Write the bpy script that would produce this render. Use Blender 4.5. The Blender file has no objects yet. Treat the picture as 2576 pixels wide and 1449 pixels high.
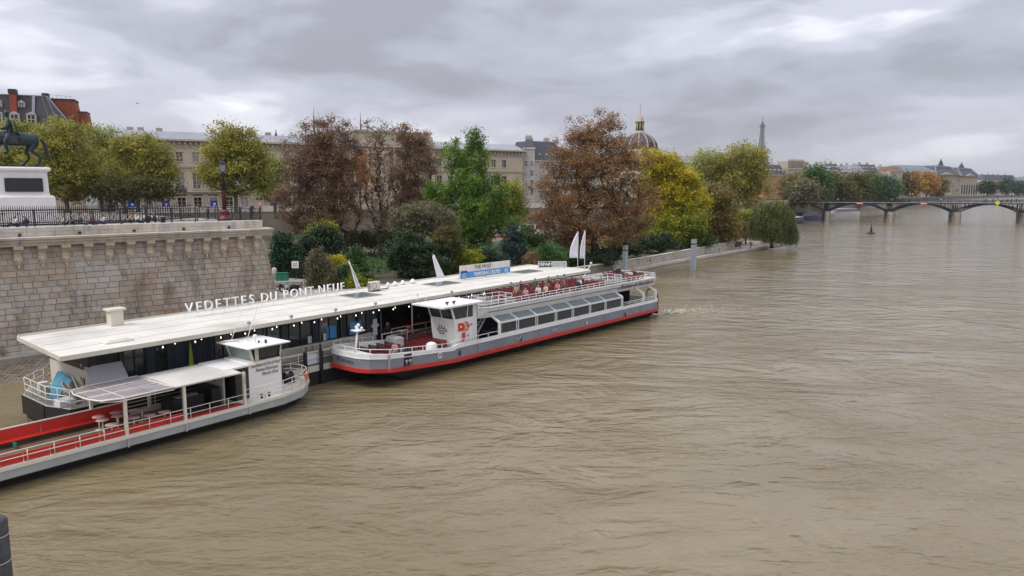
import bpy, bmesh, math, random
import numpy as np
from mathutils import Vector, Matrix
R = math.radians
scene = bpy.context.scene
# ------------------------------------------------------------------ camera
F_PX, CX, CY, YH, CAM_H = 1850.0, 1288.0, 724.5, 480.0, 13.0
PITCH = math.atan((CY - YH) / F_PX)
cam_data = bpy.data.cameras.new('camera')
cam = bpy.data.objects.new('camera', cam_data)
scene.collection.objects.link(cam)
cam.location = (0, 0, CAM_H)
cam.rotation_euler = (R(90) - PITCH, 0, 0)
cam_data.sensor_width = 36.0
cam_data.lens = 36.0 * F_PX / (2 * CX)
cam_data.clip_start = 0.3
cam_data.clip_end = 20000
scene.camera = cam
# ------------------------------------------------------------------ world
CLOUD_OFF = (3.3, 0.2, 0.3)
SUN_EL, SUN_AZ = R(52), R(-118)      # azimuth of the sun measured from +Y (view direction) clockwise
world = bpy.data.worlds.new('World')
scene.world = world
world.use_nodes = True
wn, wl = world.node_tree.nodes, world.node_tree.links
wn.clear()
def N(nt, t, **k):
    n = nt.new(t)
    for a, b in k.items():
        setattr(n, a, b)
    return n
w_out = N(wn, 'ShaderNodeOutputWorld')
sky = N(wn, 'ShaderNodeTexSky', sky_type='NISHITA', sun_disc=False, sun_elevation=SUN_EL, sun_rotation=SUN_AZ)
bg_sky = N(wn, 'ShaderNodeBackground'); bg_sky.inputs[1].default_value = 0.1
wl.new(sky.outputs[0], bg_sky.inputs[0])
tc = N(wn, 'ShaderNodeTexCoord')
def wmath(op, a, b=None, clamp=False):
    n = N(wn, 'ShaderNodeMath', operation=op, use_clamp=clamp)
    for i, v in enumerate((a, b)):
        if v is None: continue
        if isinstance(v, (int, float)): n.inputs[i].default_value = v
        else: wl.new(v, n.inputs[i])
    return n.outputs[0]
def cloud_noise(scale, detail, rough, rot, sc, off, dist=0.0):
    mp = N(wn, 'ShaderNodeMapping'); mp.inputs['Rotation'].default_value = (R(rot[0]), R(rot[1]), R(rot[2]))
    mp.inputs['Scale'].default_value = sc; mp.inputs['Location'].default_value = off
    wl.new(tc.outputs['Generated'], mp.inputs[0])
    nz = N(wn, 'ShaderNodeTexNoise'); nz.inputs['Scale'].default_value = scale
    nz.inputs['Detail'].default_value = detail; nz.inputs['Roughness'].default_value = rough
    nz.inputs['Distortion'].default_value = dist
    wl.new(mp.outputs[0], nz.inputs['Vector'])
    return nz.outputs['Fac']
n1 = cloud_noise(2.2, 4, 0.5, (0, 12, 0), (1.0, 1.0, 3.0), CLOUD_OFF, 0.35)
n2 = cloud_noise(6.0, 7, 0.56, (0, 10, 0), (0.9, 0.9, 2.8), (0.4, 5.2, 0), 0.5)
mixn = wmath('ADD', wmath('MULTIPLY', n1, 0.66), wmath('MULTIPLY', n2, 0.34))
ramp = N(wn, 'ShaderNodeValToRGB')
wl.new(mixn, ramp.inputs[0])
cr = ramp.color_ramp
cr.interpolation = 'EASE'
cr.elements[0].position = 0.37; cr.elements[0].color = (0.25, 0.255, 0.29, 1)
cr.elements[1].position = 0.70; cr.elements[1].color = (1.25, 1.25, 1.27, 1)
for p_, c_ in ((0.46, (0.34, 0.345, 0.40, 1)), (0.53, (0.45, 0.455, 0.52, 1)), (0.585, (0.63, 0.635, 0.69, 1)), (0.635, (0.86, 0.86, 0.90, 1))):
    e = cr.elements.new(p_); e.color = c_
# gain added toward the zenith, so overhead clouds light the scene more
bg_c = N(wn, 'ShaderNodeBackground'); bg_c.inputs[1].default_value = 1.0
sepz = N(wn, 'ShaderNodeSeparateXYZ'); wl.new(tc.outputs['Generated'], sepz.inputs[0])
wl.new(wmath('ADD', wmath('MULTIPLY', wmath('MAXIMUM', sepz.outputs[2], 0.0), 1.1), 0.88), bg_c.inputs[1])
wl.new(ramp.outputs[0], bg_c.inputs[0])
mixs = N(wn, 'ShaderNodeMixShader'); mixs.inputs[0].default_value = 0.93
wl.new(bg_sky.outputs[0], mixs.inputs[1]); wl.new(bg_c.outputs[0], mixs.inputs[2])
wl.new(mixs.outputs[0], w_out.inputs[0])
# ------------------------------------------------------------------ sun
sl = bpy.data.lights.new('sun', 'SUN'); sl.energy = 1.5; sl.angle = R(25); sl.color = (1.0, 0.95, 0.88)
sun = bpy.data.objects.new('sun', sl); scene.collection.objects.link(sun)
sd = Vector((math.sin(SUN_AZ) * math.cos(SUN_EL), math.cos(SUN_AZ) * math.cos(SUN_EL), math.sin(SUN_EL)))
sun.rotation_euler = sd.to_track_quat('Z', 'Y').to_euler()
sun.location = (0, 0, 60)
scene.view_settings.view_transform = 'Standard'
scene.view_settings.look = 'None'
scene.view_settings.gamma = 1.0
scene.view_settings.use_curve_mapping = False
scene.view_settings.exposure = 0.58
scene.cycles.max_bounces = 6
scene.cycles.diffuse_bounces = 2
scene.cycles.glossy_bounces = 3
scene.cycles.transmission_bounces = 4
scene.cycles.transparent_max_bounces = 6
COL = scene.collection

# ------------------------------------------------------------------ helpers
_c, _s = math.cos(PITCH), math.sin(PITCH)
def _ray(x, y):
    b = -(y - CY) / F_PX
    return ((x - CX) / F_PX, _c + _s * b, -_s + _c * b)
def G(x, y, z=0.0):
    """place on the level z that the survey sighting (x, y) falls on"""
    r = _ray(x, y); t = (z - CAM_H) / r[2]
    return Vector((r[0] * t, r[1] * t, z))
def V(x, y, Y):
    r = _ray(x, y); t = Y / r[1]
    return Vector((r[0] * t, Y, CAM_H + r[2] * t))

def tag(o, label=None, cat=None, group=None, kind=None):
    if label: o['label'] = label
    if cat: o['category'] = cat
    if group: o['group'] = group
    if kind: o['kind'] = kind
    return o
def empty(name, loc=(0, 0, 0), rz=0.0, label=None, cat=None, group=None):
    o = bpy.data.objects.new(name, None); COL.objects.link(o)
    o.location = loc; o.rotation_euler = (0, 0, rz); o.empty_display_size = 0.2
    return tag(o, label, cat, group)
def inst(name, data, parent=None, loc=(0, 0, 0), rot=(0, 0, 0), scale=(1, 1, 1)):
    o = bpy.data.objects.new(name, data); COL.objects.link(o)
    o.location = loc; o.rotation_euler = rot; o.scale = scale
    if parent: o.parent = parent
    return o
def kids(o):
    return [c for c in bpy.data.objects if c.parent == o]
def copy_tree(o, parent=None, cache=None):
    c = o.copy(); COL.objects.link(c); c.parent = parent
    for ch in (cache[o.name] if cache and o.name in cache else kids(o)):
        copy_tree(ch, c, cache)
    return c

class MB:
    """collects simple solids and links them as one mesh object"""
    def __init__(self): self.v = []; self.f = []; self.m = []; self.M = Matrix.Identity(4); self.mi = 0; self.sm = []
    def at(self, loc=(0, 0, 0), rz=0.0, rx=0.0, ry=0.0):
        self.M = Matrix.Translation(loc) @ Matrix.Rotation(rz, 4, 'Z') @ Matrix.Rotation(ry, 4, 'Y') @ Matrix.Rotation(rx, 4, 'X'); return self
    def mat(self, i): self.mi = i; return self
    def raw(self, vs, fs, smooth=False):
        b = len(self.v)
        self.v += [tuple(self.M @ Vector(p)) for p in vs]
        self.f += [tuple(b + i for i in f) for f in fs]
        self.m += [self.mi] * len(fs); self.sm += [smooth] * len(fs)
        return self
    def box(self, x0, x1, y0, y1, z0, z1):
        if x0 > x1: x0, x1 = x1, x0
        if y0 > y1: y0, y1 = y1, y0
        if z0 > z1: z0, z1 = z1, z0
        return self.raw([(x0, y0, z0), (x1, y0, z0), (x1, y1, z0), (x0, y1, z0), (x0, y0, z1), (x1, y0, z1), (x1, y1, z1), (x0, y1, z1)],
                        [(0, 3, 2, 1), (4, 5, 6, 7), (0, 1, 5, 4), (1, 2, 6, 5), (2, 3, 7, 6), (3, 0, 4, 7)])
    def bbox(self, x0, x1, y0, y1, z0, z1, b=0.02):
        """box with bevelled vertical edges and a chamfered top"""
        if x0 > x1: x0, x1 = x1, x0
        if y0 > y1: y0, y1 = y1, y0
        def ring(e, z):
            a = b + e
            return [(x0 + a, y0 + e, z), (x1 - a, y0 + e, z), (x1 - e, y0 + a, z), (x1 - e, y1 - a, z), (x1 - a, y1 - e, z), (x0 + a, y1 - e, z), (x0 + e, y1 - a, z), (x0 + e, y0 + a, z)]
        vs = ring(0, z0) + ring(0, z1 - b) + ring(b * 0.8, z1)
        fs = [tuple(reversed(range(8)))] + [(i, (i + 1) % 8, 8 + (i + 1) % 8, 8 + i) for i in range(8)] + [(8 + i, 8 + (i + 1) % 8, 16 + (i + 1) % 8, 16 + i) for i in range(8)] + [tuple(range(16, 24))]
        return self.raw(vs, fs)
    def prism(self, poly, z0, z1):
        """vertical prism over an (x, y) polygon given counter-clockwise; z0/z1 may be lists"""
        n = len(poly)
        a = z0 if isinstance(z0, (list, tuple)) else [z0] * n
        b = z1 if isinstance(z1, (list, tuple)) else [z1] * n
        vs = [(p[0], p[1], a[i]) for i, p in enumerate(poly)] + [(p[0], p[1], b[i]) for i, p in enumerate(poly)]
        fs = [tuple(reversed(range(n))), tuple(range(n, 2 * n))] + [(i, (i + 1) % n, n + (i + 1) % n, n + i) for i in range(n)]
        return self.raw(vs, fs)
    def extr(self, prof, x0, x1):
        """profile of (y, z) points extruded along x"""
        n = len(prof)
        vs = [(x0, p[0], p[1]) for p in prof] + [(x1, p[0], p[1]) for p in prof]
        fs = [tuple(range(n)), tuple(reversed(range(n, 2 * n)))] + [(i, n + i, n + (i + 1) % n, (i + 1) % n) for i in range(n)]
        return self.raw(vs, fs)
    def loft(self, rings, cap=True, smooth=False):
        n = len(rings[0]); vs = [p for r in rings for p in r]; fs = []
        for k in range(len(rings) - 1):
            for i in range(n):
                fs.append((k * n + i, k * n + (i + 1) % n, (k + 1) * n + (i + 1) % n, (k + 1) * n + i))
        if cap: fs += [tuple(reversed(range(n))), tuple(range((len(rings) - 1) * n, len(rings) * n))]
        return self.raw(vs, fs, smooth)
    def cyl(self, x, y, z0, z1, r, r1=None, n=10, smooth=True):
        r1 = r if r1 is None else r1
        return self.loft([[(x + rr * math.cos(2 * math.pi * i / n), y + rr * math.sin(2 * math.pi * i / n), z) for i in range(n)] for z, rr in ((z0, r), (z1, r1))], smooth=smooth)
    def lathe(self, prof, x=0, y=0, n=16, smooth=True):
        return self.loft([[(x + rr * math.cos(2 * math.pi * i / n), y + rr * math.sin(2 * math.pi * i / n), z) for i in range(n)] for rr, z in prof], smooth=smooth)
    def tube(self, pts, r, n=6, smooth=True, r_end=None):
        pts = [Vector(p) for p in pts]; rings = []
        up = None
        for i, p in enumerate(pts):
            d = ((pts[min(i + 1, len(pts) - 1)] - pts[max(i - 1, 0)])).normalized()
            if up is None: up = Vector((0, 0, 1)) if abs(d.z) < 0.9 else Vector((1, 0, 0))
            a = d.cross(up).normalized(); b = a.cross(d).normalized(); up = b
            rr = r[i] if isinstance(r, (list, tuple)) else (r if r_end is None else r + (r_end - r) * i / (len(pts) - 1))
            rings.append([tuple(p + a * math.cos(2 * math.pi * k / n) * rr + b * math.sin(2 * math.pi * k / n) * rr) for k in range(n)])
        return self.loft(rings, smooth=smooth)
    def bar(self, p, q, w=0.05, h=None):
        """square bar between two points"""
        h = w if h is None else h
        p, q = Vector(p), Vector(q); d = (q - p).normalized()
        up = Vector((0, 0, 1)) if abs(d.z) < 0.95 else Vector((0, 1, 0))
        a = d.cross(up).normalized() * w / 2; b = a.cross(d).normalized() * h / 2
        vs = [tuple(c + x * a + y * b) for c in (p, q) for x, y in ((-1, -1), (1, -1), (1, 1), (-1, 1))]
        return self.raw(vs, [(0, 1, 2, 3), (7, 6, 5, 4), (0, 4, 5, 1), (1, 5, 6, 2), (2, 6, 7, 3), (3, 7, 4, 0)])
    def torus(self, c, R0, r, axis='Y', n=16, m=6):
        rings = []
        for i in range(n):
            t = 2 * math.pi * i / n; ring = []
            for k in range(m):
                q = 2 * math.pi * k / m; rad = R0 + r * math.cos(q); h = r * math.sin(q)
                a, b = rad * math.cos(t), rad * math.sin(t)
                ring.append({'Z': (c[0] + a, c[1] + b, c[2] + h), 'Y': (c[0] + a, c[1] + h, c[2] + b), 'X': (c[0] + h, c[1] + a, c[2] + b)}[axis])
            rings.append(ring)
        rings.append(rings[0])
        return self.loft(rings, cap=False, smooth=True)
    def mesh(self, name, mats):
        me = bpy.data.meshes.new(name)
        me.from_pydata(self.v, [], self.f)
        for m in (mats if isinstance(mats, (list, tuple)) else [mats]): me.materials.append(m)
        me.polygons.foreach_set('material_index', self.m)
        me.polygons.foreach_set('use_smooth', self.sm)
        bm = bmesh.new(); bm.from_mesh(me); bmesh.ops.recalc_face_normals(bm, faces=bm.faces); bm.to_mesh(me); bm.free()
        me.update()
        return me
    def build(self, name, mats, parent=None, loc=(0, 0, 0), rz=0.0):
        return inst(name, self.mesh(name, mats), parent, loc, (0, 0, rz))

def np_mesh(name, co, faces_n, mats, smooth=False, mat_idx=None):
    """fast quad/tri mesh: co (V,3), faces_n (F,k)"""
    me = bpy.data.meshes.new(name)
    nf, k = faces_n.shape
    me.vertices.add(len(co)); me.vertices.foreach_set('co', np.asarray(co, np.float32).ravel())
    me.loops.add(nf * k); me.loops.foreach_set('vertex_index', faces_n.astype(np.int32).ravel())
    me.polygons.add(nf); me.polygons.foreach_set('loop_start', np.arange(nf, dtype=np.int32) * k)
    for m in (mats if isinstance(mats, (list, tuple)) else [mats]): me.materials.append(m)
    if mat_idx is not None: me.polygons.foreach_set('material_index', np.asarray(mat_idx, np.int32))
    me.polygons.foreach_set('use_smooth', np.full(nf, smooth))
    me.update(calc_edges=True); me.validate()
    return me

# ------------------------------------------------------------------ materials
def mat(name, col, rough=0.6, var=0.0, vscale=2.0, metal=0.0, bump=0.0, bscale=20.0, col2=None, stain=0.0, coat=0.0, spec=0.5, stretch=None, emit=0.0, alpha=None, coords='Object'):
    m = bpy.data.materials.new(name); m.use_nodes = True
    nt, ln = m.node_tree.nodes, m.node_tree.links
    b = nt['Principled BSDF']
    b.inputs['Base Color'].default_value = (*col, 1); b.inputs['Roughness'].default_value = rough
    b.inputs['Metallic'].default_value = metal; b.inputs['Specular IOR Level'].default_value = spec
    if coat: b.inputs['Coat Weight'].default_value = coat
    if emit: b.inputs['Emission Color'].default_value = (*col, 1); b.inputs['Emission Strength'].default_value = emit
    if alpha is not None: b.inputs['Alpha'].default_value = alpha
    t = N(nt, 'ShaderNodeTexCoord'); src = t.outputs[coords]
    if stretch:
        mp = N(nt, 'ShaderNodeMapping'); mp.inputs['Scale'].default_value = stretch; ln.new(src, mp.inputs[0]); src = mp.outputs[0]
    cur = None
    if var or col2 or stain:
        nz = N(nt, 'ShaderNodeTexNoise'); nz.inputs['Scale'].default_value = vscale; nz.inputs['Detail'].default_value = 6; nz.inputs['Roughness'].default_value = 0.6
        ln.new(src, nz.inputs['Vector'])
        rp = N(nt, 'ShaderNodeMapRange'); rp.inputs[1].default_value = 0.3; rp.inputs[2].default_value = 0.7
        ln.new(nz.outputs['Fac'], rp.inputs[0])
        mx = N(nt, 'ShaderNodeMix', data_type='RGBA')
        c2 = col2 or tuple(c * (1 - var) for c in col); c1 = col if col2 else tuple(min(1, c * (1 + var * 0.6)) for c in col)
        mx.inputs['A'].default_value = (*c1, 1); mx.inputs['B'].default_value = (*c2, 1)
        ln.new(rp.outputs[0], mx.inputs['Factor']); cur = mx.outputs['Result']
        # slight difference from object to object
        oi = N(nt, 'ShaderNodeObjectInfo')
        if stain:
            n3 = N(nt, 'ShaderNodeTexNoise'); n3.inputs['Scale'].default_value = vscale * 0.35; n3.inputs['Detail'].default_value = 8
            mp2 = N(nt, 'ShaderNodeMapping'); mp2.inputs['Scale'].default_value = (1, 1, 0.3); ln.new(src, mp2.inputs[0]); ln.new(mp2.outputs[0], n3.inputs['Vector'])
            r3 = N(nt, 'ShaderNodeMapRange'); r3.inputs[1].default_value = 0.52; r3.inputs[2].default_value = 0.75; ln.new(n3.outputs['Fac'], r3.inputs[0])
            ml = N(nt, 'ShaderNodeMath', operation='MULTIPLY'); ml.inputs[1].default_value = stain; ln.new(r3.outputs[0], ml.inputs[0])
            m3 = N(nt, 'ShaderNodeMix', data_type='RGBA'); m3.inputs['B'].default_value = (*[c * 0.25 for c in col], 1)
            ln.new(ml.outputs[0], m3.inputs['Factor']); ln.new(cur, m3.inputs['A']); cur = m3.outputs['Result']
        ln.new(cur, b.inputs['Base Color'])
    if bump:
        nb = N(nt, 'ShaderNodeTexNoise'); nb.inputs['Scale'].default_value = bscale; nb.inputs['Detail'].default_value = 5; ln.new(src, nb.inputs['Vector'])
        bp = N(nt, 'ShaderNodeBump'); bp.inputs['Strength'].default_value = bump; bp.inputs['Distance'].default_value = 0.02
        ln.new(nb.outputs['Fac'], bp.inputs['Height']); ln.new(bp.outputs[0], b.inputs['Normal'])
    return m
def obj_var(m, amt, sat=.45):
    """each object wearing this material gets its own shade"""
    nt, ln = m.node_tree.nodes, m.node_tree.links; b = nt['Principled BSDF']
    oi = N(nt, 'ShaderNodeObjectInfo')
    link = b.inputs['Base Color'].links
    hs = N(nt, 'ShaderNodeHueSaturation')
    if link: ln.new(link[0].from_socket, hs.inputs['Color'])
    else: hs.inputs['Color'].default_value = b.inputs['Base Color'].default_value
    r1 = N(nt, 'ShaderNodeMapRange'); r1.inputs[3].default_value = 1 - amt; r1.inputs[4].default_value = 1 + amt * 0.7
    gi = N(nt, 'ShaderNodeNewGeometry'); sm = N(nt, 'ShaderNodeMath', operation='ADD'); fr_ = N(nt, 'ShaderNodeMath', operation='FRACT')
    ln.new(oi.outputs['Random'], sm.inputs[0]); ln.new(gi.outputs['Random Per Island'], sm.inputs[1]); ln.new(sm.outputs[0], fr_.inputs[0])
    ln.new(fr_.outputs[0], r1.inputs[0]); ln.new(r1.outputs[0], hs.inputs['Value'])
    w = N(nt, 'ShaderNodeMath', operation='FRACT'); w2 = N(nt, 'ShaderNodeMath', operation='MULTIPLY'); w2.inputs[1].default_value = 17.3
    ln.new(fr_.outputs[0], w2.inputs[0]); ln.new(w2.outputs[0], w.inputs[0])
    r2 = N(nt, 'ShaderNodeMapRange'); r2.inputs[3].default_value = 1 - sat; r2.inputs[4].default_value = 1 + sat; ln.new(w.outputs[0], r2.inputs[0]); ln.new(r2.outputs[0], hs.inputs['Saturation'])
    ln.new(hs.outputs[0], b.inputs['Base Color'])
    return m
def leaf_mat(name, cols, scale=0.12, trans=0.35):
    """foliage: colour varies leaf by leaf and clump by clump"""
    m = bpy.data.materials.new(name); m.use_nodes = True
    nt, ln = m.node_tree.nodes, m.node_tree.links
    nt.clear()
    out = N(nt, 'ShaderNodeOutputMaterial')
    geo = N(nt, 'ShaderNodeNewGeometry'); t = N(nt, 'ShaderNodeTexCoord')
    nz = N(nt, 'ShaderNodeTexNoise'); nz.inputs['Scale'].default_value = scale * 3; nz.inputs['Detail'].default_value = 3
    ln.new(t.outputs['Object'], nz.inputs['Vector'])
    ad = N(nt, 'ShaderNodeMath', operation='MULTIPLY_ADD'); ad.inputs[1].default_value = 0.45; ln.new(geo.outputs['Random Per Island'], ad.inputs[0])
    mr = N(nt, 'ShaderNodeMapRange'); mr.inputs[1].default_value = 0.3; mr.inputs[2].default_value = 0.7; mr.inputs[4].default_value = 0.55; ln.new(nz.outputs['Fac'], mr.inputs[0])
    ln.new(mr.outputs[0], ad.inputs[2])
    rp = N(nt, 'ShaderNodeValToRGB'); ln.new(ad.outputs[0], rp.inputs[0])
    el = rp.color_ramp.elements
    k = len(cols)
    for i, c in enumerate(cols):
        p = 0.08 + 0.84 * i / (k - 1)
        if i == 0: el[0].position = p; el[0].color = (*c, 1)
        elif i == k - 1: el[-1].position = p; el[-1].color = (*c, 1)
        else: e = el.new(p); e.color = (*c, 1)
    d = N(nt, 'ShaderNodeBsdfPrincipled'); d.inputs['Roughness'].default_value = 0.55; d.inputs['Specular IOR Level'].default_value = 0.25
    tr = N(nt, 'ShaderNodeBsdfTranslucent'); mx = N(nt, 'ShaderNodeMixShader'); mx.inputs[0].default_value = trans
    ln.new(rp.outputs[0], d.inputs['Base Color']); ln.new(rp.outputs[0], tr.inputs[0])
    ln.new(d.outputs[0], mx.inputs[1]); ln.new(tr.outputs[0], mx.inputs[2]); ln.new(mx.outputs[0], out.inputs[0])
    return m
def glass_mat(name, tint=(0.02, 0.03, 0.035), rough=0.06, see=0.0):
    m = bpy.data.materials.new(name); m.use_nodes = True
    nt, ln = m.node_tree.nodes, m.node_tree.links
    b = nt['Principled BSDF']; b.inputs['Base Color'].default_value = (*tint, 1); b.inputs['Roughness'].default_value = rough; b.inputs['Specular IOR Level'].default_value = 0.8
    if see:
        tr = N(nt, 'ShaderNodeBsdfTransparent'); tr.inputs[0].default_value = (0.86, 0.92, 0.9, 1)
        mx = N(nt, 'ShaderNodeMixShader'); mx.inputs[0].default_value = see
        ln.new(b.outputs[0], mx.inputs[1]); ln.new(tr.outputs[0], mx.inputs[2]); ln.new(mx.outputs[0], nt['Material Output'].inputs[0])
    return m

def world_stain(m, dark=0.5, scale=0.16, tint=(0.35, 0.225, 0.13)):
    nt, ln = m.node_tree.nodes, m.node_tree.links; b = nt['Principled BSDF']; src = b.inputs['Base Color'].links[0].from_socket
    g = N(nt, 'ShaderNodeNewGeometry')
    for k, (sc, col, lo, hi, amt) in enumerate(((scale, tint, .5, .68, dark), (scale * 3.2, (0.10, 0.085, 0.07), .50, .70, dark * 1.1), (scale * 1.7, (0.56, 0.53, 0.48), .48, .66, dark * .7))):
        mp = N(nt, 'ShaderNodeMapping'); mp.inputs['Location'].default_value = (k * 7.3, 2.1, 0); mp.inputs['Scale'].default_value = (1, 1, (1.3, .35, 1.0)[k]); ln.new(g.outputs['Position'], mp.inputs[0])
        nz = N(nt, 'ShaderNodeTexNoise'); nz.inputs['Scale'].default_value = sc; nz.inputs['Detail'].default_value = 7; nz.inputs['Roughness'].default_value = .65; ln.new(mp.outputs[0], nz.inputs['Vector'])
        mr = N(nt, 'ShaderNodeMapRange'); mr.inputs[1].default_value = lo; mr.inputs[2].default_value = hi; mr.inputs[4].default_value = amt; ln.new(nz.outputs['Fac'], mr.inputs[0])
        mx = N(nt, 'ShaderNodeMix', data_type='RGBA'); mx.inputs['B'].default_value = (*col, 1); ln.new(mr.outputs[0], mx.inputs['Factor']); ln.new(src, mx.inputs['A']); src = mx.outputs['Result']
    ln.new(src, b.inputs['Base Color']); return m
M = {}
M['white'] = mat('white_paint', (0.84, 0.83, 0.81), 0.35, 0.06, 1.5, stain=0.2)
M['roofwhite'] = mat('cream_roof', (0.69, 0.665, 0.60), 0.5, 0.12, 0.45, stain=0.5, bump=0.25, bscale=3)
M['cream'] = mat('cream_wall', (0.62, 0.58, 0.48), 0.6, 0.08, 0.8, stain=0.2)
M['rail'] = mat('cream_rail', (0.72, 0.68, 0.58), 0.4, 0.05, 3)
M['grey_hull'] = mat('grey_hull', (0.23, 0.255, 0.29), 0.3, 0.14, 0.8, stain=0.3)
M['red_rub'] = mat('red_rubrail', (0.60, 0.05, 0.04), 0.45, 0.2, 1.2, stain=0.3)
M['red_panel'] = mat('red_panel', (0.55, 0.03, 0.02), 0.4, 0.15, 1.5, stain=0.1)
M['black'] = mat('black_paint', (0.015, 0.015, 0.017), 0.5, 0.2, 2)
M['darkhull'] = mat('dark_hull', (0.02, 0.019, 0.018), 0.55, 0.3, 1.5)
M['navywall'] = mat('navy_cladding', (0.030, 0.045, 0.070), 0.5, 0.2, 0.7, stretch=(6, 1, 0.3))
M['darkbrown'] = mat('dark_fascia', (0.045, 0.032, 0.028), 0.55, 0.2, 1.0)
M['deck'] = mat('grey_deck', (0.22, 0.21, 0.20), 0.6, 0.2, 1.2, stain=0.3)
M['deckbrown'] = mat('brown_deck', (0.17, 0.12, 0.08), 0.35, 0.25, 0.9, stain=0.3)
M['seat'] = mat('maroon_slat', (0.16, 0.022, 0.022), 0.45, 0.2, 3)
M['seatpost'] = mat('seat_leg', (0.05, 0.03, 0.03), 0.5)
M['steel'] = mat('galvanised', (0.45, 0.47, 0.48), 0.4, 0.15, 3, metal=0.6)
M['palehull'] = mat('pale_hull', (0.44, 0.47, 0.46), 0.45, 0.12, 0.8, stain=0.3)
M['bluesteel'] = mat('pale_blue_steel', (0.40, 0.44, 0.47), 0.5, 0.15, 1.0, stain=0.25)
M['glass'] = glass_mat('dark_glass')
M['glass_see'] = glass_mat('tinted_glass', (0.30, 0.36, 0.36), 0.05, 0.45)
M['solar'] = mat('solar_cells', (0.36, 0.33, 0.34), 0.25, 0.2, 1.5, spec=0.7)
M['glass_side'] = glass_mat('side_glass', (0.07, 0.085, 0.09), 0.05, 0.5)
M['orange'] = mat('orange_buoy', (0.75, 0.13, 0.03), 0.5)
M['brightred'] = mat('bright_red', (0.70, 0.04, 0.02), 0.45)
M['blue'] = mat('poster_blue', (0.02, 0.04, 0.35), 0.5, 0.3, 2)
M['tarp'] = mat('blue_tarp', (0.08, 0.30, 0.45), 0.5, 0.3, 1.5)
M['stone'] = mat('ashlar', (0.50, 0.43, 0.345), 0.85, 0.22, 1.3, bump=0.5, bscale=6, col2=(0.38, 0.33, 0.27), stain=0.3)
obj_var(M['stone'], 0.15, sat=.3)
world_stain(M['stone'], .8, .22)
M['joint'] = world_stain(mat('mortar', (0.20, 0.17, 0.145), 0.95, 0.2, 2), .5)
M['stone_up'] = world_stain(obj_var(mat('frieze_stone', (0.58, 0.49, 0.385), 0.85, 0.22, 1.3, bump=0.4, bscale=6, col2=(0.46, 0.38, 0.30), stain=0.3), .08, sat=.2), .35)
M['stone_light'] = world_stain(mat('pale_limestone', (0.62, 0.56, 0.48), 0.8, 0.12, 1.2, bump=0.3, bscale=6, stain=0.5), .38, .5, (.30, .25, .20))
M['textbrown'] = mat('faded_lettering', (0.30, 0.25, 0.22), 0.6)
M['corbel'] = mat('weathered_limestone', (0.60, 0.50, 0.37), 0.85, 0.3, 2.5, bump=0.6, bscale=8, stain=0.45)
M['marble'] = mat('white_marble', (0.78, 0.74, 0.72), 0.5, 0.05, 1.0, stain=0.06)
M['bronze'] = mat('bronze_patina', (0.018, 0.021, 0.023), 0.4, 0.3, 2.0, metal=0.3, col2=(0.022, 0.055, 0.062), bump=0.3, bscale=6)
M['relief'] = mat('dark_relief', (0.03, 0.028, 0.035), 0.6, 0.5, 8, bump=1.0, bscale=14)
M['iron'] = mat('black_iron', (0.018, 0.019, 0.022), 0.5)
M['pave'] = mat('pale_paving', (0.33, 0.31, 0.29), 0.8, 0.12, 0.6, stain=0.2)
M['cobble'] = mat('cobbles', (0.20, 0.165, 0.12), 0.8, 0.3, 2, bump=0.8, bscale=4, stain=0.3)
obj_var(M['cobble'], 0.25)
M['street'] = mat('street_surface', (0.13, 0.125, 0.12), 0.85, 0.2, 0.05)
M['soil'] = mat('garden_soil', (0.09, 0.075, 0.05), 0.95, 0.3, 0.5, col2=(0.05, 0.06, 0.03))
M['quay'] = mat('quay_stone', (0.33, 0.29, 0.245), 0.85, 0.2, 0.8, bump=0.4, bscale=3, stain=0.35)
M['palace'] = mat('palace_stone', (0.56, 0.47, 0.355), 0.8, 0.10, 0.35, bump=0.2, bscale=3, stain=0.25)
M['palace_dark'] = mat('palace_cornice', (0.42, 0.36, 0.29), 0.8, 0.15, 0.5, stain=0.4)
M['zinc'] = mat('zinc_roof', (0.26, 0.28, 0.31), 0.45, 0.12, 0.3, stain=0.15)
M['slate'] = mat('slate', (0.038, 0.033, 0.036), 0.6, 0.25, 0.8, stain=0.2)
M['slate_blue'] = mat('slate_blue', (0.060, 0.063, 0.088), 0.55, 0.2, 0.2)
M['brick'] = mat('chimney_brick', (0.30, 0.075, 0.038), 0.85, 0.2, 1.5, stain=0.2)
M['winframe'] = mat('window_paint', (0.62, 0.60, 0.54), 0.5)
M['windark'] = glass_mat('window_dark', (0.012, 0.012, 0.015), 0.12)
M['bark'] = mat('bark', (0.050, 0.036, 0.028), 0.9, 0.35, 2, bump=0.6, bscale=8)
M['bark_grey'] = mat('grey_bark', (0.13, 0.115, 0.09), 0.9, 0.35, 1.5)
M['gold'] = mat('gilding', (0.40, 0.35, 0.23), 0.55, 0.15, 1.0)
M['eiffel'] = mat('tower_paint', (0.085, 0.075, 0.085), 0.7)
M['orange_wall'] = mat('ochre_render', (0.60, 0.30, 0.15), 0.8, 0.1, 0.2)
M['grey_wall'] = mat('pale_render', (0.50, 0.47, 0.42), 0.8, 0.1, 0.1, stain=0.15)
M['grey_wall2'] = mat('warm_render', (0.43, 0.37, 0.29), 0.8, 0.12, 0.1, stain=0.15)
M['green_roof'] = mat('blue_green_roof', (0.12, 0.17, 0.21), 0.5, 0.15, 0.1)
M['red_tile'] = mat('red_tiles', (0.22, 0.11, 0.085), 0.8, 0.2, 0.2)
M['skin'] = mat('skin', (0.42, 0.25, 0.18), 0.6)
M['green'] = mat('green_paint', (0.02, 0.18, 0.10), 0.5)
M['lime'] = mat('lime_canvas', (0.35, 0.45, 0.03), 0.6)
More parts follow.
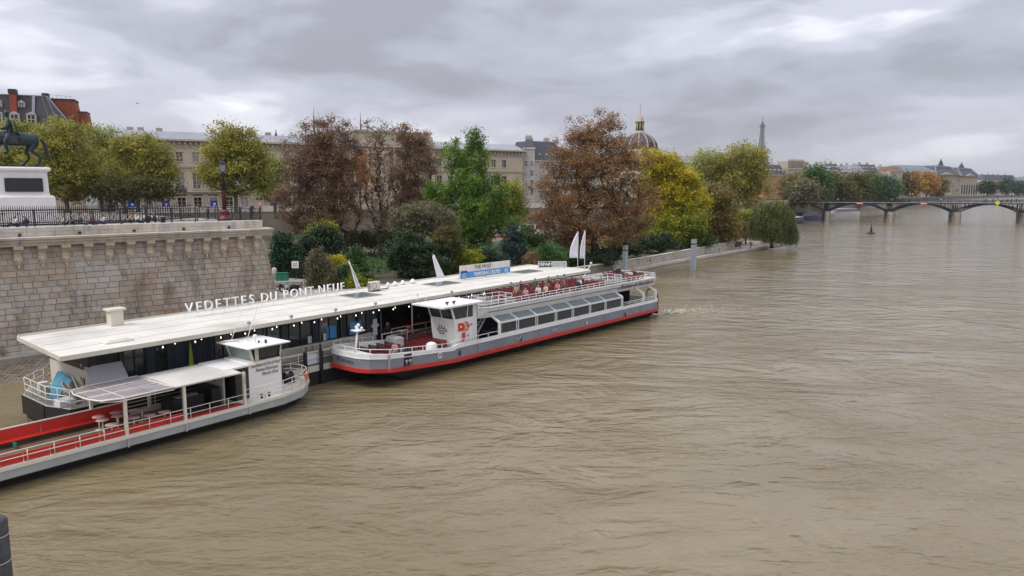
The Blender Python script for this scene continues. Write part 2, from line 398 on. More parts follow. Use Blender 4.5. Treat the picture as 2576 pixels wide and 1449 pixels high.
M['lampglass'] = glass_mat('lamp_glass', (0.25, 0.27, 0.27), 0.15)
M['bulb'] = mat('bulb', (1.0, 0.86, 0.62), 0.4, emit=2.5)
M['darkred'] = mat('dark_red_paint', (0.13, 0.018, 0.02), 0.5, 0.2, 2)
M['pink'] = mat('faded_red_disc', (0.62, 0.36, 0.32), 0.35, 0.15, 6)
M['flag'] = mat('flag_cloth', (0.66, 0.66, 0.70), 0.7, 0.05, 2)
M['bbtop'] = mat('billboard_pale', (0.70, 0.66, 0.62), 0.5, 0.1, 1.2)
M['bbblue'] = mat('billboard_blue', (0.07, 0.30, 0.62), 0.5, 0.35, 2.2)
M['textdark'] = mat('dark_lettering', (0.035, 0.035, 0.04), 0.6)
M['textwhite'] = mat('white_lettering', (0.85, 0.85, 0.83), 0.6)
M['textgrey'] = mat('grey_lettering', (0.11, 0.105, 0.11), 0.6)
M['navy'] = mat('navy_hull', (0.02, 0.025, 0.06), 0.4)
M['violet'] = mat('violet_blue_hull', (0.025, 0.02, 0.17), 0.4, 0.15, 0.5)
# ================================================================== SETTING
rng = random.Random(7)
# ---- river
def water_mat():
    m = bpy.data.materials.new('river_water'); m.use_nodes = True
    nt, ln = m.node_tree.nodes, m.node_tree.links
    b = nt['Principled BSDF']
    b.inputs['Roughness'].default_value = 0.05; b.inputs['IOR'].default_value = 1.34; b.inputs['Specular IOR Level'].default_value = 0.75
    t = N(nt, 'ShaderNodeTexCoord')
    def noise(scale, detail, rough, rot, sc, dist=0.0, kind='ShaderNodeTexNoise', ntype=None):
        mp = N(nt, 'ShaderNodeMapping'); mp.inputs['Rotation'].default_value = (0, 0, R(rot)); mp.inputs['Scale'].default_value = sc
        ln.new(t.outputs['Object'], mp.inputs[0])
        n = N(nt, kind); n.inputs['Scale'].default_value = scale; n.inputs['Detail'].default_value = detail; n.inputs['Roughness'].default_value = rough
        n.inputs['Distortion'].default_value = dist
        if ntype: n.noise_type = ntype; 
        ln.new(mp.outputs[0], n.inputs['Vector']); return n.outputs['Fac']
    # silt: colour drifts slowly
    c = noise(0.035, 4, 0.55, 20, (1, 2.2, 1), 1.0)
    rp = N(nt, 'ShaderNodeValToRGB'); ln.new(c, rp.inputs[0])
    rp.color_ramp.elements[0].position = 0.35; rp.color_ramp.elements[0].color = (0.178, 0.140, 0.072, 1)
    rp.color_ramp.elements[1].position = 0.65; rp.color_ramp.elements[1].color = (0.215, 0.175, 0.100, 1)
    ln.new(rp.outputs[0], b.inputs['Base Color'])
    def mul(a, k):
        n = N(nt, 'ShaderNodeMath', operation='MULTIPLY'); ln.new(a, n.inputs[0])
        if isinstance(k, (int, float)): n.inputs[1].default_value = k
        else: ln.new(k, n.inputs[1])
        return n.outputs[0]
    def add(a, b_):
        n = N(nt, 'ShaderNodeMath', operation='ADD'); ln.new(a, n.inputs[0]); ln.new(b_, n.inputs[1]); return n.outputs[0]
    big = noise(0.10, 3, 0.5, 18, (1, 1.5, 1), 2.5)
    mid = noise(0.34, 4, 0.55, -8, (0.75, 1.7, 1), 1.6)
    mid2 = noise(0.8, 3, 0.55, 34, (0.8, 1.6, 1), 1.2)
    sml = noise(2.0, 4, 0.6, 6, (0.7, 1.8, 1), 0.8)
    tiny = noise(7.0, 3, 0.6, -14, (0.8, 1.8, 1), 0.3)
    patch = noise(0.045, 4, 0.6, 40, (1, 1.5, 1), 1.5)
    pr = N(nt, 'ShaderNodeMapRange'); pr.inputs[1].default_value = 0.40; pr.inputs[2].default_value = 0.60; pr.inputs[3].default_value = 0.12; pr.inputs[4].default_value = 1.3; ln.new(patch, pr.inputs[0])
    h = add(mul(big, 0.95), add(mul(mid, 0.36), mul(add(add(mul(mid2, 0.24), mul(sml, 0.14)), mul(tiny, 0.03)), pr.outputs[0])))
    bp = N(nt, 'ShaderNodeBump'); bp.inputs['Strength'].default_value = 1.0; bp.inputs['Distance'].default_value = 0.34
    ln.new(h, bp.inputs['Height']); ln.new(bp.outputs[0], b.inputs['Normal'])
    return m
M['water'] = water_mat()
w = MB(); w.raw([(-6000, -400, 0), (8000, -400, 0), (8000, 9000, 0), (-6000, 9000, 0)], [(0, 1, 2, 3)])
tag(w.build('river', M['water']), kind='structure')
b_ = MB(); b_.box(-6000, 8000, -400, 9000, -4.0, -3.0)
tag(b_.build('river_bed', M['soil']), kind='structure')

# ---- left bank: land behind a quay wall
BANK = [(-150, 150), (-83, 183), (15.5, 239), (112, 308), (160, 385), (260, 560), (400, 800), (620, 1100), (1000, 1500), (1800, 1900), (7000, 2300), (7000, 8500), (-6000, 8500), (-6000, 150)]
bk = MB(); bk.prism([p for p in BANK], -2.0, 8.0)
tag(bk.build('left_bank_ground', M['street']), kind='structure')
# quay wall skin with coping, a thing of its own
M['quay_far'] = mat('far_quay_stone', (0.22, 0.19, 0.155), 0.85, 0.3, 0.12, stain=0.5)
qw = empty('quay_wall', (0, 0, 0), 0, 'long pale stone quay wall of the far bank behind the garden trees', 'wall')
for i in range(0, 5):
    a, b2 = Vector((*BANK[i], 0)), Vector((*BANK[i + 1], 0)); d = (b2 - a); L = d.length; ang = math.atan2(d.y, d.x)
    f = MB(); f.box(0, L, -0.5, 0.3, -1, 7.6); f.build('wall_face', M['quay_far'], qw, a, ang)
    f = MB(); f.box(0, L, -0.75, 0.5, 7.6, 9.0); f.build('coping', M['stone_light'], qw, a, ang)
# lower quay strip
lq = MB(); lq.prism([(40, 250), (118, 302), (114, 306), (38, 256)], -1, 1.6)
tag(lq.build('lower_quay', M['quay']), kind='structure')

# ---- island garden
gd = MB(); gd.prism([(-34, 60), (-20, 78), (-2, 96), (15.0, 114.4), (22.6, 124.6), (34.2, 141.3), (42.6, 153.5), (48.3, 161.6), (52, 168), (52, 182), (40, 184), (0, 168), (-40, 140), (-75, 105)], -1.0, 1.6)
tag(gd.build('garden_ground', M['soil']), kind='structure')
qp = MB(); qp.prism([(-20, 60), (-12.5, 72), (4, 98), (19.3, 116.8), (26.2, 127.3), (36.3, 140), (49.1, 156.6), (58, 166.5), (66, 176), (64, 186), (50, 190), (-5, 172), (-45, 142)], -1.0, [0.5, 0.55, 0.55, 0.5, 0.5, 0.5, 0.5, 0.45, 0.3, 0.3, 0.5, 0.9, 0.9])
tag(qp.build('quay_path', M['quay']), kind='structure')
# kerb stones at the edge, pale line
kerb = empty('quay_kerb', (0, 0, 0), 0, 'pale stone kerb along the waterside path of the garden', 'kerb')
KP = [(-12.5, 72), (4, 98), (19.3, 116.8), (26.2, 127.3), (36.3, 140), (49.1, 156.6), (58, 166.5)]
for i in range(len(KP) - 1):
    a, b2 = Vector((*KP[i], 0)), Vector((*KP[i + 1], 0)); d = b2 - a; n = max(1, int(d.length / 2.0)); ang = math.atan2(d.y, d.x); l = d.length / n
    km = MB(); km.box(0.015, l - 0.015, -0.06, 0.42, 0.2, 0.66); kme = km.mesh('kerb_stone', M['stone_light'])
    for k in range(n):
        inst('kerb_stone', kme, kerb, a + d * (k / n) + Vector((0, 0, rng.uniform(-0.015, 0.015))), (0, 0, ang))
# low rubble wall between path and garden
lw = empty('low_garden_wall', (0, 0, 0), 0, 'low rubble stone wall along the garden above the waterside path', 'wall')
WP = [(-10, 82), (15.5, 113.8), (23.2, 124.1), (34.6, 140.8), (43.0, 152.9), (48.7, 161.2)]
ws = [MB().raw([(x * 0.45, y * 0.2, z * 0.15) for x, y, z in ((-1, -1, -1), (1, -0.9, -1), (0.95, 1, -1), (-1, 1, -0.9), (-0.9, -0.9, 1), (0.97, -1, 0.9), (0.9, 1, 1), (-1, 0.9, 1))], [(0, 3, 2, 1), (4, 5, 6, 7), (0, 1, 5, 4), (1, 2, 6, 5), (2, 3, 7, 6), (3, 0, 4, 7)]).mesh('stone', M['stone_light'])]
obj_var(M['stone_light'], 0.07, sat=.2)
nst = 0
for i in range(len(WP) - 1):
    a, b2 = Vector((*WP[i], 0)), Vector((*WP[i + 1], 0)); d = b2 - a; ang = math.atan2(d.y, d.x); L = d.length
    c = MB(); c.box(0, L, -0.17, 0.2, 0.3, 1.9); c.build('wall_core', M['joint'], lw, a, ang)
    cp = MB(); cp.box(0, L, -0.3, 0.3, 1.9, 2.03); cp.build('coping', M['stone_light'], lw, a, ang)
    if i == 0: continue
    for row in range(4):
        x = rng.uniform(0, 0.5)
        while x < L - 0.5 and nst < 295:
            l = rng.uniform(0.7, 1.3)
            o = inst('stone', ws[0], lw, a + d * ((x + l / 2) / L) + Vector((0, 0, 0.62 + row * 0.35)), (0, 0, ang), (l * 1.04, 1.05, rng.uniform(1.0, 1.1)))
            x += l + 0.06; nst += 1

# ---- stone bastion ------------------------------------------------
BA = empty('stone_bastion', (-23.4, 68.4, 0), R(225.5), 'tall weathered stone bastion wall with carved corbels beside the pontoon', 'wall')
def bat(z): return max(0.0, (8.9 - z)) * 0.17
BL = 44.0
core = MB()
core.loft([[(-bat(z) * 0.9 + 0.1, bat(z) - 0.1, z), (BL, bat(z) - 0.1, z), (BL, -30, z), (-bat(z) * 0.9 + 0.1, -30, z)] for z in (-1.0, 8.9)])
core.build('wall_core', M['joint'], BA)
stones = []
bm_unit = {}
def stone_mesh(l, h, seed, m_='stone'):
    """one dressed block with worn, uneven arrises"""
    r = random.Random(seed); e = 0.004
    j = lambda: r.uniform(-0.010, 0.010)
    vs = [(0, -0.28, 0), (l, -0.28, 0), (l, -0.28, h), (0, -0.28, h),
          (0.012, 0.0, 0.012), (l - 0.012, 0.0, 0.012), (l - 0.012, 0.0, h - 0.012), (0.012, 0.0, h - 0.012),
          (e + .02 + j(), 0.012 + j() * .8, e + .01 + j()), (l - e - .02 + j(), 0.012 + j() * .8, e + .01 + j()), (l - e - .02 + j(), 0.012 + j() * .8, h - e - .01 + j()), (e + .02 + j(), 0.012 + j() * .8, h - e - .01 + j())]
    fs = [(0, 1, 2, 3), (8, 11, 10, 9)] + [(a, b, b + 4, a + 4) for a, b in ((0, 1), (1, 2), (2, 3))] + [(3, 0, 4, 7)] + [(4, 5, 9, 8), (5, 6, 10, 9), (6, 7, 11, 10), (7, 4, 8, 11)]
    return MB().raw(vs, fs).mesh('stone', M[m_])
pool = {}
zz = 0.8; course = 0; count = 0
stuffmb = MB()
while zz < 8.88:
    h = 0.45 if zz < 7.3 else 0.40
    x = -bat(zz) * 0.9 - 0.0
    first = True
    while x < BL - 1:
        l = rng.choice((0.65, 0.8, 0.95, 1.1, 1.3))
        if first and course % 2: l = 0.65
        first = False
        key = (l, h, rng.randint(0, 2), zz > 7.2)
        if key not in pool: pool[key] = stone_mesh(l - 0.006, h - 0.006, len(pool), 'stone_up' if zz > 7.2 else 'stone')
        y = bat(zz + h / 2) + rng.uniform(-0.015, 0.02)
        if x < 21.5 and count < 299 and zz > 1.5:
            o = inst('stone', pool[key], BA, (x, y, zz), (math.atan(0.17), 0, 0)); count += 1
        else:
            stuffmb.M = Matrix.Translation((x, y, zz)) @ Matrix.Rotation(math.atan(0.17), 4, 'X')
            stuffmb.box(0, l - 0.02, -0.25, 0.03, 0, h - 0.02)
        x += l
    zz += h; course += 1
so = stuffmb.build('stones', M['stone'], BA); tag(so, kind='stuff')
# end return stones on the battered corner
for k in range(19):
    z = 0.8 + k * 0.45
    if z > 8.6: break
    q = MB(); q.box(0, 0.25, -0.9 if k % 2 else -1.4, -0.02, 0, 0.435)
    q.build('quoin', M['stone'], BA, (-bat(z + 0.25) * 0.9 - 0.22, bat(z + 0.25) + 0.03, z))
# cornice, fillet and parapet in blocks
def prof_blocks(name, prof, ln_, m_, x0, x1, y0=0, seed=3):
    r = random.Random(seed); x = x0
    while x < x1:
        l = r.uniform(ln_ * 0.8, ln_ * 1.2)
        q = MB(); q.extr([(y + y0, z) for y, z in prof], x, min(x + l, x1) - 0.02); q.build(name, m_, BA); x += l
prof_blocks('cornice_stone', [(-0.6, 8.9), (0.42, 8.9), (0.48, 9.12), (0.62, 9.16), (0.66, 9.30), (0.85, 9.40), (0.88, 9.55), (-0.6, 9.62)], 2.6, M['stone_light'], -0.95, BL)
prof_blocks('parapet_stone', [(-0.7, 9.58), (0.10, 9.60), (0.10, 9.93), (0.14, 9.95), (0.14, 10.27), (0.10, 10.30), (-0.7, 10.30)], 1.9, M['stone_light'], -0.2, BL, seed=8)
prof_blocks('plinth_course', [(-0.3, 0.2), (1.62, 0.2), (1.62, 0.85), (1.30, 1.0), (-0.3, 1.0)], 2.2, M['quay'], -1.5, BL, seed=5)
# spouts
for k in range(9):
    q = MB(); q.box(-0.09, 0.09, 0.1, 0.2, 9.66, 9.84); q.build('drain_hole', M['black'], BA, (3.0 + k * 4.0, 0.015, 0))
# corbels with carved faces
cb = MB()
cb.extr([(0.0, 0.05), (0.22, 0.12), (0.34, 0.45), (0.42, 0.85), (0.62, 1.05), (0.72, 1.15), (0.72, 1.4), (0.0, 1.4)], -0.24, 0.24)
cb.box(-0.30, 0.30, 0, 0.78, 1.18, 1.41)
cbm = cb.mesh('corbel', M['corbel'])
fb = MB()
fb.loft([[(0.23 * s * math.cos(a), 0.02 + 0.24 * s2 * max(0, math.sin(a)), z) for a in [math.pi * i / 6 for i in range(7)]] + [(-0.2 * s, 0, z), (0.2 * s, 0, z)] for z, s, s2 in ((-0.12, 0.25, 0.5), (0.0, 0.7, 1.0), (0.16, 0.95, 1.15), (0.34, 1.0, 1.2), (0.50, 0.85, 1.0), (0.60, 0.4, 0.5))], smooth=True)
fb.box(-0.035, 0.035, 0.25, 0.36, 0.2, 0.40); fb.box(-0.16, 0.16, 0.22, 0.32, 0.41, 0.46); fb.box(-0.09, 0.09, 0.25, 0.31, 0.1, 0.14)
for s in (-1, 1): fb.lathe([(0.01, 0), (0.05, 0.03), (0.01, 0.09)], x=0.21 * s, y=0.12, n=6); fb.box(0.19 * s, 0.27 * s, 0.02, 0.2, 0.34, 0.6)
fb.raw([(-0.14, 0.16, 0.05), (0.14, 0.16, 0.05), (0.0, 0.3, -0.22), (0, 0.05, -0.25)], [(0, 1, 2), (0, 2, 3), (1, 3, 2)])
fbm = fb.mesh('carved_face', M['corbel'])
for k in range(20):
    c = inst('corbel', cbm, BA, (0.55 + k * 1.56, -0.03, 7.5))
    inst('carved_face', fbm, c, (0, 0.20, -0.02), (0, 0, rng.uniform(-0.1, 0.1)), (1, 1, rng.uniform(0.9, 1.1)))
# platform paving
pf = MB(); pf.prism([(-0.2, -0.7), (-0.2, -34), (80, -34), (80, -0.7)], 8.9, 10.12)
pf.M = Matrix.Identity(4)
o = pf.build('platform_paving', M['pave'], None, (-23.4, 68.4, 0), R(225.5)); tag(o, kind='structure')
# the bridge road that joins the platform with the far bank
rd = MB(); rd.prism([(-46, 92.0), (-150, 151), (-260, 120), (-140, 10), (-70, 40)], 6.0, 10.08)
tag(rd.build('bridge_road', M['pave']), kind='structure')

# ---- cobbled slip at the foot of the bastion
sl_ = MB(); sl_.loft([[(-2, 1.5, 0.5), (BL, 1.5, 0.5), (BL, 1.5, -1), (-2, 1.5, -1)], [(-2, 9.5, -0.5), (BL, 9.5, -0.5), (BL, 9.5, -1), (-2, 9.5, -1)]])
tag(sl_.build('slipway', M['joint'], None, (-23.4, 68.4, 0), R(225.5)), kind='structure')
cbb = MB(); r = random.Random(4)
for i in range(62):
    for j in range(17):
        x = 8 + i * 0.42 + (0.2 if j % 2 else 0); y = 1.75 + j * 0.34; z = 0.5 - (y - 1.5) / 8 * 1.0
        if z < -0.35: continue
        cbb.at((x, y, z + r.uniform(-0.02, 0.03)), r.uniform(-0.08, 0.08), rx=-0.12)
        cbb.bbox(-0.19, 0.19, -0.15, 0.15, -0.1, 0.09, 0.04)
tag(cbb.build('cobbles', M['cobble'], None, (-23.4, 68.4, 0), R(225.5)), 'wet brown cobbles of the slipway below the bastion', kind='stuff')
# ================================================================== SIGHTSEEING BOAT
def offset_poly(poly, d):
    """outward offset of a counter-clockwise (x, y) outline"""
    n = len(poly); out = []
    for i in range(n):
        p0, p1, p2 = Vector(poly[i - 1]), Vector(poly[i]), Vector(poly[(i + 1) % n])
        e1 = (p1 - p0).normalized(); e2 = (p2 - p1).normalized()
        n1 = Vector((e1.y, -e1.x)); n2 = Vector((e2.y, -e2.x)); b = (n1 + n2).normalized()
        out.append(tuple(p1 + b * d / max(0.5, b.dot(n1))))
    return out
def band(mb, poly, z0, z1, o0=0.0, o1=None):
    o1 = o0 if o1 is None else o1
    a, b = offset_poly(poly, o0), offset_poly(poly, o1); n = len(poly)
    vs = [(p[0], p[1], z0(poly[i][0]) if callable(z0) else z0) for i, p in enumerate(a)] + [(p[0], p[1], z1(poly[i][0]) if callable(z1) else z1) for i, p in enumerate(b)]
    return mb.raw(vs, [(i, (i + 1) % n, n + (i + 1) % n, n + i) for i in range(n)])
def capring(mb, poly, z, o_out, o_in):
    a, b = offset_poly(poly, o_out), offset_poly(poly, o_in); n = len(poly)
    zf = z if callable(z) else (lambda x: z)
    return mb.raw([(p[0], p[1], zf(poly[i][0])) for i, p in enumerate(a)] + [(p[0], p[1], zf(poly[i][0])) for i, p in enumerate(b)], [(i, (i + 1) % n, n + (i + 1) % n, n + i) for i in range(n)])
def dense(poly, step=1.5):
    out = []
    for i in range(len(poly)):
        a, b = Vector(poly[i]), Vector(poly[(i + 1) % len(poly)]); k = max(1, int((b - a).length / step))
        out += [tuple(a + (b - a) * j / k) for j in range(k)]
    return out
def railing(mb, pts, h, r=0.022, levels=(1.0,), step=1.2, z=None, post_r=None):
    """handrail with posts along a 3-D polyline"""
    pts = [Vector(p) for p in pts]
    for lv in levels: mb.tube([p + Vector((0, 0, h * lv)) for p in pts], r, 6)
    for a, b in zip(pts[:-1], pts[1:]):
        k = max(1, int(round((b - a).length / step)))
        for j in range(k + 1):
            if j == k and b is not pts[-1] and (b - pts[-1]).length > 1e-6: continue
            p = a + (b - a) * j / k
            mb.tube([p, p + Vector((0, 0, h))], post_r or r, 5)
def bench_mesh(w, mat_=None):
    b = MB()
    for k in range(4): b.box(-0.02, 0.015, 0, w, 0.48 + k * 0.105, 0.56 + k * 0.105)
    for k in range(4): b.box(-0.12 - k * 0.1, -0.04 - k * 0.1, 0, w, 0.42, 0.445)
    b.mat(1)
    for y in (0.12, w / 2, w - 0.12):
        b.box(0.015, 0.045, y - 0.025, y + 0.025, 0.0, 0.88); b.box(-0.44, 0.015, y - 0.02, y + 0.02, 0.39, 0.42); b.box(-0.42, -0.38, y - 0.02, y + 0.02, 0, 0.39)
    return b.mesh('bench', [mat_ or M['seat'], M['seatpost']])

SB = empty('sightseeing_boat', (-4.54, 52.04, 0), R(50.2), 'long white and grey sightseeing boat with red rubbing strake and open upper deck', 'boat')
OUT = [(31.2, 0.0 + 0.25), (31.35, 0.6), (31.35, 4.8), (31.2, 5.15), (30.6, 5.4), (-5.6, 5.4), (-6.75, 4.75), (-7.2, 4.0), (-7.25, 2.7), (-7.2, 1.4), (-6.75, 0.65), (-5.6, 0.0), (0.4, 0.0), (0.9, 0.0), (30.6, 0.0)]
OUT = OUT[::-1]
area = sum(OUT[i][0] * OUT[(i + 1) % len(OUT)][1] - OUT[(i + 1) % len(OUT)][0] * OUT[i][1] for i in range(len(OUT)))
if area < 0: OUT = OUT[::-1]
OUTD = dense(OUT, 2.0)
def lerp(a, b, t): return a + (b - a) * max(0.0, min(1.0, t))
zr0 = lambda x: 0.62 + max(0, -x) * 0.072
zr1 = lambda x: zr0(x) + 0.27
gt = lambda x: lerp(1.50, 2.05, (0.4 - x) / 7.4) if x < 0.6 else 1.62
wt = lambda x: lerp(1.74, 2.38, (0.4 - x) / 7.4) if x < 0.6 else 1.88
h_ = MB()
def raked(poly, d, k):
    return [(x + k * max(0.0, min(1.0, (-3.5 - x) / 3.7)), y) for x, y in offset_poly(poly, d)]
for (za, da, ka, zb_, db, kb) in ((-1.0, -.9, 4.6, -0.02, -.75, 3.6), (-0.02, -.75, 3.6, None, -.06, 0.1)):
    A_, B_ = raked(OUTD, da, ka), raked(OUTD, db, kb); n0_ = len(OUTD)
    h_.raw([(p[0], p[1], za) for p in A_] + [(p[0], p[1], zr0(OUTD[i][0]) if zb_ is None else zb_) for i, p in enumerate(B_)], [(i, (i + 1) % n0_, n0_ + (i + 1) % n0_, n0_ + i) for i in range(n0_)])
h_.build('lower_hull', M['darkhull'], SB)
h_ = MB(); band(h_, OUTD, zr1, gt, 0.0); h_.build('hull_side', M['grey_hull'], SB)
h_ = MB(); band(h_, OUTD, lambda x: gt(x) + 0.004, wt, 0.02); capring(h_, OUTD, wt, 0.02, -0.14); band(h_, OUTD, 1.1, wt, -0.14)
band(h_, OUTD, lambda x: gt(x) - 0.02, lambda x: gt(x) + 0.03, 0.045); capring(h_, OUTD, lambda x: gt(x) + 0.03, 0.045, 0.0)
h_.build('bulwark', M['white'], SB)
h_ = MB(); band(h_, OUTD, zr0, zr1, 0.02, 0.10); band(h_, OUTD, zr0, zr1, -0.04, -0.02); capring(h_, OUTD, zr1, 0.16, -0.02); capring(h_, OUTD, zr0, 0.14, -0.04)
band(h_, OUTD, zr0, lambda x: zr1(x), 0.14, 0.16)
h_.build('rubbing_strake', M['red_rub'], SB)
h_ = MB(); h_.prism(offset_poly(OUT, -0.12), 1.05, 1.15); h_.build('deck', M['deck'], SB)
# hull seams, mooring recess, drain lip and vertical fender bar
for x in (-0.95, 3.1, 24.0, 27.2):
    q = MB(); q.box(x - 0.012, x + 0.012, -0.012, 0, zr1(x), gt(x)); q.build('hull_seam', M['textgrey'], SB)
q = MB(); q.box(-4.35, -3.65, -0.03, 0.02, zr1(-4) + 0.03, wt(-4) - 0.10); q.build('mooring_recess', M['darkhull'], SB)
q = MB()
for s in (-0.16, 0.16): q.cyl(-4.0 + s, -0.07, 1.25, 1.62, 0.055, n=8)
q.box(-4.28, -3.72, -0.12, -0.02, 1.52, 1.58); q.build('bollard', M['steel'], SB)
for x, z in ((1.02, 1.15), (8.1, 1.08), (17.5, 1.05), (24.2, 1.0)):
    q = MB(); q.tube([(x, -0.1, z - 0.1), (x, -0.1, z + 0.16), (x + 0.12, -0.04, z + 0.22)], 0.06, 8); q.build('bollard', M['black'] if x < 9 or x > 20 else M['rail'], SB)
for x in (12.4, 7.6):
    for d in (0, 0.34):
        q = MB(); q.tube([(x + d, -0.1, 1.0), (x + d, -0.12, 1.28), (x + d + .12, -0.12, 1.34), (x + d + .2, -0.08, 1.2)], 0.035, 6); q.build('mooring_hook', M['rail'], SB)
q = MB(); q.box(-5.75, -5.62, -0.12, -0.02, 1.15, 2.25); q.build('fender_bar', M['steel'], SB)
# number disc
q = MB(); q.at((-0.95, -0.02, 1.38), rx=R(90)); q.cyl(0, 0, 0, 0.015, 0.215, n=24, smooth=False); dsc = q.build('number_disc', M['white'], SB)
def text(name, body, size, m_, parent, loc, rot, extrude=0.006, shear=0.0, align='CENTER', spacing=1.0, offset=0.0):
    cu = bpy.data.curves.new(name, 'FONT'); cu.body = body; cu.size = size; cu.extrude = extrude; cu.shear = shear
    cu.align_x = align; cu.align_y = 'CENTER'; cu.space_character = spacing; cu.offset = offset; cu.resolution_u = 3
    cu.materials.append(m_)
    return inst(name, cu, parent, loc, rot)
text('number_lettering', '59', 0.30, M['textdark'], dsc, (-0.95, -0.045, 1.38), (R(90), 0, 0), offset=0.006)
text('name_lettering', 'Princess', 0.42, M['textdark'], SB, (-7.30, 2.6, 1.78), (R(90), 0, R(-90)), shear=0.4, spacing=1.25)
text('side_lettering', 'Vedettes du Pont Neuf', 0.70, M['textgrey'], SB, (27.3, 0.575, 3.66), (R(90 + 27), 0, 0), shear=0.25, spacing=0.95, offset=0.014)
q = MB()
for k in range(8):
    a = k * math.pi / 4; q.bar((0, 0, 0), (0.16 * math.cos(a), 0, 0.16 * math.sin(a)), 0.03)
q.build('compass_emblem', M['textgrey'], SB, (24.0, 0.60, 3.62))
q = MB()
for k in range(8):
    a = k * math.pi / 4; q.bar((0, 0, 0), (0.16 * math.cos(a), 0, 0.16 * math.sin(a)), 0.03)
q.build('compass_emblem', M['textgrey'], SB, (30.6, 0.60, 3.65))
# bow rail
q = MB(); zb = wt
bp_ = [(30.9, 0.15), ]
railing(q, [(0.3, 0.08, wt(0.3)), (-2.5, 0.08, wt(-2.5)), (-5.5, 0.08, wt(-5.5)), (-6.6, 0.75, wt(-6.6)), (-7.1, 1.5, wt(-7.1)), (-7.12, 3.9, wt(-7.1)), (-6.6, 4.7, wt(-6.6)), (-5.5, 5.32, wt(-5.5)), (-2.6, 5.32, wt(-2.6))], 0.30, 0.026, step=1.0)
railing(q, [(0.3, 0.08, 1.86), (3.2, 0.08, 1.88), (5.5, 0.08, 1.88)], 0.30, 0.026, step=1.2)
railing(q, [(23.9, 0.08, 1.88), (27.5, 0.08, 1.88), (30.6, 0.08, 1.88), (31.2, 0.5, 1.88), (31.25, 4.9, 1.88), (30.6, 5.3, 1.88), (24, 5.3, 1.88)], 0.34, 0.026, levels=(1.0, 0.5), step=1.3)
q.build('guard_rail', M['white'], SB)
# mast on the bow
q = MB(); q.tube([(-6.75, 2.1, 2.2), (-6.5, 2.1, 4.0)], 0.09, 8, r_end=0.06); q.box(-6.85, -6.15, 1.75, 2.45, 3.72, 3.78); q.lathe([(0.01, 4.0), (0.12, 4.02), (0.12, 4.14), (0.05, 4.2)], x=-6.45, y=2.1, n=8)
q.lathe([(0.02, 3.8), (0.09, 3.82), (0.09, 3.98), (0.02, 4.02)], x=-6.4, y=1.8, n=8); q.lathe([(0.02, 3.8), (0.09, 3.82), (0.09, 3.98), (0.02, 4.02)], x=-6.4, y=2.4, n=8)
q.box(-7.1, -5.9, 1.2, 4.2, 1.9, 2.15)
q.build('mast', M['white'], SB)
# covered life raft box and white lockers on the foredeck
q = MB(); q.loft([[(-1.55 - a, 4.1 - b, z), (-0.65 + a, 4.1 - b, z), (-0.65 + a, 5.15, z), (-1.55 - a, 5.15, z)] for z, a, b in ((1.15, 0, 0), (1.85, 0.0, 0), (2.1, -0.06, 0.05), (2.2, -0.2, -0.2))]); q.build('raft_cover', M['white'], SB)
q = MB(); q.loft([[(-3.9 - a, 4.75, z), (-1.9 + a, 4.75, z), (-1.9 + a, 5.2, z), (-3.9 - a, 5.2, z)] for z, a in ((1.15, 0), (1.65, 0.0), (1.85, -0.15))]); q.build('locker', M['white'], SB)
q = MB(); q.lathe([(0.42, 1.15), (0.42, 2.0), (0.36, 2.18), (0.2, 2.28), (0.02, 2.30)], x=-1.15, y=0.62, n=10); q.build('canvas_cover', M['white'], SB)
b1 = bench_mesh(1.75); b2 = bench_mesh(2.55); b3 = bench_mesh(1.9); b4 = bench_mesh(1.5)
for x in (-4.5, -3.75, -3.0, -2.25): inst('bench', b1, SB, (x, 2.7, 1.15))
for x in (-1.0, -0.35, 0.3, 0.92): inst('bench', b2, SB, (x, 1.15, 1.15))
for x in (0.3, 1.1, 1.9, 2.7, 3.5): inst('bench', b3, SB, (x, 3.75, 1.15))
# wheelhouse -------------------------------------------------------------
wh = MB()
fx = lambda z: 1.32 if z <= 1.3 else lerp(1.32, 1.05, (z - 1.3) / 1.6) if z < 2.9 else lerp(1.05, 0.98, z - 2.9) if z < 3.7 else lerp(0.98, 0.62, (z - 3.7) / 0.95)
def whring(z, e=0.0): return [(fx(z) - e, 0.42 - e, z), (3.45, 0.42 - e, z), (3.45, 2.9 + e, z), (fx(z) - e, 2.9 + e, z)]
wh.loft([whring(z) for z in (1.15, 1.9, 2.6, 3.1, 3.64)])
wh.box(3.0, 3.45, 0.42, 2.9, 3.64, 4.6)
wb = wh.build('wheelhouse', M['white'], SB)
# corner posts
q = MB()
for y in (0.46, 2.86): q.bar((fx(3.64) + 0.05, y, 3.6), (fx(4.62) + 0.05, y, 4.62), 0.12)
q.bar((2.35, 0.45, 3.6), (2.5, 0.45, 4.62), 0.06); q.bar((0.98, 1.65, 3.6), (0.66, 1.65, 4.62), 0.06)
q.build('window_post', M['white'], wb)
def quad(name, pts, m_, parent, th=0.02):
    a, b, c, d = [Vector(p) for p in pts]; n = (b - a).cross(d - a).normalized() * th
    q = MB(); q.raw([tuple(p) for p in (a, b, c, d)] + [tuple(p - n) for p in (a, b, c, d)], [(0, 1, 2, 3), (7, 6, 5, 4), (0, 4, 5, 1), (1, 5, 6, 2), (2, 6, 7, 3), (3, 7, 4, 0)])
    return q.build(name, m_, parent)
quad('window', [(1.02, 0.44, 3.65), (2.98, 0.44, 3.65), (2.98, 0.44, 4.6), (0.66, 0.44, 4.6)], M['glass'], wb)
quad('window', [(1.02, 2.88, 3.65), (0.66, 2.88, 4.6), (2.98, 2.88, 4.6), (2.98, 2.88, 3.65)], M['glass'], wb)
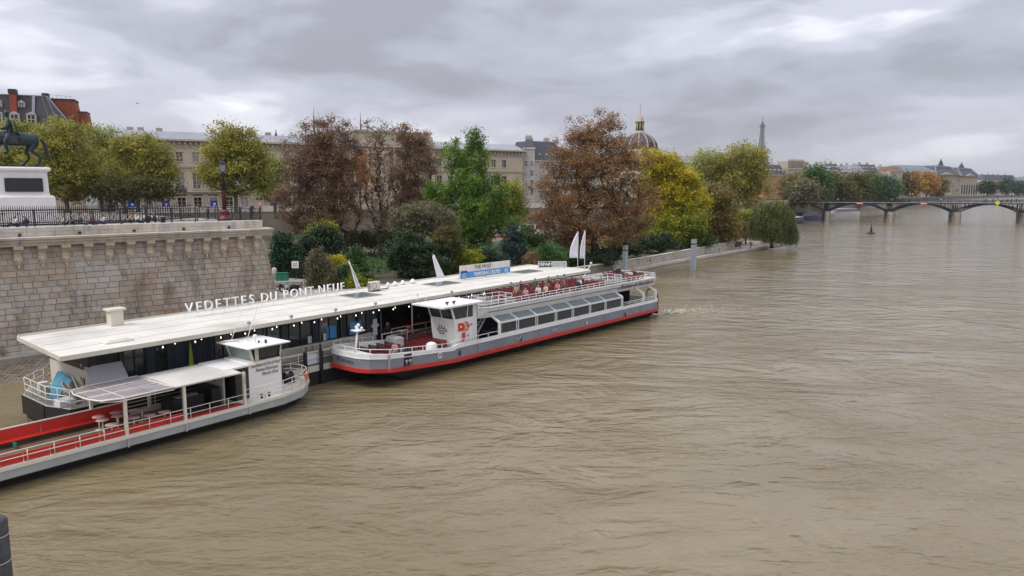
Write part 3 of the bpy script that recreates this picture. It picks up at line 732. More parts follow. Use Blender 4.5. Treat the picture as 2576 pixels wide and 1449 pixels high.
quad('window', [(0.98, 2.84, 3.66), (0.98, 0.48, 3.66), (0.64, 0.48, 4.6), (0.64, 2.84, 4.6)], M['glass'], wb)
q = MB(); q.loft([[(-0.55 + a, -0.02 + a, z), (3.75 - a, -0.02 + a, z), (3.75 - a, 3.3 - a, z), (-0.55 + a, 3.3 - a, z)] for z, a in ((4.60, 0.08), (4.64, 0.0), (4.76, 0.0), (4.84, 0.35), (4.88, 1.1))]); q.build('wheelhouse_roof', M['white'], wb)
for p in ((0.2, 0.35), (0.85, 0.3)):
    q = MB(); q.cyl(p[0], p[1], 4.8, 4.98, 0.05, n=8); q.tube([(p[0] - .12, p[1], 5.0), (p[0] + .12, p[1], 5.0)], 0.07, 8); q.build('horn', M['black'], wb)
q = MB(); q.tube([(-0.3, 2.9, 4.75), (-0.3, 2.9, 5.35)], 0.03, 6); q.box(-0.55, -0.05, 2.85, 2.95, 5.1, 5.15); q.lathe([(0.02, 5.35), (0.08, 5.37), (0.08, 5.5), (0.02, 5.54)], x=-0.3, y=2.9, n=8); q.tube([(0.3, 2.8, 4.75), (0.9, 2.9, 5.7)], 0.02, 5); q.build('aerial', M['white'], wb)
# painted mark on the front (little bridge and lamps), orange panel, extinguisher case, door
q = MB(); yc = 1.75; zc_ = 2.75; xx = 1.035
for i in range(14):
    a0, a1 = math.pi * i / 14, math.pi * (i + 1) / 14
    q.bar((xx, yc + 0.5 * math.cos(a0), zc_ + 0.10 * math.sin(a0)), (xx, yc + 0.5 * math.cos(a1), zc_ + 0.10 * math.sin(a1)), 0.045)
q.bar((xx, yc - 0.5, zc_ - 0.08), (xx, yc + 0.5, zc_ - 0.08), 0.04)
for s in (-0.25, 0.05, 0.3):
    q.bar((xx, yc + s, zc_ + .08), (xx, yc + s, zc_ + 0.34 + s * .3), 0.035); q.bar((xx, yc + s - .09, zc_ + 0.24), (xx, yc + s + .09, zc_ + 0.24), 0.03)
for s in (-0.1, 0.2): q.bar((xx, yc + s - .08, zc_ - .3), (xx, yc + s + .08, zc_ - .22), 0.06)
q.build('painted_emblem', M['textgrey'], wb)
q = MB(); q.box(1.38, 1.86, 0.36, 0.415, 2.72, 3.30); q.build('notice_panel', M['brightred'], wb)
q = MB(); q.box(1.55, 1.72, 0.345, 0.358, 2.95, 3.10); q.build('notice_print', M['white'], wb)
q = MB(); q.bbox(1.78, 2.06, 0.28, 0.415, 1.95, 2.55, 0.03); q.build('extinguisher_case', M['brightred'], wb)
q = MB(); q.box(3.43, 3.465, 0.395, 0.41, 1.9, 4.55); q.box(2.75, 2.9, 0.39, 0.41, 3.0, 3.12); q.box(2.35, 2.5, 0.39, 0.41, 2.2, 2.3); q.build('door_seam', M['textgrey'], wb)
# front wall of the saloon, stair lobby
q = MB(); q.box(3.5, 5.5, 2.7, 5.2, 1.15, 3.7); q.build('lobby_wall', M['white'], SB)
q = MB(); q.box(3.5, 5.5, 2.6, 2.68, 1.15, 3.3); q.build('lobby_lining', M['black'], SB)
st = MB()
for k in range(9): st.box(3.7 + k * 0.2, 3.95 + k * 0.2, 1.2, 2.5, 1.35 + k * 0.24, 1.40 + k * 0.24)
st.bar((3.6, 1.15, 1.3), (5.5, 1.15, 3.5), 0.05, 0.16); st.bar((3.6, 1.1, 1.9), (5.3, 1.1, 3.9), 0.05)
st.build('stair', M['steel'], SB)
# saloon: floor, ceiling, benches behind the glass
WX = [5.63, 7.82, 10.31, 13.0, 15.5, 18.2, 20.8, 23.7]
q = MB(); q.prism([(5.6, 0.95), (31.0, 0.95), (31.0, 4.5), (5.6, 4.5)], 3.14, 3.19); q.build('ceiling', M['white'], SB)
q = MB(); q.box(23.72, 23.8, 0.6, 5.2, 1.15, 3.14); q.build('bulkhead', M['windark'], SB)
q = MB(); q.box(27.4, 27.5, 1.4, 4.6, 1.15, 3.14); q.box(24.3, 27.4, 3.6, 3.7, 1.15, 3.14); q.build('aft_cabin', M['black'], SB)
q = MB(); q.box(5.66, 23.7, 2.55, 2.60, 1.15, 3.14); q.build('centre_partition', M['black'], SB)
tb = MB(); tb.box(0, 1.4, -0.3, 0.3, 0.70, 0.74); tb.box(0.6, 0.8, -0.1, 0.1, 0, 0.7); tbm = tb.mesh('saloon_table', M['textgrey'])
for k in range(16):
    inst('saloon_table', tbm, SB, (6.2 + k * 1.08, 1.0, 1.15), (0, 0, R(90)))
pm = MB()
gl = []
for i in range(7):
    a, b = WX[i], WX[i + 1]
    quad('window', [(a + 0.16, 0.05, 1.95), (b - 0.16, 0.05, 1.95), (b - 0.16, 0.05, 2.74), (a + 0.16, 0.05, 2.74)], M['glass_side'], SB)
    quad('roof_window', [(a + 0.07, 0.06, 2.86), (b - 0.07, 0.06, 2.86), (b - 0.07, 0.84, 3.21), (a + 0.07, 0.84, 3.21)], M['glass_see'], SB)
    quad('window', [(b - 0.16, 5.35, 1.95), (a + 0.16, 5.35, 1.95), (a + 0.16, 5.35, 2.74), (b - 0.16, 5.35, 2.74)], M['glass_side'], SB)
    quad('roof_window', [(b - 0.07, 5.34, 2.86), (a + 0.07, 5.34, 2.86), (a + 0.07, 4.56, 3.21), (b - 0.07, 4.56, 3.21)], M['glass_see'], SB)
fr = MB()
for x in WX:
    for y, s in ((0.04, 1), (5.36, -1)):
        for d in (-0.12, 0.12):
            fr.box(x + d - 0.035, x + d + 0.035, y - 0.035, y + 0.035, 1.85, 2.80)
        fr.bar((x - .06, y, 2.84), (x - .06, y + s * 0.82, 3.23), 0.05); fr.bar((x + .06, y, 2.84), (x + .06, y + s * 0.82, 3.23), 0.05)
for y in (0.03, 5.37):
    fr.box(5.5, 23.85, y - 0.05, y + 0.05, 2.74, 2.86); fr.box(5.5, 23.85, y - 0.03, y + 0.03, 1.86, 1.95)
fr.build('window_frame', M['white'], SB)
q = MB()
for x in (5.6, 23.75):
    q.bar((x, 0.02, 1.86), (x, 0.02, 2.86), 0.14); q.bar((x, 0.0, 2.84), (x, 0.86, 3.26), 0.14)
for x in (27.75, 30.25):
    for y, s in ((0.06, 1), (5.34, -1)):
        q.bar((x + 0.15, y, 1.86), (x + 0.15, y, 2.75), 0.2, 0.16); q.bar((x + 0.15, y, 2.72), (x - 0.15, y + s * 0.75, 3.25), 0.2, 0.16)
q.build('side_frame', M['white'], SB)
# upper deck ------------------------------------------------------------
TOP = [(5.1, 0.48), (31.0, 0.42), (31.3, 0.9), (31.3, 4.5), (31.0, 4.98), (5.1, 4.92), (4.35, 4.4), (4.05, 3.6), (4.05, 1.8), (4.35, 1.0)]
BOT = [(5.1, 0.86), (31.6, 0.86), (31.85, 1.1), (31.85, 4.3), (31.6, 4.54), (5.1, 4.54), (4.2, 4.3), (3.8, 3.6), (3.8, 1.8), (4.2, 1.15)]
n_ = len(TOP); q = MB()
q.raw([(p[0], p[1], 3.2) for p in BOT] + [(p[0], p[1], 4.06) for p in TOP], [(i, (i + 1) % n_, n_ + (i + 1) % n_, n_ + i) for i in range(n_)])
TI = offset_poly(TOP, -0.12)
q.raw([(p[0], p[1], 4.06) for p in TOP] + [(p[0], p[1], 4.06) for p in TI], [(i, (i + 1) % n_, n_ + (i + 1) % n_, n_ + i) for i in range(n_)])
q.raw([(p[0], p[1], 4.06) for p in TI] + [(p[0], p[1], 3.7) for p in TI], [(i, (i + 1) % n_, n_ + (i + 1) % n_, n_ + i) for i in range(n_)])
TL = offset_poly(TOP, 0.05)
q.raw([(p[0], p[1], 4.0) for p in TL] + [(p[0], p[1], 4.09) for p in TL] + [(p[0], p[1], 4.09) for p in TI], [(i, (i + 1) % n_, n_ + (i + 1) % n_, n_ + i) for i in range(n_)] + [(n_ + i, n_ + (i + 1) % n_, 2 * n_ + (i + 1) % n_, 2 * n_ + i) for i in range(n_)])
q.build('upper_fascia', M['white'], SB)
q = MB(); q.prism(TI, 3.62, 3.72); q.build('upper_deck', M['deck'], SB)
q = MB(); RL = offset_poly(TOP, -0.06); railing(q, [(p[0], p[1], 4.08) for p in RL] + [(RL[0][0], RL[0][1], 4.08)], 0.42, 0.026, levels=(1.0, 0.5), step=0.95); q.build('upper_rail', M['white'], SB)
def pen(x0, x1, y0, y1):
    q = MB(); railing(q, [(x0, y0, 3.72), (x1, y0, 3.72), (x1, y1, 3.72), (x0, y1, 3.72), (x0, y0, 3.72)], 0.92, 0.022, levels=(1.0, 0.66, 0.33), step=0.9); q.build('stair_rail', M['white'], SB)
    q = MB(); q.box(x0 + .1, x1 - .1, y0 + .1, y1 - .1, 3.725, 3.74); q.build('stair_well', M['black'], SB)
pen(5.6, 9.0, 1.6, 3.0); pen(22.9, 26.4, 1.7, 3.4)
bu = bench_mesh(1.55)
for k in range(14):
    x = 9.6 + k * 0.93
    inst('bench', bu, SB, (x, 0.75, 3.72)); inst('bench', bu, SB, (x, 3.1, 3.72))
for x in (27.4, 28.3, 29.2): inst('bench', bu, SB, (x, 0.8, 3.72)); inst('bench', bu, SB, (x, 3.1, 3.72))
# stern gear
q = MB(); q.torus((31.5, 1.2, 2.2), 0.55, 0.06, 'X', 18, 6); q.tube([(31.4, 0.4, 1.2), (31.4, 0.4, 2.2)], 0.12, 8); q.build('stern_hoop', M['black'], SB)
q = MB(); q.box(31.36, 31.5, 0.3, 0.75, 0.2, 1.85); q.build('rudder_post', M['darkbrown'], SB)
def lifebuoy(loc, rz, label, rx=0.0):
    t = empty('lifebuoy', loc, rz, label, 'lifebuoy', 'orange lifebuoys')
    q = MB(); q.torus((0, 0, 0), 0.27, 0.075, 'Y', 20, 8); q.build('ring', M['orange'], t)
    for k in range(4):
        a = math.pi / 4 + k * math.pi / 2
        q = MB(); q.at((0.27 * math.cos(a), 0, 0.27 * math.sin(a))); q.lathe([(0.08, -0.05), (0.083, 0.0), (0.08, 0.05)], n=8); q.build('band', M['white'], t)
    return t
def wpt(root, p): return root.matrix_basis @ Vector(p)
import mathutils
for r_ in (SB,): r_.matrix_basis = Matrix.Translation(r_.location) @ Matrix.Rotation(r_.rotation_euler.z, 4, 'Z')
lifebuoy(wpt(SB, (2.16, 0.30, 3.02)), R(50.2), 'orange lifebuoy on the white wheelhouse side of the grey and white boat')
# foam behind the stern
fo = MB(); r = random.Random(9)
for k in range(420):
    t_ = r.random() ** 1.5; x = 31.6 + t_ * 11; y = 1.6 - t_ * 4.5 + r.gauss(0, 0.55 + t_ * 1.1); s = r.uniform(0.04, 0.22) * (1.25 - t_ * .9)
    fo.at((x, y, 0.0)); fo.loft([[(s * 1.5 * math.cos(a) * e, s * math.sin(a) * e, z) for a in [k2 * math.pi / 4 for k2 in range(8)]] for e, z in ((1.0, 0.004), (0.55, 0.03), (0.2, 0.045))], smooth=True)
M['foam'] = mat('foam', (0.42, 0.37, 0.28), 0.8, 0.2, 4)
tag(fo.build('wake_foam', M['foam'], None, SB.location, R(50.2)), 'pale foam of the churned water behind the boat stern', kind='stuff')
# ================================================================== LANDING PONTOON
PO = empty('landing_pontoon', (-22.41, 35.75, 0), R(51), 'long floating landing stage under a flat cream roof with white roof letters', 'pontoon')
PO.matrix_basis = Matrix.Translation(PO.location) @ Matrix.Rotation(R(51), 4, 'Z')
RF = [(0, 0), (50.4, 1.5), (51.6, 3.0), (51.1, 9.9), (0.5, 7.6)]
q = MB(); q.prism(RF, 4.62, 4.80); ro = q.build('roof', M['roofwhite'], PO)
q = MB(); q.bar((0, -0.03, 4.72), (50.4, 1.47, 4.72), 0.05, 0.24); q.bar((-0.02, 0, 4.72), (0.48, 7.6, 4.72), 0.05, 0.24); q.bar((50.4, 1.47, 4.72), (51.62, 3.0, 4.72), 0.05, 0.24); q.bar((51.62, 3.0, 4.72), (51.12, 9.9, 4.72), 0.05, 0.24); q.bar((0.5, 7.62, 4.75), (51.1, 9.92, 4.75), 0.06, 0.30)
q.build('gutter', M['cream'], ro)
for yy in (1.9, 3.9, 5.9):
    q = MB(); q.bar((0.1 * yy, yy, 4.812), (51, yy + 1.2, 4.812), 0.05, 0.02); q.build('roof_seam', M['rail'], ro)
for k in range(24):
    x = 2 + k * 2.05; q = MB(); q.bar((x, 0.1 + x * .03, 4.808), (x + .4, 7.6 + x * .045, 4.808), 0.03, 0.012); q.build('roof_joint', M['rail'], ro)
# fittings on the roof
q = MB(); q.bbox(5.2, 5.95, 6.7, 7.35, 4.8, 5.75, 0.03); q.bbox(5.05, 6.1, 6.6, 7.45, 5.75, 5.88, 0.03); q.build('vent_stack', M['cream'], PO)
q = MB(); q.bbox(2.7, 4.2, 1.4, 2.5, 4.8, 4.93, 0.04); q.bbox(2.9, 4.0, 1.55, 2.3, 4.93, 4.97, 0.02); q.build('roof_hatch', M['roofwhite'], PO)
ac = MB(); ac.bbox(25.35, 26.35, 6.5, 6.95, 4.92, 5.6, 0.03); acb = ac.build('air_conditioner', M['cream'], PO)
q = MB(); q.box(25.45, 26.3, 6.45, 7.0, 4.8, 4.92); q.build('bracket', M['black'], acb)
q = MB()
for k in range(7): q.box(25.33, 25.35, 6.53, 6.92, 5.0 + k * .08, 5.04 + k * .08)
q.build('grille', M['textgrey'], acb)
q = MB(); q.torus((25.7, 6.49, 5.26), 0.24, 0.015, 'Y'); q.build('fan_guard', M['textgrey'], acb)
q = MB(); q.tube([(26.4, 6.8, 4.9), (27.4, 6.9, 4.85), (27.9, 7.3, 4.83)], 0.04, 6); q.build('pipe', M['black'], acb)
def skylight(x0, x1, y0, y1):
    q = MB(); q.box(x0, x1, y0, y1, 4.80, 4.86); s = q.build('skylight', M['steel'], PO)
    q = MB(); q.box(x0 + .07, x1 - .07, y0 + .07, y1 - .07, 4.86, 4.875); q.build('pane', M['glass_see'], s)
skylight(22.2, 24.7, 4.4, 6.7); skylight(31.2, 34.3, 4.7, 6.7); skylight(43.6, 46.8, 4.9, 6.9)
for x, y, s in ((29.2, 7.9, .22), (30.2, 8.0, .2), (31.4, 8.0, .24), (28.4, 7.9, .15)):
    q = MB(); q.lathe([(s, 4.85), (s * 1.05, 4.95), (s * .8, 5.1), (s * .3, 5.2), (0.01, 5.22)], x=x, y=y, n=10); q.tube([(x, y, 4.9), (x + .4, y, 5.0)], 0.06, 6); q.build('searchlight', M['white'], PO)
for x in (10.6, 13.6, 17.1, 20.6, 28.5, 36.0, 43.0):
    q = MB(); q.box(x - .09, x + .09, 0.35, 0.5, 4.92, 5.08); q.box(x - .02, x + .02, 0.4, 0.45, 4.8, 4.95); q.build('floodlight', M['steel'], PO)
q = MB()
for k in range(14): q.tube([(0.2 + k * 0.02, 5.2 - k * 0.35, 4.6), (0.15, 5.1 - k * .35, 4.35), (0.2, 4.9 - k * .35, 4.58)], 0.012, 4)
# letters on the roof
LT = empty('roof_lettering', wpt(PO, (0, 0, 0)), R(51), 'large white standing letters spelling the pier name on the cream roof', 'sign')
def letters(body, x0, x1, y0, y1, z, size, m_, parent, name='letter'):
    # advance widths roughly follow the glyphs
    wd = {' ': 0.45, 'I': 0.35, '-': 0.45, 'E': 0.82, 'F': 0.8, 'T': 0.85, 'U': 0.95, 'M': 1.1, 'O': 1.1, 'N': 1.0, 'D': 1.0, 'V': 0.95, 'P': 0.88, 'S': 0.85}
    tot = sum(wd.get(c, 0.9) for c in body); u = 0
    for c in body:
        wc = wd.get(c, 0.9); t_ = (u + wc / 2) / tot
        if c != ' ': text(name, c, size, m_, parent, (x0 + (x1 - x0) * t_, y0 + (y1 - y0) * t_, z), (R(90), 0, math.atan2(y1 - y0, x1 - x0)), extrude=0.05, offset=-0.006)
        u += wc
letters('VEDETTES DU PONT-NEUF', 9.5, 23.3, 6.2, 7.2, 5.40, 0.94, M['textwhite'], LT)
q = MB(); q.bar((9.5, 6.2, 5.06), (23.3, 7.2, 5.06), 0.04)
for k in range(15):
    t_ = k / 14; q.bar((9.5 + 13.8 * t_, 6.2 + t_, 4.8), (9.5 + 13.8 * t_, 6.2 + t_, 5.08), 0.04)
q.build('letter_frame', M['white'], LT)
# hull and decks
HP = [(0.6, 7.9), (0.6, 4.5), (1.2, 2.7), (12.4, 2.6), (12.6, 0.75), (50.5, 0.75), (52.0, 2.5), (52.0, 10.6), (1.5, 9.6)]
ar = sum(HP[i][0] * HP[(i + 1) % 9][1] - HP[(i + 1) % 9][0] * HP[i][1] for i in range(9))
if ar < 0: HP = HP[::-1]
q = MB(); q.prism(offset_poly(HP, -0.1), -0.6, 0.95); q.build('float_hull', M['darkhull'], PO)
q = MB(); q.prism(HP, 0.95, 1.35); q.build('deck_edge', M['cream'], PO)
q = MB(); q.prism(offset_poly(HP, -0.06), 1.35, 1.37); q.build('deck', M['deck'], PO)
q = MB(); q.box(0.52, 0.62, 4.6, 7.9, 0.3, 1.34); q.bar((0.6, 4.5, .82), (1.2, 2.66, .82), 0.12, 1.0); q.bar((1.2, 2.62, .82), (12.4, 2.52, .82), 0.12, 1.0); q.build('fender_strake', M['black'], PO)
# left-hand end rails and steps
q = MB(); railing(q, [(2.2, 9.3, 1.37), (0.7, 7.8, 1.37), (0.7, 4.6, 1.37), (1.25, 2.8, 1.37), (3.4, 2.7, 1.37), (5.5, 2.7, 1.37)], 1.02, 0.03, levels=(1.0, .62, .3), step=1.0); q.build('end_rail', M['rail'], PO)
q = MB(); q.bbox(0.9, 1.7, 3.3, 4.2, 1.37, 1.7, .02); q.bar((1.3, 3.9, 2.6), (1.9, 3.6, 1.4), 0.5, 0.06); q.build('white_gangplank', M['flag'], PO)
q = MB(); q.loft([[(1.9, 6.2, 2.75), (2.05, 5.9, 2.8), (2.05, 4.6, 2.55), (1.95, 4.3, 2.5)], [(1.5, 6.0, 2.2), (1.6, 5.5, 2.25), (1.55, 4.6, 2.15), (1.5, 4.4, 2.2)], [(1.2, 5.7, 1.5), (1.5, 5.4, 1.5), (1.5, 4.7, 1.45), (1.3, 4.6, 1.45)]]); tp = q.build('tarpaulin_cover', M['tarp'], PO)
for k in range(5):
    q = MB(); rr = random.Random(k); x, y = 1.2 + rr.random() * .8, 6.0 + rr.random() * 1.6; q.bbox(x, x + .5, y, y + .4, 1.37, 1.37 + .3 + rr.random() * .4, .03); q.build('crate', M[rr.choice(['textgrey', 'flag', 'steel'])], PO)
# cabin building
q = MB(); q.box(2.35, 2.5, 3.0, 8.6, 1.37, 3.15); q.build('end_wall_lower', M['cream'], PO)
q = MB(); q.box(2.30, 2.48, 2.95, 8.65, 3.15, 4.62); q.build('end_wall_upper', M['darkbrown'], PO)
wn_ = MB(); wn_.box(2.32, 2.34, 3.6, 4.2, 1.75, 2.65); wo = wn_.build('window', M['windark'], PO)
q = MB()
for k in range(5): q.box(2.29, 2.315, 3.68 + k * .11, 3.70 + k * .11, 1.75, 2.65)
q.build('bars', M['rail'], wo)
q = MB(); q.cyl(2.2, 3.5, 3.4, 3.55, .07, n=8); q.build('bulkhead_lamp', M['steel'], PO)
fy = 3.0
def wall(x0, x1, z0, z1, m_, name='facade_panel'):
    q = MB(); q.box(x0, x1, fy, fy + 0.12, z0, z1); return q.build(name, M[m_], PO)
wall(2.36, 5.45, 1.37, 2.3, 'cream'); wall(5.45, 22.8, 1.37, 2.34, 'cream')
wall(2.36, 2.75, 2.3, 4.62, 'darkbrown'); wall(4.0, 4.2, 2.3, 4.62, 'darkbrown'); wall(2.75, 4.0, 4.1, 4.62, 'darkbrown'); wall(2.75, 4.0, 2.3, 3.3, 'darkbrown')
wall(4.2, 5.5, 4.1, 4.62, 'black')
# navy cladding boards
x = 5.5
openings = [(4.2, 5.45, 1.4, 4.1), (6.0, 6.7, 3.1, 3.9), (9.7, 10.9, 1.4, 4.1), (12.4, 14.5, 2.34, 4.05), (15.1, 16.98, 2.34, 4.05), (17.6, 19.3, 2.34, 4.15), (20.05, 21.9, 2.34, 4.15)]
bm_ = MB().box(0, 0.235, -0.012, 0.06, 0, 2.27).mesh('cladding_board', M['navywall'])
obj_var(M['navywall'], 0.25)
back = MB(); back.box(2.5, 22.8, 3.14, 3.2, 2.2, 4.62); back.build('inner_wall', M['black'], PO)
k = 0
while x < 22.7:
    if not any(o[0] - 0.1 < x + 0.12 < o[1] + 0.1 for o in openings):
        inst('cladding_board', bm_, PO, (x, fy, 2.35))
    else:
        op = [o for o in openings if o[0] - 0.1 < x + 0.12 < o[1] + 0.1][0]
        q = 4.62 - op[3]
        inst('cladding_board', bm_, PO, (x, fy, op[3] + .005), (0, 0, 0), (1, 1, (q - .01) / 2.27))
    x += 0.245
for i, o in enumerate(openings):
    q = MB(); q.box(o[0], o[1], fy + .05, fy + .07, o[2], o[3]); wi = q.build('window' if o[2] > 2 else 'glass_door', M['glass'], PO)
    q = MB()
    for a in (o[0] + .03, (o[0] + o[1]) / 2, o[1] - .03): q.box(a - .03, a + .03, fy - .02, fy + .05, o[2], o[3])
    for a in (o[2] + .03, o[3] - .03): q.box(o[0], o[1], fy - .02, fy + .05, a - .03, a + .03)
    q.build('frame', M['black'], wi)
for a, b2 in ((18.2, 19.1), (20.3, 21.4)):
    q = MB(); q.box(a, b2, fy + 0.02, fy + .045, 2.45, 3.35); q.build('blue_poster', M['bbblue'], PO)
q = MB(); q.box(22.35, 22.75, 2.8, 2.86, 2.1, 3.35); q.box(22.2, 22.9, 2.78, 2.88, 2.75, 2.95); q.build('notice_board', M['flag'], PO)
for x0, x1 in ((17.9, 18.15), (16.6, 16.9)):
    q = MB(); q.box(x0, x1, fy - .03, fy - .01, 2.4, 2.9); q.build('notice', M['flag'], PO)
# big white slatted shutter
q = MB(); q.bar((2.15, 3.0, 3.42), (2.15, 2.0, 2.42), .06); q.bar((4.05, 3.0, 3.42), (4.05, 2.0, 2.42), .06)
sh = q.build('shutter_frame', M['flag'], PO)
for k in range(14):
    t_ = (k + .5) / 14; q = MB(); q.at((3.1, 3.0 - t_, 3.42 - t_), rx=R(45)); q.box(-0.93, 0.93, -0.05, 0.05, -0.012, 0.012); q.build('shutter_slat', M['flag'], sh)
q = MB()
for xx in (1.9, 2.2): q.tube([(xx, 2.6, 1.4), (xx - .3, 3.3, 3.0)], .03, 5)
q.build('shutter_stay', M['rail'], PO)
# ceiling over the front promenade, columns, bulbs
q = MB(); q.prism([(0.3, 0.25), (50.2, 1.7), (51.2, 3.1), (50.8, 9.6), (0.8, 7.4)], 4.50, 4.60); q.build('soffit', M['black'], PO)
for x in (12.9, 17.35, 22.95, 25.8, 29.6, 33.5, 37.5, 41.5, 45.5, 49.5):
    q = MB(); q.cyl(x, 2.6 if x < 23 else 2.2, 1.37, 4.5, 0.06, n=8); q.build('column', M['textgrey'] if x < 25 else M['rail'], PO)
for k in range(34):
    x = 5.5 + k * 0.85 + (k % 3) * 0.1
    t_ = MB(); t_.lathe([(0.005, 4.22), (0.035, 4.25), (0.035, 4.29), (0.01, 4.34)], x=x, y=0.9 + 0.5 * (k % 2), n=6); b_ = t_.build('bulb', M['bulb'], PO)
q = MB(); q.tube([(5, 0.9, 4.4), (20, 0.95, 4.36), (34, 1.4, 4.4)], .012, 4); q.tube([(5, 1.4, 4.4), (20, 1.45, 4.36), (34, 1.9, 4.4)], .012, 4); q.build('bulb_cable', M['black'], PO)
# open waiting terrace: dark back wall, low wall, counters
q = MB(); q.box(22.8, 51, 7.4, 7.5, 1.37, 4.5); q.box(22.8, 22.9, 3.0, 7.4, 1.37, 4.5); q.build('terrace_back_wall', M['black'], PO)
q = MB(); q.box(22.8, 24.4, 3.2, 4.0, 1.37, 2.4); q.box(26.5, 28.0, 6.4, 7.2, 1.37, 2.5); q.build('counter', M['black'], PO)
bt = bench_mesh(2.6)
for k in range(16): inst('bench', bt, PO, (25.0 + k * 1.15, 3.6, 1.37))
rl = MB(); railing(rl, [(24.1, 2.7, 1.37), (50, 2.9, 1.37)], 1.0, 0.028, levels=(1.0, .5), step=1.8); rl.build('terrace_rail', M['rail'], PO)
q = MB(); q.box(24.1, 50, 2.72, 2.76, 1.4, 1.95); q.build('rail_panel', M['steel'], PO)
rl = MB(); railing(rl, [(12.7, 0.85, 1.37), (19.2, 0.9, 1.37)], 0.95, 0.025, levels=(1.0, .93, .5), step=1.6); railing(rl, [(12.7, 2.4, 1.37), (22, 2.4, 1.37)], 1.0, 0.025, levels=(1.0, .5), step=1.6); rl.build('gangway_rail', M['rail'], PO)
q = MB(); q.box(14.9, 16.3, 0.92, 0.94, 1.45, 2.2); q.build('rail_mesh_panel', M['flag'], PO)
rl = MB(); railing(rl, [(21.5, 0.85, 1.37), (24.0, 0.85, 1.37)], 1.2, 0.025, levels=(1.0, .15), step=2.5); rl.build('boarding_gate', M['rail'], PO)
for x in (14.7, 15.95, 19.0):
    q = MB(); q.box(x - .09, x + .09, 0.55, 0.74, 0.1, 2.4); q.build('timber_fender', M['black'], PO)
q = MB(); q.lathe([(0.02, 2.36), (0.33, 2.36), (0.33, 2.40), (0.02, 2.40)], x=24.1, y=1.6, n=14); q.cyl(24.1, 1.6, 1.37, 2.36, .03, n=6); q.build('standing_table', M['rail'], PO)
# things on the pontoon
t = empty('folded_parasol', wpt(PO, (7.95, 2.6, 1.37)), 0, 'closed lime green parasol in front of the navy pontoon cladding', 'parasol')
q = MB(); q.lathe([(0.16, 0.35), (0.17, 0.8), (0.13, 1.6), (0.05, 2.5), (0.01, 2.65)], n=8); q.build('canopy', M['lime'], t)
q = MB(); q.cyl(0, 0, 0, 2.7, 0.03, n=6); q.cyl(0, 0, 0, 0.08, 0.25, n=10); q.build('pole', M['steel'], t)
lifebuoy(wpt(PO, (25.9, 2.62, 2.1)), R(51), 'orange lifebuoy on the rail of the covered terrace beside the wheelhouse')
BK = empty('bicycle', wpt(PO, (15.6, 2.2, 1.37)), R(51), 'bicycle leaning on the pontoon gangway rail', 'bicycle')
q = MB(); q.torus((0, 0, .33), .31, .02, 'Y', 18, 5); q.build('wheel', M['black'], BK); q = MB(); q.torus((1.0, 0, .33), .31, .02, 'Y', 18, 5); q.build('wheel', M['black'], BK)
q = MB()
for p, r_ in (((0, 0, .33), (.25, 0, .8)), ((.25, 0, .8), (.75, 0, .8)), ((.4, 0, .33), (.28, 0, .92)), ((.4, 0, .33), (.78, 0, .78)), ((0, 0, .33), (.4, 0, .33)), ((1.0, 0, .33), (.76, 0, .95)), ((.76, -.25, .97), (.76, .25, .97))): q.tube([p, r_], .018, 5)
q.box(.18, .4, -.06, .06, .92, .96); q.build('frame', M['black'], BK)
# planter tables near the navy wall
for k, (x, y) in enumerate(((6.5, 2.3), (5.9, 2.2))):
    t = empty('cafe_chair', wpt(PO, (x, y, 1.37)), R(30 + 60 * k), ['black cafe chair on the pontoon deck below the navy cladding', 'second black cafe chair nearer the shutter on the pontoon deck'][k], 'chair', 'cafe chairs on the pontoon')
    q = MB(); q.box(-.22, .22, -.22, .22, .44, .48); q.build('seat', M['black'], t); q = MB(); q.box(-.22, .22, .2, .24, .6, .95); q.build('backrest', M['black'], t)
    for a, b2 in ((-.2, -.2), (.2, -.2), (-.2, .22), (.2, .22)): q = MB(); q.tube([(a, b2, 0), (a * .9, b2 * .9, .45 if b2 < 0 else .9)], .015, 5); q.build('leg', M['black'], t)
# billboards
BB = empty('billboard', wpt(PO, (0, 0, 0)), R(51), 'long blue and cream cruise advertising board standing on the pontoon roof', 'sign')
q = MB(); q.box(35.8, 43.1, 6.32, 6.40, 4.9, 6.12); q.build('panel', M['bbtop'], BB)
q = MB(); q.box(35.8, 43.1, 6.295, 6.315, 4.92, 5.50); q.build('blue_band', M['bbblue'], BB)
q = MB(); q.box(35.85, 36.75, 6.27, 6.29, 5.42, 5.62); q.build('small_logo', M['blue'], BB)
text('lettering', 'THE MOST', 0.52, M['textgrey'], BB, (39.0, 6.29, 5.82), (R(90), 0, 0))
text('lettering', 'PARISIAN CRUISE', 0.50, M['textwhite'], BB, (39.6, 6.28, 5.18), (R(90), 0, 0), offset=.006)
q = MB(); q.torus((36.3, 6.27, 5.18), .18, .03, 'Y', 16, 4); q.build('round_mark', M['textwhite'], BB)
q = MB()
for a in (42.3, 42.6): q.bar((a - .12, 6.28, 4.98), (a, 6.28, 5.42), .04); q.bar((a + .12, 6.28, 4.98), (a, 6.28, 5.42), .04)
q.build('tower_mark', M['textwhite'], BB)
q = MB()
for a in (36.5, 39.5, 42.5): q.bar((a, 6.5, 6.0), (a, 7.2, 4.8), .05); q.box(a - .03, a + .03, 6.4, 6.46, 4.8, 6.1)
q.build('strut', M['steel'], BB)
ang = math.atan2(4.82 - 7.19, 50.85 - 48.93)
DP = empty('departure_sign', wpt(PO, (48.93, 7.19, 4.8)), R(51) + ang, 'dark DEPART sign with blank grey display on the far end of the roof', 'sign')
q = MB(); q.box(0, 3.05, 0, .12, .10, .72); q.build('case', M['flag'], DP)
q = MB(); q.box(.04, 1.52, -.015, -.002, .13, .69); q.build('name_plate', M['black'], DP)
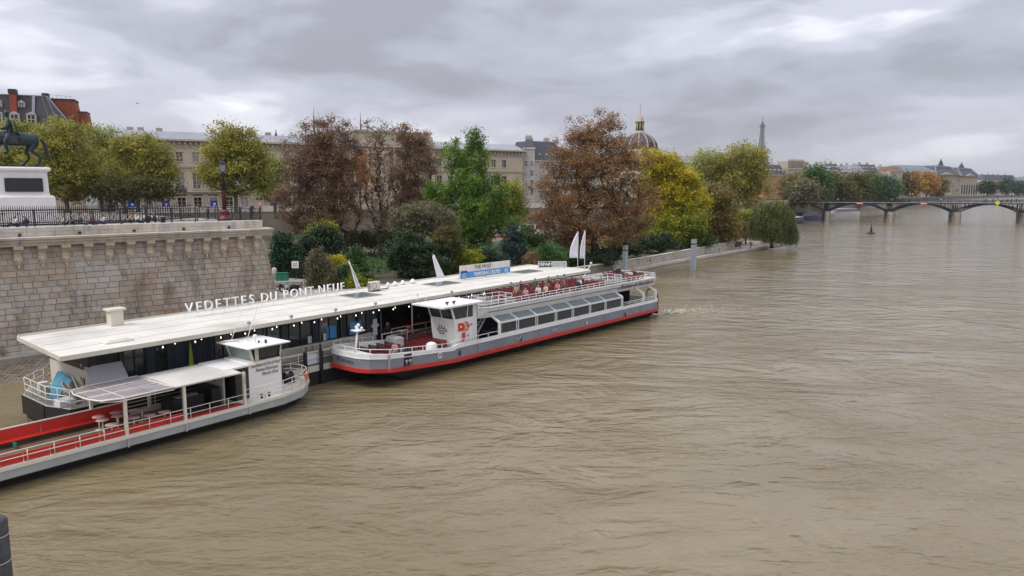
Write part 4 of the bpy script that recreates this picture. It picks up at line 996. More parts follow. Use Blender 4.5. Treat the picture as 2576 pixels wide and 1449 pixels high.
q = MB(); q.box(1.56, 3.0, -.015, -.002, .14, .68); q.build('display', M['steel'], DP)
text('lettering', 'DEPART', 0.44, M['textwhite'], DP, (0.78, -.03, 0.41), (R(90), 0, 0), offset=.008)
q = MB(); q.box(.2, .28, 0.02, .1, 0, .1); q.box(2.7, 2.78, 0.02, .1, 0, .1); q.build('foot', M['steel'], DP)
def flag(loc, rz, label, pole, cloth, lean=(0, 0, 0)):
    t = empty('flag', loc, rz, label, 'flag', 'white flags on the landing stage')
    q = MB(); q.tube([(0, 0, 0), lean, tuple(Vector(lean) * 2)] if lean[2] else [(0, 0, 0), (0, 0, pole)], .03, 6); q.build('pole', M['white'], t)
    q = MB(); n = 10; vs = []; fs = []
    for i in range(n + 1):
        for j in range(7):
            p = cloth(i / n, j / 6); vs.append(p)
    fs = [(i * 7 + j, i * 7 + j + 1, (i + 1) * 7 + j + 1, (i + 1) * 7 + j) for i in range(n) for j in range(6)]
    q.raw(vs, fs, True); cl = q.build('cloth', M['flag'], t)
    md = cl.modifiers.new('thickness', 'SOLIDIFY'); md.thickness = 0.015
    return t
# feather flags
def feather(sz, wd): return lambda u, v: (-(v) * wd * (math.sin(min(1, (1 - u) * 1.15) * math.pi / 2)) * (1 if u < .96 else .5) - .02, .05 * math.sin(v * 4 + u * 3), sz * (.30 + .70 * u))
flag(wpt(PO, (50.7, 3.3, 4.8)), R(0), 'tall white feather flag at the end of the pontoon roof, left one of the pair', 4.0, feather(4.0, .85))
flag(wpt(PO, (49.9, 1.9, 4.8)), R(0), 'tall white feather flag at the end of the pontoon roof, right one of the pair', 4.1, feather(4.2, .5))
flag(wpt(PO, (36.4, 8.9, 4.8)), R(0), 'white pennant flag on a leaning pole behind the advertising board', 2.2, lambda u, v: (-1.0 * u * .95 - v * .95 * (1 - u * .7) * .7, .08 * math.sin(v * 5), 2.1 * u * (1 - .1 * v) + .1 - .5 * v * (1 - u)), lean=(-.55, 0, 1.1))
flag(wpt(PO, (26.05, 8.6, 4.8)), R(0), 'white flag hanging limp from a leaning pole behind the roof letters', 2.3, lambda u, v: (-.9 * u - .05 - v * .35 * (1 - u), .1 * math.sin(v * 6), 2.3 * u * (1) * .97 - .1 * v + .05), lean=(-.5, 0, 1.2))

# ================================================================== OPEN BARGE
BG = empty('open_barge', (-22.13, 30.49, 0), R(53), 'long low party barge with red side panels, cream canopy and small wheelhouse', 'boat')
BG.matrix_basis = Matrix.Translation(BG.location) @ Matrix.Rotation(R(53), 4, 'Z')
BP = [(-12, 0), (14.5, 0.0), (16.2, 0.45), (17.3, 1.35), (17.6, 2.2), (17.3, 3.0), (16.2, 3.8), (14.5, 4.2), (-12, 4.2)]
BPd = dense(BP, 2.5)
sheer = lambda x: 1.0 + max(0, x - 13) * 0.03
q = MB(); band(q, BPd, -.5, 0.1, -.5); band(q, BPd, 0.1, 0.52, -.5, -.06); q.build('lower_hull', M['darkhull'], BG)
q = MB(); band(q, BPd, 0.52, lambda x: sheer(x) - .06, -.06, 0); q.build('hull_side', M['palehull'], BG)
q = MB(); band(q, BPd, lambda x: sheer(x) - .07, lambda x: sheer(x) + .1, 0.05); capring(q, BPd, lambda x: sheer(x) + .1, .05, -.28); capring(q, BPd, lambda x: sheer(x) - .07, .05, -.05); band(q, BPd, .8, lambda x: sheer(x) + .1, -.28); q.build('coping', M['rail'], BG)
for x in (-1.6, 5.45, 8.45, 12.2):
    q = MB(); q.box(x - .04, x + .04, -0.03, 0.03, .5, .98); q.build('hull_rib', M['palehull'], BG)
q = MB(); q.prism(offset_poly(BP, -.27), .78, .86); q.build('deck', M['deckbrown'], BG)
q = MB(); q.prism([(12.0, .3), (14.5, .3), (16.1, .7), (17.1, 1.5), (17.3, 2.2), (17.1, 2.9), (16.1, 3.6), (14.5, 3.9), (12.0, 3.9)], .9, 1.08); q.build('fore_deck', M['rail'], BG)
def panel(x0, x1, y, z0, z1, name='red_panel', m_='red_panel'):
    q = MB(); q.box(x0, x1, y - .02, y + .02, z0, z1); return q.build(name, M[m_], BG)
xs = [-12, -9.5, -7.4, -5.3, -3.2, -1.1, 1.02, 2.11, 3.19, 4.27, 5.3, 6.4, 7.4, 8.3]
xs = [-12 + 1.08 * k for k in range(20)]
xs = [x for x in xs if x < 8.3] + [8.35]
for a, b2 in zip(xs[:-1], xs[1:]): panel(a + .02, b2 - .02, 0.14, 1.11, 1.52)
q = MB(); q.box(8.4, 11.9, .1, .5, .9, 1.13); q.build('red_step', M['red_panel'], BG)
for a in range(-12, 7, 3): panel(a + .02, min(a + 3, 7.25) - .02, 3.72, 1.22, 1.72)
q = MB(); q.box(-12, 7.25, 3.68, 3.76, 1.72, 1.77); q.build('panel_cap', M['rail'], BG)
q = MB(); q.box(-12, 7.25, 3.74, 3.80, .86, 1.22); q.build('inner_side', M['deckbrown'], BG)
q = MB(); q.extr([(3.42, 1.10), (3.70, 1.18), (3.70, 1.22), (3.38, 1.15)], -12, 7.2); q.build('red_bench', M['red_panel'], BG)
q = MB(); railing(q, [(-12, 0.02, 1.1), (12.0, 0.02, 1.1)], .6, .022, levels=(1.0, .5), step=1.08); q.build('side_rail', M['rail'], BG)
q = MB(); railing(q, [(7.4, 4.1, 1.1), (12.0, 4.1, 1.1)], .7, .022, levels=(1.0, .6, .3), step=1.5); q.build('far_rail', M['rail'], BG)
q = MB(); railing(q, [(12.0, 0.02, 1.12), (14.5, 0.06, 1.12), (16.1, .5, 1.15), (17.2, 1.4, 1.2), (17.45, 2.2, 1.2), (17.2, 3.0, 1.2), (16.0, 3.75, 1.15), (15.0, 4.0, 1.15)], .82, .024, levels=(1.0, .66, .33), step=1.1); q.build('bow_rail', M['rail'], BG)
# canopy
q = MB()
for k in range(4): pass
q.extr([(-.05, 2.93), (-.05, 3.0), (1.0, 3.07), (2.0, 3.09), (3.0, 3.07), (3.75, 3.0), (3.75, 2.93), (2, 3.02)], 7.9, 11.75); cn = q.build('canopy', M['roofwhite'], BG)
for i, (y0, y1) in enumerate(((0.05, 1.25), (1.3, 2.5), (2.55, 3.7))):
    for j, (x0, x1) in enumerate(((4.35, 5.4), (5.45, 6.65), (6.7, 7.85))):
        q = MB(); q.box(x0, x1, y0, y1, 2.99, 3.02); q.build('solar_panel', M['solar'], BG)
q = MB(); rim = [(7.9, -.03, 3.0), (5.2, -.03, 3.0), (4.4, .4, 3.0), (4.2, 1.2, 3.0), (4.2, 2.7, 3.0), (4.4, 3.4, 3.0), (5.2, 3.75, 3.0), (7.9, 3.75, 3.0)]
q.tube(rim, .045, 8); q.tube([Vector(p) + Vector((.25 if p[0] < 5 else 0, 0, -.12)) for p in rim], .035, 8); q.tube([(7.88, -.03, 3.0), (7.7, 1.9, 3.06), (7.88, 3.75, 3.0)], .04, 6)
for y in (1.27, 2.52): q.tube([(4.25, y, 3.03), (7.8, y, 3.05)], .03, 6)
q.tube([(5.43, 0, 3.02), (5.43, 3.7, 3.03)], .02, 6)
q.build('canopy_rim', M['rail'], BG)
for x in (5.43, 8.45, 11.95):
    for y in (0.06, 3.78):
        q = MB(); q.box(x - .07, x + .07, y - .07, y + .07, 1.08, 2.97); q.build('canopy_post', M['rail'], BG)
# tables
tm = MB(); tm.lathe([(.30, .70), (.31, .715), (.30, .73), (.02, .735)], n=18); tm.mat(1); tm.cyl(0, 0, 0.02, .70, .035, n=8); tm.lathe([(.20, 0), (.20, .025), (.03, .04)], n=14); tmm = tm.mesh('table', [M['pink'], M['rail']])
labs = ['leftmost', 'second', 'third', 'fourth', 'fifth', 'sixth', 'seventh', 'eighth', 'ninth']
tpos = sorted([(5.3, 2.7), (5.15, 1.95), (6.2, 2.75), (5.95, 2.05), (7.3, 2.3), (5.1, .85), (6.3, 1.1), (7.0, .9), (7.75, .85)])
for k, (x, y) in enumerate(tpos):
    t = empty('round_table', wpt(BG, (x, y, .86)), 0, 'round reddish standing table on the open barge deck, %s counting from the left' % labs[k], 'table', 'round tables on the barge')
    t0 = MB(); t0.lathe([(.30, .70), (.31, .715), (.30, .73), (.02, .735)], n=18)
    if k == 0:
        tt = t0.mesh('tabletop', M['pink']); tb_ = MB(); tb_.cyl(0, 0, 0.02, .70, .035, n=8); tb_.lathe([(.20, 0), (.20, .025), (.03, .04)], n=14); tl = tb_.mesh('pedestal', M['rail'])
    inst('tabletop', tt, t); inst('pedestal', tl, t)
# bar under the canopy
q = MB(); q.bbox(8.8, 10.6, 1.9, 2.6, .86, 1.75, .02); q.bbox(9.0, 9.6, 2.9, 3.6, .86, 1.6, .02); q.bbox(10.9, 11.4, 1.6, 3.4, .86, 2.0, .02); q.bbox(8.75, 9.2, .9, 1.5, .86, 1.4, .02); q.build('bar_counter', M['black'], BG)
q = MB(); q.box(9.1, 10.3, 2.0, 2.5, 1.76, 1.80); q.build('laptop_tray', M['steel'], BG)
q = MB(); q.box(11.55, 11.65, 1.5, 3.9, .86, 2.95); q.build('canopy_wall', M['cream'], BG)
q = MB(); q.box(11.5, 11.545, 2.3, 2.75, 2.2, 2.6); q.build('notice', M['darkred'], BG)
# deckhouse
q = MB(); q.box(12.85, 15.05, .95, 3.45, 1.08, 3.16); dh = q.build('deckhouse', M['white'], BG)
q = MB(); q.box(12.0, 12.84, .96, 1.0, 1.08, 2.96); q.build('door', M['windark'], dh)
q = MB(); q.box(12.0, 12.84, 1.0, 3.4, 1.08, 2.96); q.build('passage', M['black'], dh)
q = MB(); q.loft([[(11.3, .85, z), (13.3, .85, z), (13.3, 3.55, z), (11.3, 3.55, z)] for z in (3.0, 3.1)]); q.build('deckhouse_roof', M['white'], dh)
q = MB(); q.loft([[(13.2 - a, 1.0 - a * .4, z), (15.0 + a * .4, 1.0 - a * .4, z), (15.0 + a * .4, 3.3 + a * .3, z), (13.2 - a, 3.3 + a * .3, z)] for z, a in ((3.16, 0), (3.22, 0.02))]); wh2 = q.build('wheelhouse', M['cream'], BG)
q = MB()
for p, r_ in (((13.22, 1.02, 3.2), (12.95, .92, 4.02)), ((14.98, 1.02, 3.2), (15.1, .95, 4.02)), ((13.5, 1.0, 3.2), (13.42, .93, 4.02)), ((13.22, 3.28, 3.2), (12.95, 3.35, 4.02)), ((14.98, 3.28, 3.2), (15.1, 3.35, 4.02))): q.bar(p, r_, .10)
q.bar((13.45, .99, 3.2), (13.40, .94, 4.02), .22, .08)
q.build('window_post', M['cream'], wh2)
quad('window', [(13.55, 1.02, 3.22), (14.95, 1.02, 3.22), (15.05, .97, 3.98), (13.5, .97, 3.98)], M['glass'], wh2)
quad('window', [(13.2, 3.2, 3.22), (13.2, 1.05, 3.22), (12.96, .98, 3.98), (12.96, 3.25, 3.98)], M['glass_see'], wh2)
quad('window', [(15.02, 1.05, 3.22), (15.02, 3.2, 3.22), (15.1, 3.25, 3.98), (15.1, .98, 3.98)], M['glass'], wh2)
q = MB(); q.box(13.5, 14.98, .955, .975, 3.22, 3.28); q.box(13.5, 15.0, .955, .975, 3.92, 3.99); q.box(13.5, 13.57, .955, .975, 3.22, 3.98); q.box(14.9, 14.98, .955, .975, 3.22, 3.98); q.build('window_surround', M['black'], wh2)
q = MB(); q.loft([[(12.6 + a, .5 + a, z), (15.45 - a, .5 + a, z), (15.45 - a, 3.75 - a, z), (12.6 + a, 3.75 - a, z)] for z, a in ((4.02, .05), (4.05, 0), (4.11, 0), (4.15, .3))]); q.build('wheelhouse_roof', M['white'], wh2)
q = MB(); q.cyl(13.8, 1.6, 4.12, 4.45, .025, n=6); q.lathe([(.02, 4.45), (.13, 4.47), (.14, 4.55), (.09, 4.62), (.02, 4.64)], x=13.8, y=1.6, n=10); q.build('radar_dome', M['white'], wh2)
q = MB(); q.cyl(14.1, 1.0, 4.12, 4.35, .07, n=8); q.cyl(13.9, 1.4, 4.12, 4.28, .05, n=8); q.build('horn', M['black'], wh2)
q = MB(); q.tube([(13.1, 3.0, 4.15), (14.3, 3.6, 5.9)], .03, 6); q.tube([(13.9, 2.6, 4.15), (15.2, 3.3, 6.0)], .03, 6); q.tube([(12.7, 3.2, 4.2), (13.4, 2.6, 4.25)], .06, 6); q.build('stay', M['rail'], wh2)
text('lettering', 'Vedettes du Pont Neuf', .30, M['textbrown'], BG, (13.97, .925, 2.95), (R(90), 0, 0), shear=.25, spacing=.72)
text('lettering', 'Bateau Electrique', .28, M['textbrown'], BG, (14.05, .925, 2.66), (R(90), 0, 0), shear=.25, spacing=.8)
text('lettering', 'Electric Boat', .28, M['textbrown'], BG, (14.25, .925, 2.38), (R(90), 0, 0), shear=.25, spacing=.8)
q = MB(); q.box(11.93, 12.02, -.03, -.02, 2.3, 2.72); q.build('safety_notice', M['pink'], BG)
# bow gear
q = MB(); q.at((16.4, 2.2, 1.5), rx=0, ry=R(90)); q.lathe([(.3, -.25), (.16, -.2), (.16, .2), (.3, .25)], n=12); q.M = Matrix.Identity(4); q.tube([(16.0, 2.3, 1.7), (16.1, 2.3, 2.05), (16.3, 2.3, 2.15)], .03, 5); q.box(16.1, 16.7, 1.9, 2.5, 1.1, 1.3); q.build('anchor_winch', M['black'], BG)
for x, y in ((15.5, 2.2), (15.9, 3.0)):
    q = MB(); q.cyl(x, y, 1.1, 1.6, .2, n=12); q.lathe([(.2, 1.6), (.1, 1.68), (.01, 1.7)], x=x, y=y, n=12); q.build('red_drum', M['orange'], BG)
lifebuoy(wpt(BG, (16.9, 1.0, 1.62)), R(53 + 45), 'orange lifebuoy on the bow rail of the open barge')
for x in (13.3, 13.8):
    q = MB(); q.cyl(x, .45, 1.08, 1.3, .06, n=8); q.cyl(x, .45, 1.3, 1.34, .1, n=8); q.build('bollard', M['darkbrown'], BG)
q = MB(); q.box(1.6, 1.66, 2.9, 3.25, .9, 1.15); q.build('exit_sign', M['green'], BG)
# ================================================================== TREES
LM = {}
LM['olive'] = leaf_mat('leaves_olive', [(0.131, 0.155, 0.037), (0.273, 0.273, 0.055), (0.404, 0.369, 0.079), (0.544, 0.441, 0.087)])
LM['olive_dark'] = leaf_mat('leaves_dark_olive', [(0.041, 0.059, 0.019), (0.097, 0.106, 0.029), (0.154, 0.138, 0.041), (0.211, 0.162, 0.049)])
LM['pale'] = leaf_mat('leaves_pale_green', [(0.184, 0.227, 0.062), (0.309, 0.339, 0.103), (0.450, 0.450, 0.164), (0.574, 0.514, 0.164)])
LM['rust'] = leaf_mat('leaves_rust', [(0.083, 0.059, 0.039), (0.175, 0.114, 0.076), (0.256, 0.160, 0.098), (0.381, 0.219, 0.118), (0.190, 0.202, 0.092)])
LM['rust2'] = leaf_mat('leaves_rust_brown', [(0.101, 0.072, 0.040), (0.197, 0.140, 0.069), (0.296, 0.189, 0.086), (0.488, 0.234, 0.105), (0.161, 0.174, 0.079)])
LM['orange'] = leaf_mat('leaves_orange', [(0.307, 0.125, 0.045), (0.522, 0.201, 0.063), (0.590, 0.280, 0.076)])
LM['amber'] = leaf_mat('leaves_amber', [(0.211, 0.145, 0.032), (0.406, 0.227, 0.041), (0.535, 0.276, 0.049)])
LM['ginkgo'] = leaf_mat('leaves_fresh_green', [(0.051, 0.107, 0.018), (0.117, 0.225, 0.030), (0.199, 0.333, 0.050), (0.304, 0.412, 0.076)])
LM['yellow'] = leaf_mat('leaves_yellow', [(0.162, 0.194, 0.019), (0.389, 0.356, 0.024), (0.616, 0.486, 0.024), (0.620, 0.551, 0.032)])
LM['yelgreen'] = leaf_mat('leaves_yellow_green', [(0.073, 0.130, 0.019), (0.162, 0.227, 0.024), (0.324, 0.324, 0.024), (0.535, 0.438, 0.032)])
LM['dark'] = leaf_mat('leaves_dark_glossy', [(0.010, 0.026, 0.013), (0.023, 0.049, 0.019), (0.041, 0.073, 0.029), (0.082, 0.121, 0.056)], trans=0.12)
LM['conifer'] = leaf_mat('needles_dark', [(0.014, 0.051, 0.025), (0.032, 0.086, 0.040), (0.062, 0.133, 0.062)], trans=0.12)
LM['bluegreen'] = leaf_mat('needles_blue_green', [(0.029, 0.056, 0.046), (0.056, 0.097, 0.082), (0.097, 0.145, 0.121)], trans=0.15)
LM['greygreen'] = leaf_mat('leaves_grey_green', [(0.084, 0.084, 0.047), (0.159, 0.153, 0.084), (0.243, 0.223, 0.131), (0.298, 0.223, 0.112)])
LM['green'] = leaf_mat('leaves_mid_green', [(0.032, 0.076, 0.023), (0.076, 0.154, 0.039), (0.131, 0.230, 0.066)])
LM['willow'] = leaf_mat('leaves_willow', [(0.056, 0.078, 0.022), (0.112, 0.139, 0.041), (0.186, 0.206, 0.064), (0.281, 0.261, 0.094)], trans=0.25)
LM['brownolive'] = leaf_mat('leaves_brown_olive', [(0.112, 0.084, 0.033), (0.206, 0.159, 0.053), (0.317, 0.243, 0.075), (0.223, 0.223, 0.056)])

def leaves_np(r, cen, size, aspect=0.6, up=0.4, stretch=None):
    n = len(cen)
    nv = r.normal(size=(n, 3)); nv[:, 2] += up * np.sign(nv[:, 2] + 1e-9)
    nv /= np.linalg.norm(nv, axis=1)[:, None]
    t = r.normal(size=(n, 3))
    if stretch is not None: t = t * 0.35 + np.asarray(stretch)
    t -= (t * nv).sum(1)[:, None] * nv; t /= np.linalg.norm(t, axis=1)[:, None] + 1e-9
    b = np.cross(nv, t)
    s = size * r.uniform(0.6, 1.35, n)[:, None]
    w_ = s * aspect
    co = np.stack([cen - t * s * .5, cen + b * w_ * .5 - t * s * .05, cen + t * s * .5, cen - b * w_ * .5 - t * s * .05], 1).reshape(-1, 3)
    f = np.arange(n * 4).reshape(n, 4)
    return co, f
def skeleton(r, base, clumps, fork_h, trunk_r, upness=0.5, wob=0.12):
    """grow limbs from the trunk to every clump; returns nodes, parents and radii"""
    P = [np.array(base, float)]; par = [-1]
    n0 = 5
    for i in range(1, n0 + 1):
        P.append(np.array(base) + np.array([r.normal() * wob * .5, r.normal() * wob * .5, fork_h * i / n0])); par.append(i - 1)
    order = np.argsort(np.linalg.norm(clumps - P[-1], axis=1))
    arr = np.zeros((8 + len(clumps) * 5, 3)); arr[:len(P)] = P; cnt = len(P)
    for ci in order:
        c = clumps[ci]; nodes = arr[:cnt]
        d = np.linalg.norm(nodes - c, axis=1)
        pen = np.maximum(0, nodes[:, 2] - c[2] + 0.25 * d) * upness * 2.0
        pen[:max(1, n0 - 1)] += 3.0 if c[2] > base[2] + fork_h else 0
        j = int(np.argmin(d + pen)); a = nodes[j].copy(); L = np.linalg.norm(c - a); k = max(1, min(4, int(L / 0.9)))
        prev = j
        for s in range(1, k + 1):
            t_ = s / k; p = a + (c - a) * t_
            p[2] += -0.12 * L * math.sin(math.pi * t_) * (0.6 if upness > .3 else -0.5)
            p += r.normal(size=3) * 0.04 * L * (1 if s < k else 0)
            arr[cnt] = p; par.append(prev); prev = cnt; cnt += 1
    par = np.array(par); w_ = np.zeros(cnt); kidc = np.zeros(cnt, int)
    for i in range(1, cnt): kidc[par[i]] += 1
    w_[kidc == 0] = 1
    for i in range(cnt - 1, 0, -1): w_[par[i]] += w_[i]
    rad = trunk_r * (w_ / w_[0]) ** 0.56
    rad = np.maximum(rad, trunk_r * 0.03)
    rad[0] *= 1.35
    return arr[:cnt], par, rad
def limbs_np(P, par, rad, k=5):
    idx = np.arange(1, len(P)); a = P[par[idx]]; b = P[idx]; ra = np.minimum(rad[par[idx]], rad[idx] * 1.5); rb = rad[idx]
    ra[:5] = rad[par[idx[:5]]]
    d = b - a; L = np.linalg.norm(d, axis=1)[:, None] + 1e-9; d = d / L
    ref = np.where(np.abs(d[:, 2:3]) < .9, np.array([[0, 0, 1.]]), np.array([[1., 0, 0]]))
    u = np.cross(d, ref); u /= np.linalg.norm(u, axis=1)[:, None]; v = np.cross(d, u)
    th = np.arange(k) * 2 * math.pi / k
    ring = lambda c, rr: c[:, None, :] + (u[:, None, :] * np.cos(th)[None, :, None] + v[:, None, :] * np.sin(th)[None, :, None]) * rr[:, None, None]
    co = np.concatenate([ring(a, ra), ring(b + d * rb[:, None] * .3, rb)], 1).reshape(-1, 3)
    n = len(idx); o = (np.arange(n) * 2 * k)[:, None]
    i = np.arange(k); q = np.stack([i, (i + 1) % k, k + (i + 1) % k, k + i], 1)
    f = (o[:, :, None] + q[None]).reshape(-1, 4)
    return co, f
DENS = 3.5
def blob_points(r, blobs, n, bias=2.4, zmin=None):
    vol = np.array([b[3] * b[4] * b[5] for b in blobs]) ** 0.85; pick = r.choice(len(blobs), n, p=vol / vol.sum())
    B = np.array(blobs)[pick]
    d = r.normal(size=(n, 3)); d /= np.linalg.norm(d, axis=1)[:, None]
    rr = r.uniform(0, 1, n) ** (1 / bias)
    wob = 1 + 0.16 * np.sin(d[:, 0] * 5 + d[:, 2] * 4 + pick) * np.cos(d[:, 1] * 6 - pick) + r.normal(size=n) * 0.05
    return B[:, :3] + d * B[:, 3:] * (rr * wob)[:, None]
def tree(name, label, cat, pos, blobs_px, Y, leafm, n_cl, n_lf, seed, group=None, fork=None, trunk_r=0.3, leaf=None, bark='bark', sig=None, up=.5, aspect=.6, stretch=None, twigs=True, bias=2.4, trunk=True):
    """pos = foot of the trunk; blobs = rounded masses of the crown (centre and radii sighted at distance Y)"""
    r = np.random.default_rng(seed); pos = Vector(pos); n_lf = int(n_lf * DENS); n_cl = int(n_cl * 1.7)
    blobs = []
    for b in blobs_px:
        px_, py_, rx, ry = b[:4]; c = V(px_, py_, Y); k = Y / F_PX
        dy = b[4] if len(b) > 4 else 0
        blobs.append((c.x - pos.x, c.y - pos.y + dy, c.z - pos.z, rx * k, rx * k * .85, ry * k))
    root = empty(name, pos, 0, label, cat, group)
    cl = blob_points(r, blobs, n_cl, bias); cl = cl[cl[:, 2] > 0.25]
    top = max(b[2] + b[5] for b in blobs)
    fork = fork if fork is not None else max(0.4, min(b[2] - b[5] for b in blobs) * .9)
    sig = sig or 0.011 * Y * .55
    leaf = leaf or 0.0029 * Y
    P, par, rad = skeleton(r, (0, 0, -0.1), cl, fork, trunk_r, up)
    if trunk:
        co, f = limbs_np(P, par, rad); me = np_mesh('trunk', co, f, M[bark], True); inst('trunk', me, root)
    w_ = r.uniform(.4, 1.6, len(cl)); pk = r.choice(len(cl), n_lf, p=w_ / w_.sum())
    g = r.normal(size=(n_lf, 3)) * np.array([1, 1, .7]) * sig * r.uniform(.5, 1.3, n_lf)[:, None]
    if stretch is not None: g += np.asarray(stretch)[None] * r.uniform(-1, 1, n_lf)[:, None] * sig * 2
    cen = cl[pk] + g; cen = cen[cen[:, 2] > 0.05]
    co, f = leaves_np(r, cen, leaf, aspect, stretch=stretch)
    inst('crown', np_mesh('crown', co, f, LM[leafm]), root)
    return root
def gp(x, Y, z=1.6):
    v = V(x, 480, Y); return (v.x, Y, z)

# --- garden trees (foot, crown masses)
tree('chestnut_tree', 'broad rust brown chestnut tree, largest of all, behind the far end of the pontoon', 'tree', gp(1497, 114),
     [(1500, 330, 75, 55), (1440, 400, 75, 60), (1565, 400, 75, 65), (1500, 430, 110, 90), (1400, 490, 75, 70), (1480, 540, 110, 80), (1590, 520, 75, 75), (1370, 560, 45, 45), (1610, 565, 50, 40), (1500, 600, 100, 35), (1460, 350, 50, 30), (1440, 585, 60, 35)], 114, 'rust2', 400, 26000, 1, trunk_r=.55, fork=6.0, leaf=.26, sig=.62, up=.9, group='rust coloured chestnut trees')
tree('chestnut_tree', 'rust brown chestnut tree right of the stone bastion with dense dark branches', 'tree', gp(866, 125),
     [(815, 345, 75, 50), (770, 400, 65, 60), (850, 370, 60, 60), (820, 450, 90, 80), (750, 500, 60, 70), (850, 520, 70, 80), (780, 560, 75, 45), (880, 430, 45, 70)], 125, 'rust', 320, 21000, 2, trunk_r=.5, fork=4.5, leaf=.27, sig=.66, up=.9, group='rust coloured chestnut trees')
tree('chestnut_tree', 'half bare thin chestnut tree with grey upright branches in front of the palace centre', 'tree', gp(952, 124),
     [(945, 330, 42, 30), (945, 400, 48, 60), (950, 480, 48, 60), (955, 550, 45, 50)], 124, 'rust', 300, 1600, 3, up=.95, trunk_r=.36, fork=5.5, leaf=.3, sig=.4, group='rust coloured chestnut trees')
tree('chestnut_tree', 'round topped rust chestnut tree left of the tall fresh green tree', 'tree', gp(1015, 132),
     [(1035, 350, 50, 42), (1060, 420, 42, 60), (1010, 440, 38, 70), (1050, 500, 55, 55), (1000, 540, 40, 50)], 132, 'rust', 200, 12000, 4, trunk_r=.4, fork=5.5, leaf=.27, sig=.64, up=.9, group='rust coloured chestnut trees')
tree('ginkgo_tree', 'tall fresh green ginkgo with upright feathery spires', 'tree', gp(1188, 114),
     [(1188, 365, 18, 42), (1152, 385, 20, 45), (1125, 395, 16, 35), (1205, 400, 24, 60), (1165, 440, 42, 60), (1110, 500, 42, 50), (1190, 520, 62, 70), (1245, 490, 32, 50), (1085, 505, 25, 35), (1170, 590, 70, 50), (1260, 560, 38, 45), (1120, 560, 40, 40)], 114, 'ginkgo', 300, 16000, 5, trunk_r=.38, fork=3.5, leaf=.3, sig=.42, stretch=(0, 0, .8), bias=2.0)
tree('yellow_tree', 'bright yellow and green autumn tree behind the waterside wall', 'tree', gp(1690, 150),
     [(1640, 410, 45, 32), (1690, 420, 40, 32), (1650, 470, 52, 48), (1715, 480, 52, 50), (1745, 500, 40, 45), (1670, 540, 55, 50)], 150, 'yellow', 260, 14000, 6, trunk_r=.4, fork=5, leaf=.40, sig=.75)
tree('lime_tree', 'green and yellow lower tree standing under the bright yellow one', 'tree', gp(1718, 146),
     [(1690, 575, 55, 38), (1740, 560, 42, 42), (1640, 590, 38, 25)], 146, 'yelgreen', 110, 5500, 7, trunk_r=.25, fork=2.5, leaf=.38, sig=.7)
tree('field_maple', 'brown and olive tree at the right end of the garden behind the walkers', 'tree', gp(1803, 158),
     [(1800, 500, 42, 45), (1815, 555, 42, 48), (1780, 575, 35, 32), (1835, 590, 28, 26)], 158, 'brownolive', 130, 7000, 8, trunk_r=.3, fork=4, leaf=.42, sig=.75)
tree('grey_green_tree', 'dull grey green bushy tree above the dark magnolia', 'tree', gp(1065, 105),
     [(1020, 550, 42, 32), (1070, 545, 45, 38), (1115, 565, 38, 38)], 105, 'greygreen', 120, 6500, 9, trunk_r=.22, fork=2.2, leaf=.27, sig=.5)
tree('magnolia_tree', 'very dark glossy evergreen magnolia behind the pontoon flags', 'tree', gp(1035, 97),
     [(1035, 640, 68, 50), (1025, 605, 40, 25), (1075, 665, 60, 40)], 97, 'dark', 160, 9000, 10, trunk_r=.2, fork=.8, leaf=.27, sig=.38)
tree('dark_tree', 'dark olive brown tree between the magnolia and the ginkgo', 'tree', gp(1120, 100),
     [(1122, 620, 34, 50), (1130, 670, 35, 30)], 100, 'olive_dark', 80, 4500, 11, trunk_r=.18, fork=1.2, leaf=.26, sig=.4)
tree('yew_tree', 'dark layered conifer against the corner of the stone bastion', 'tree', gp(712, 97),
     [(712, 600, 18, 25), (715, 640, 32, 30), (712, 665, 34, 22)], 97, 'conifer', 80, 5000, 12, trunk_r=.18, fork=.8, leaf=.27, sig=.35, stretch=(.8, 0, -.25))
tree('holm_oak', 'dark round evergreen with yellowing top beside the bastion conifer', 'tree', gp(808, 101),
     [(808, 605, 46, 36), (790, 640, 40, 30), (835, 640, 35, 30)], 101, 'dark', 110, 6000, 13, trunk_r=.2, fork=1.0, leaf=.28, sig=.45)
tree('small_maple', 'small yellow olive tree rising behind the dark round evergreen', 'tree', gp(812, 108),
     [(815, 580, 32, 18), (790, 590, 20, 15)], 108, 'yelgreen', 50, 2200, 14, trunk_r=.15, fork=4.5, leaf=.3, sig=.5)
tree('blue_conifer', 'blue green conifer right of the tall ginkgo', 'tree', gp(1296, 108),
     [(1290, 585, 18, 25), (1295, 625, 30, 30), (1298, 655, 35, 22)], 108, 'bluegreen', 90, 5000, 15, trunk_r=.18, fork=.8, leaf=.28, sig=.35, stretch=(.8, 0, -.2))
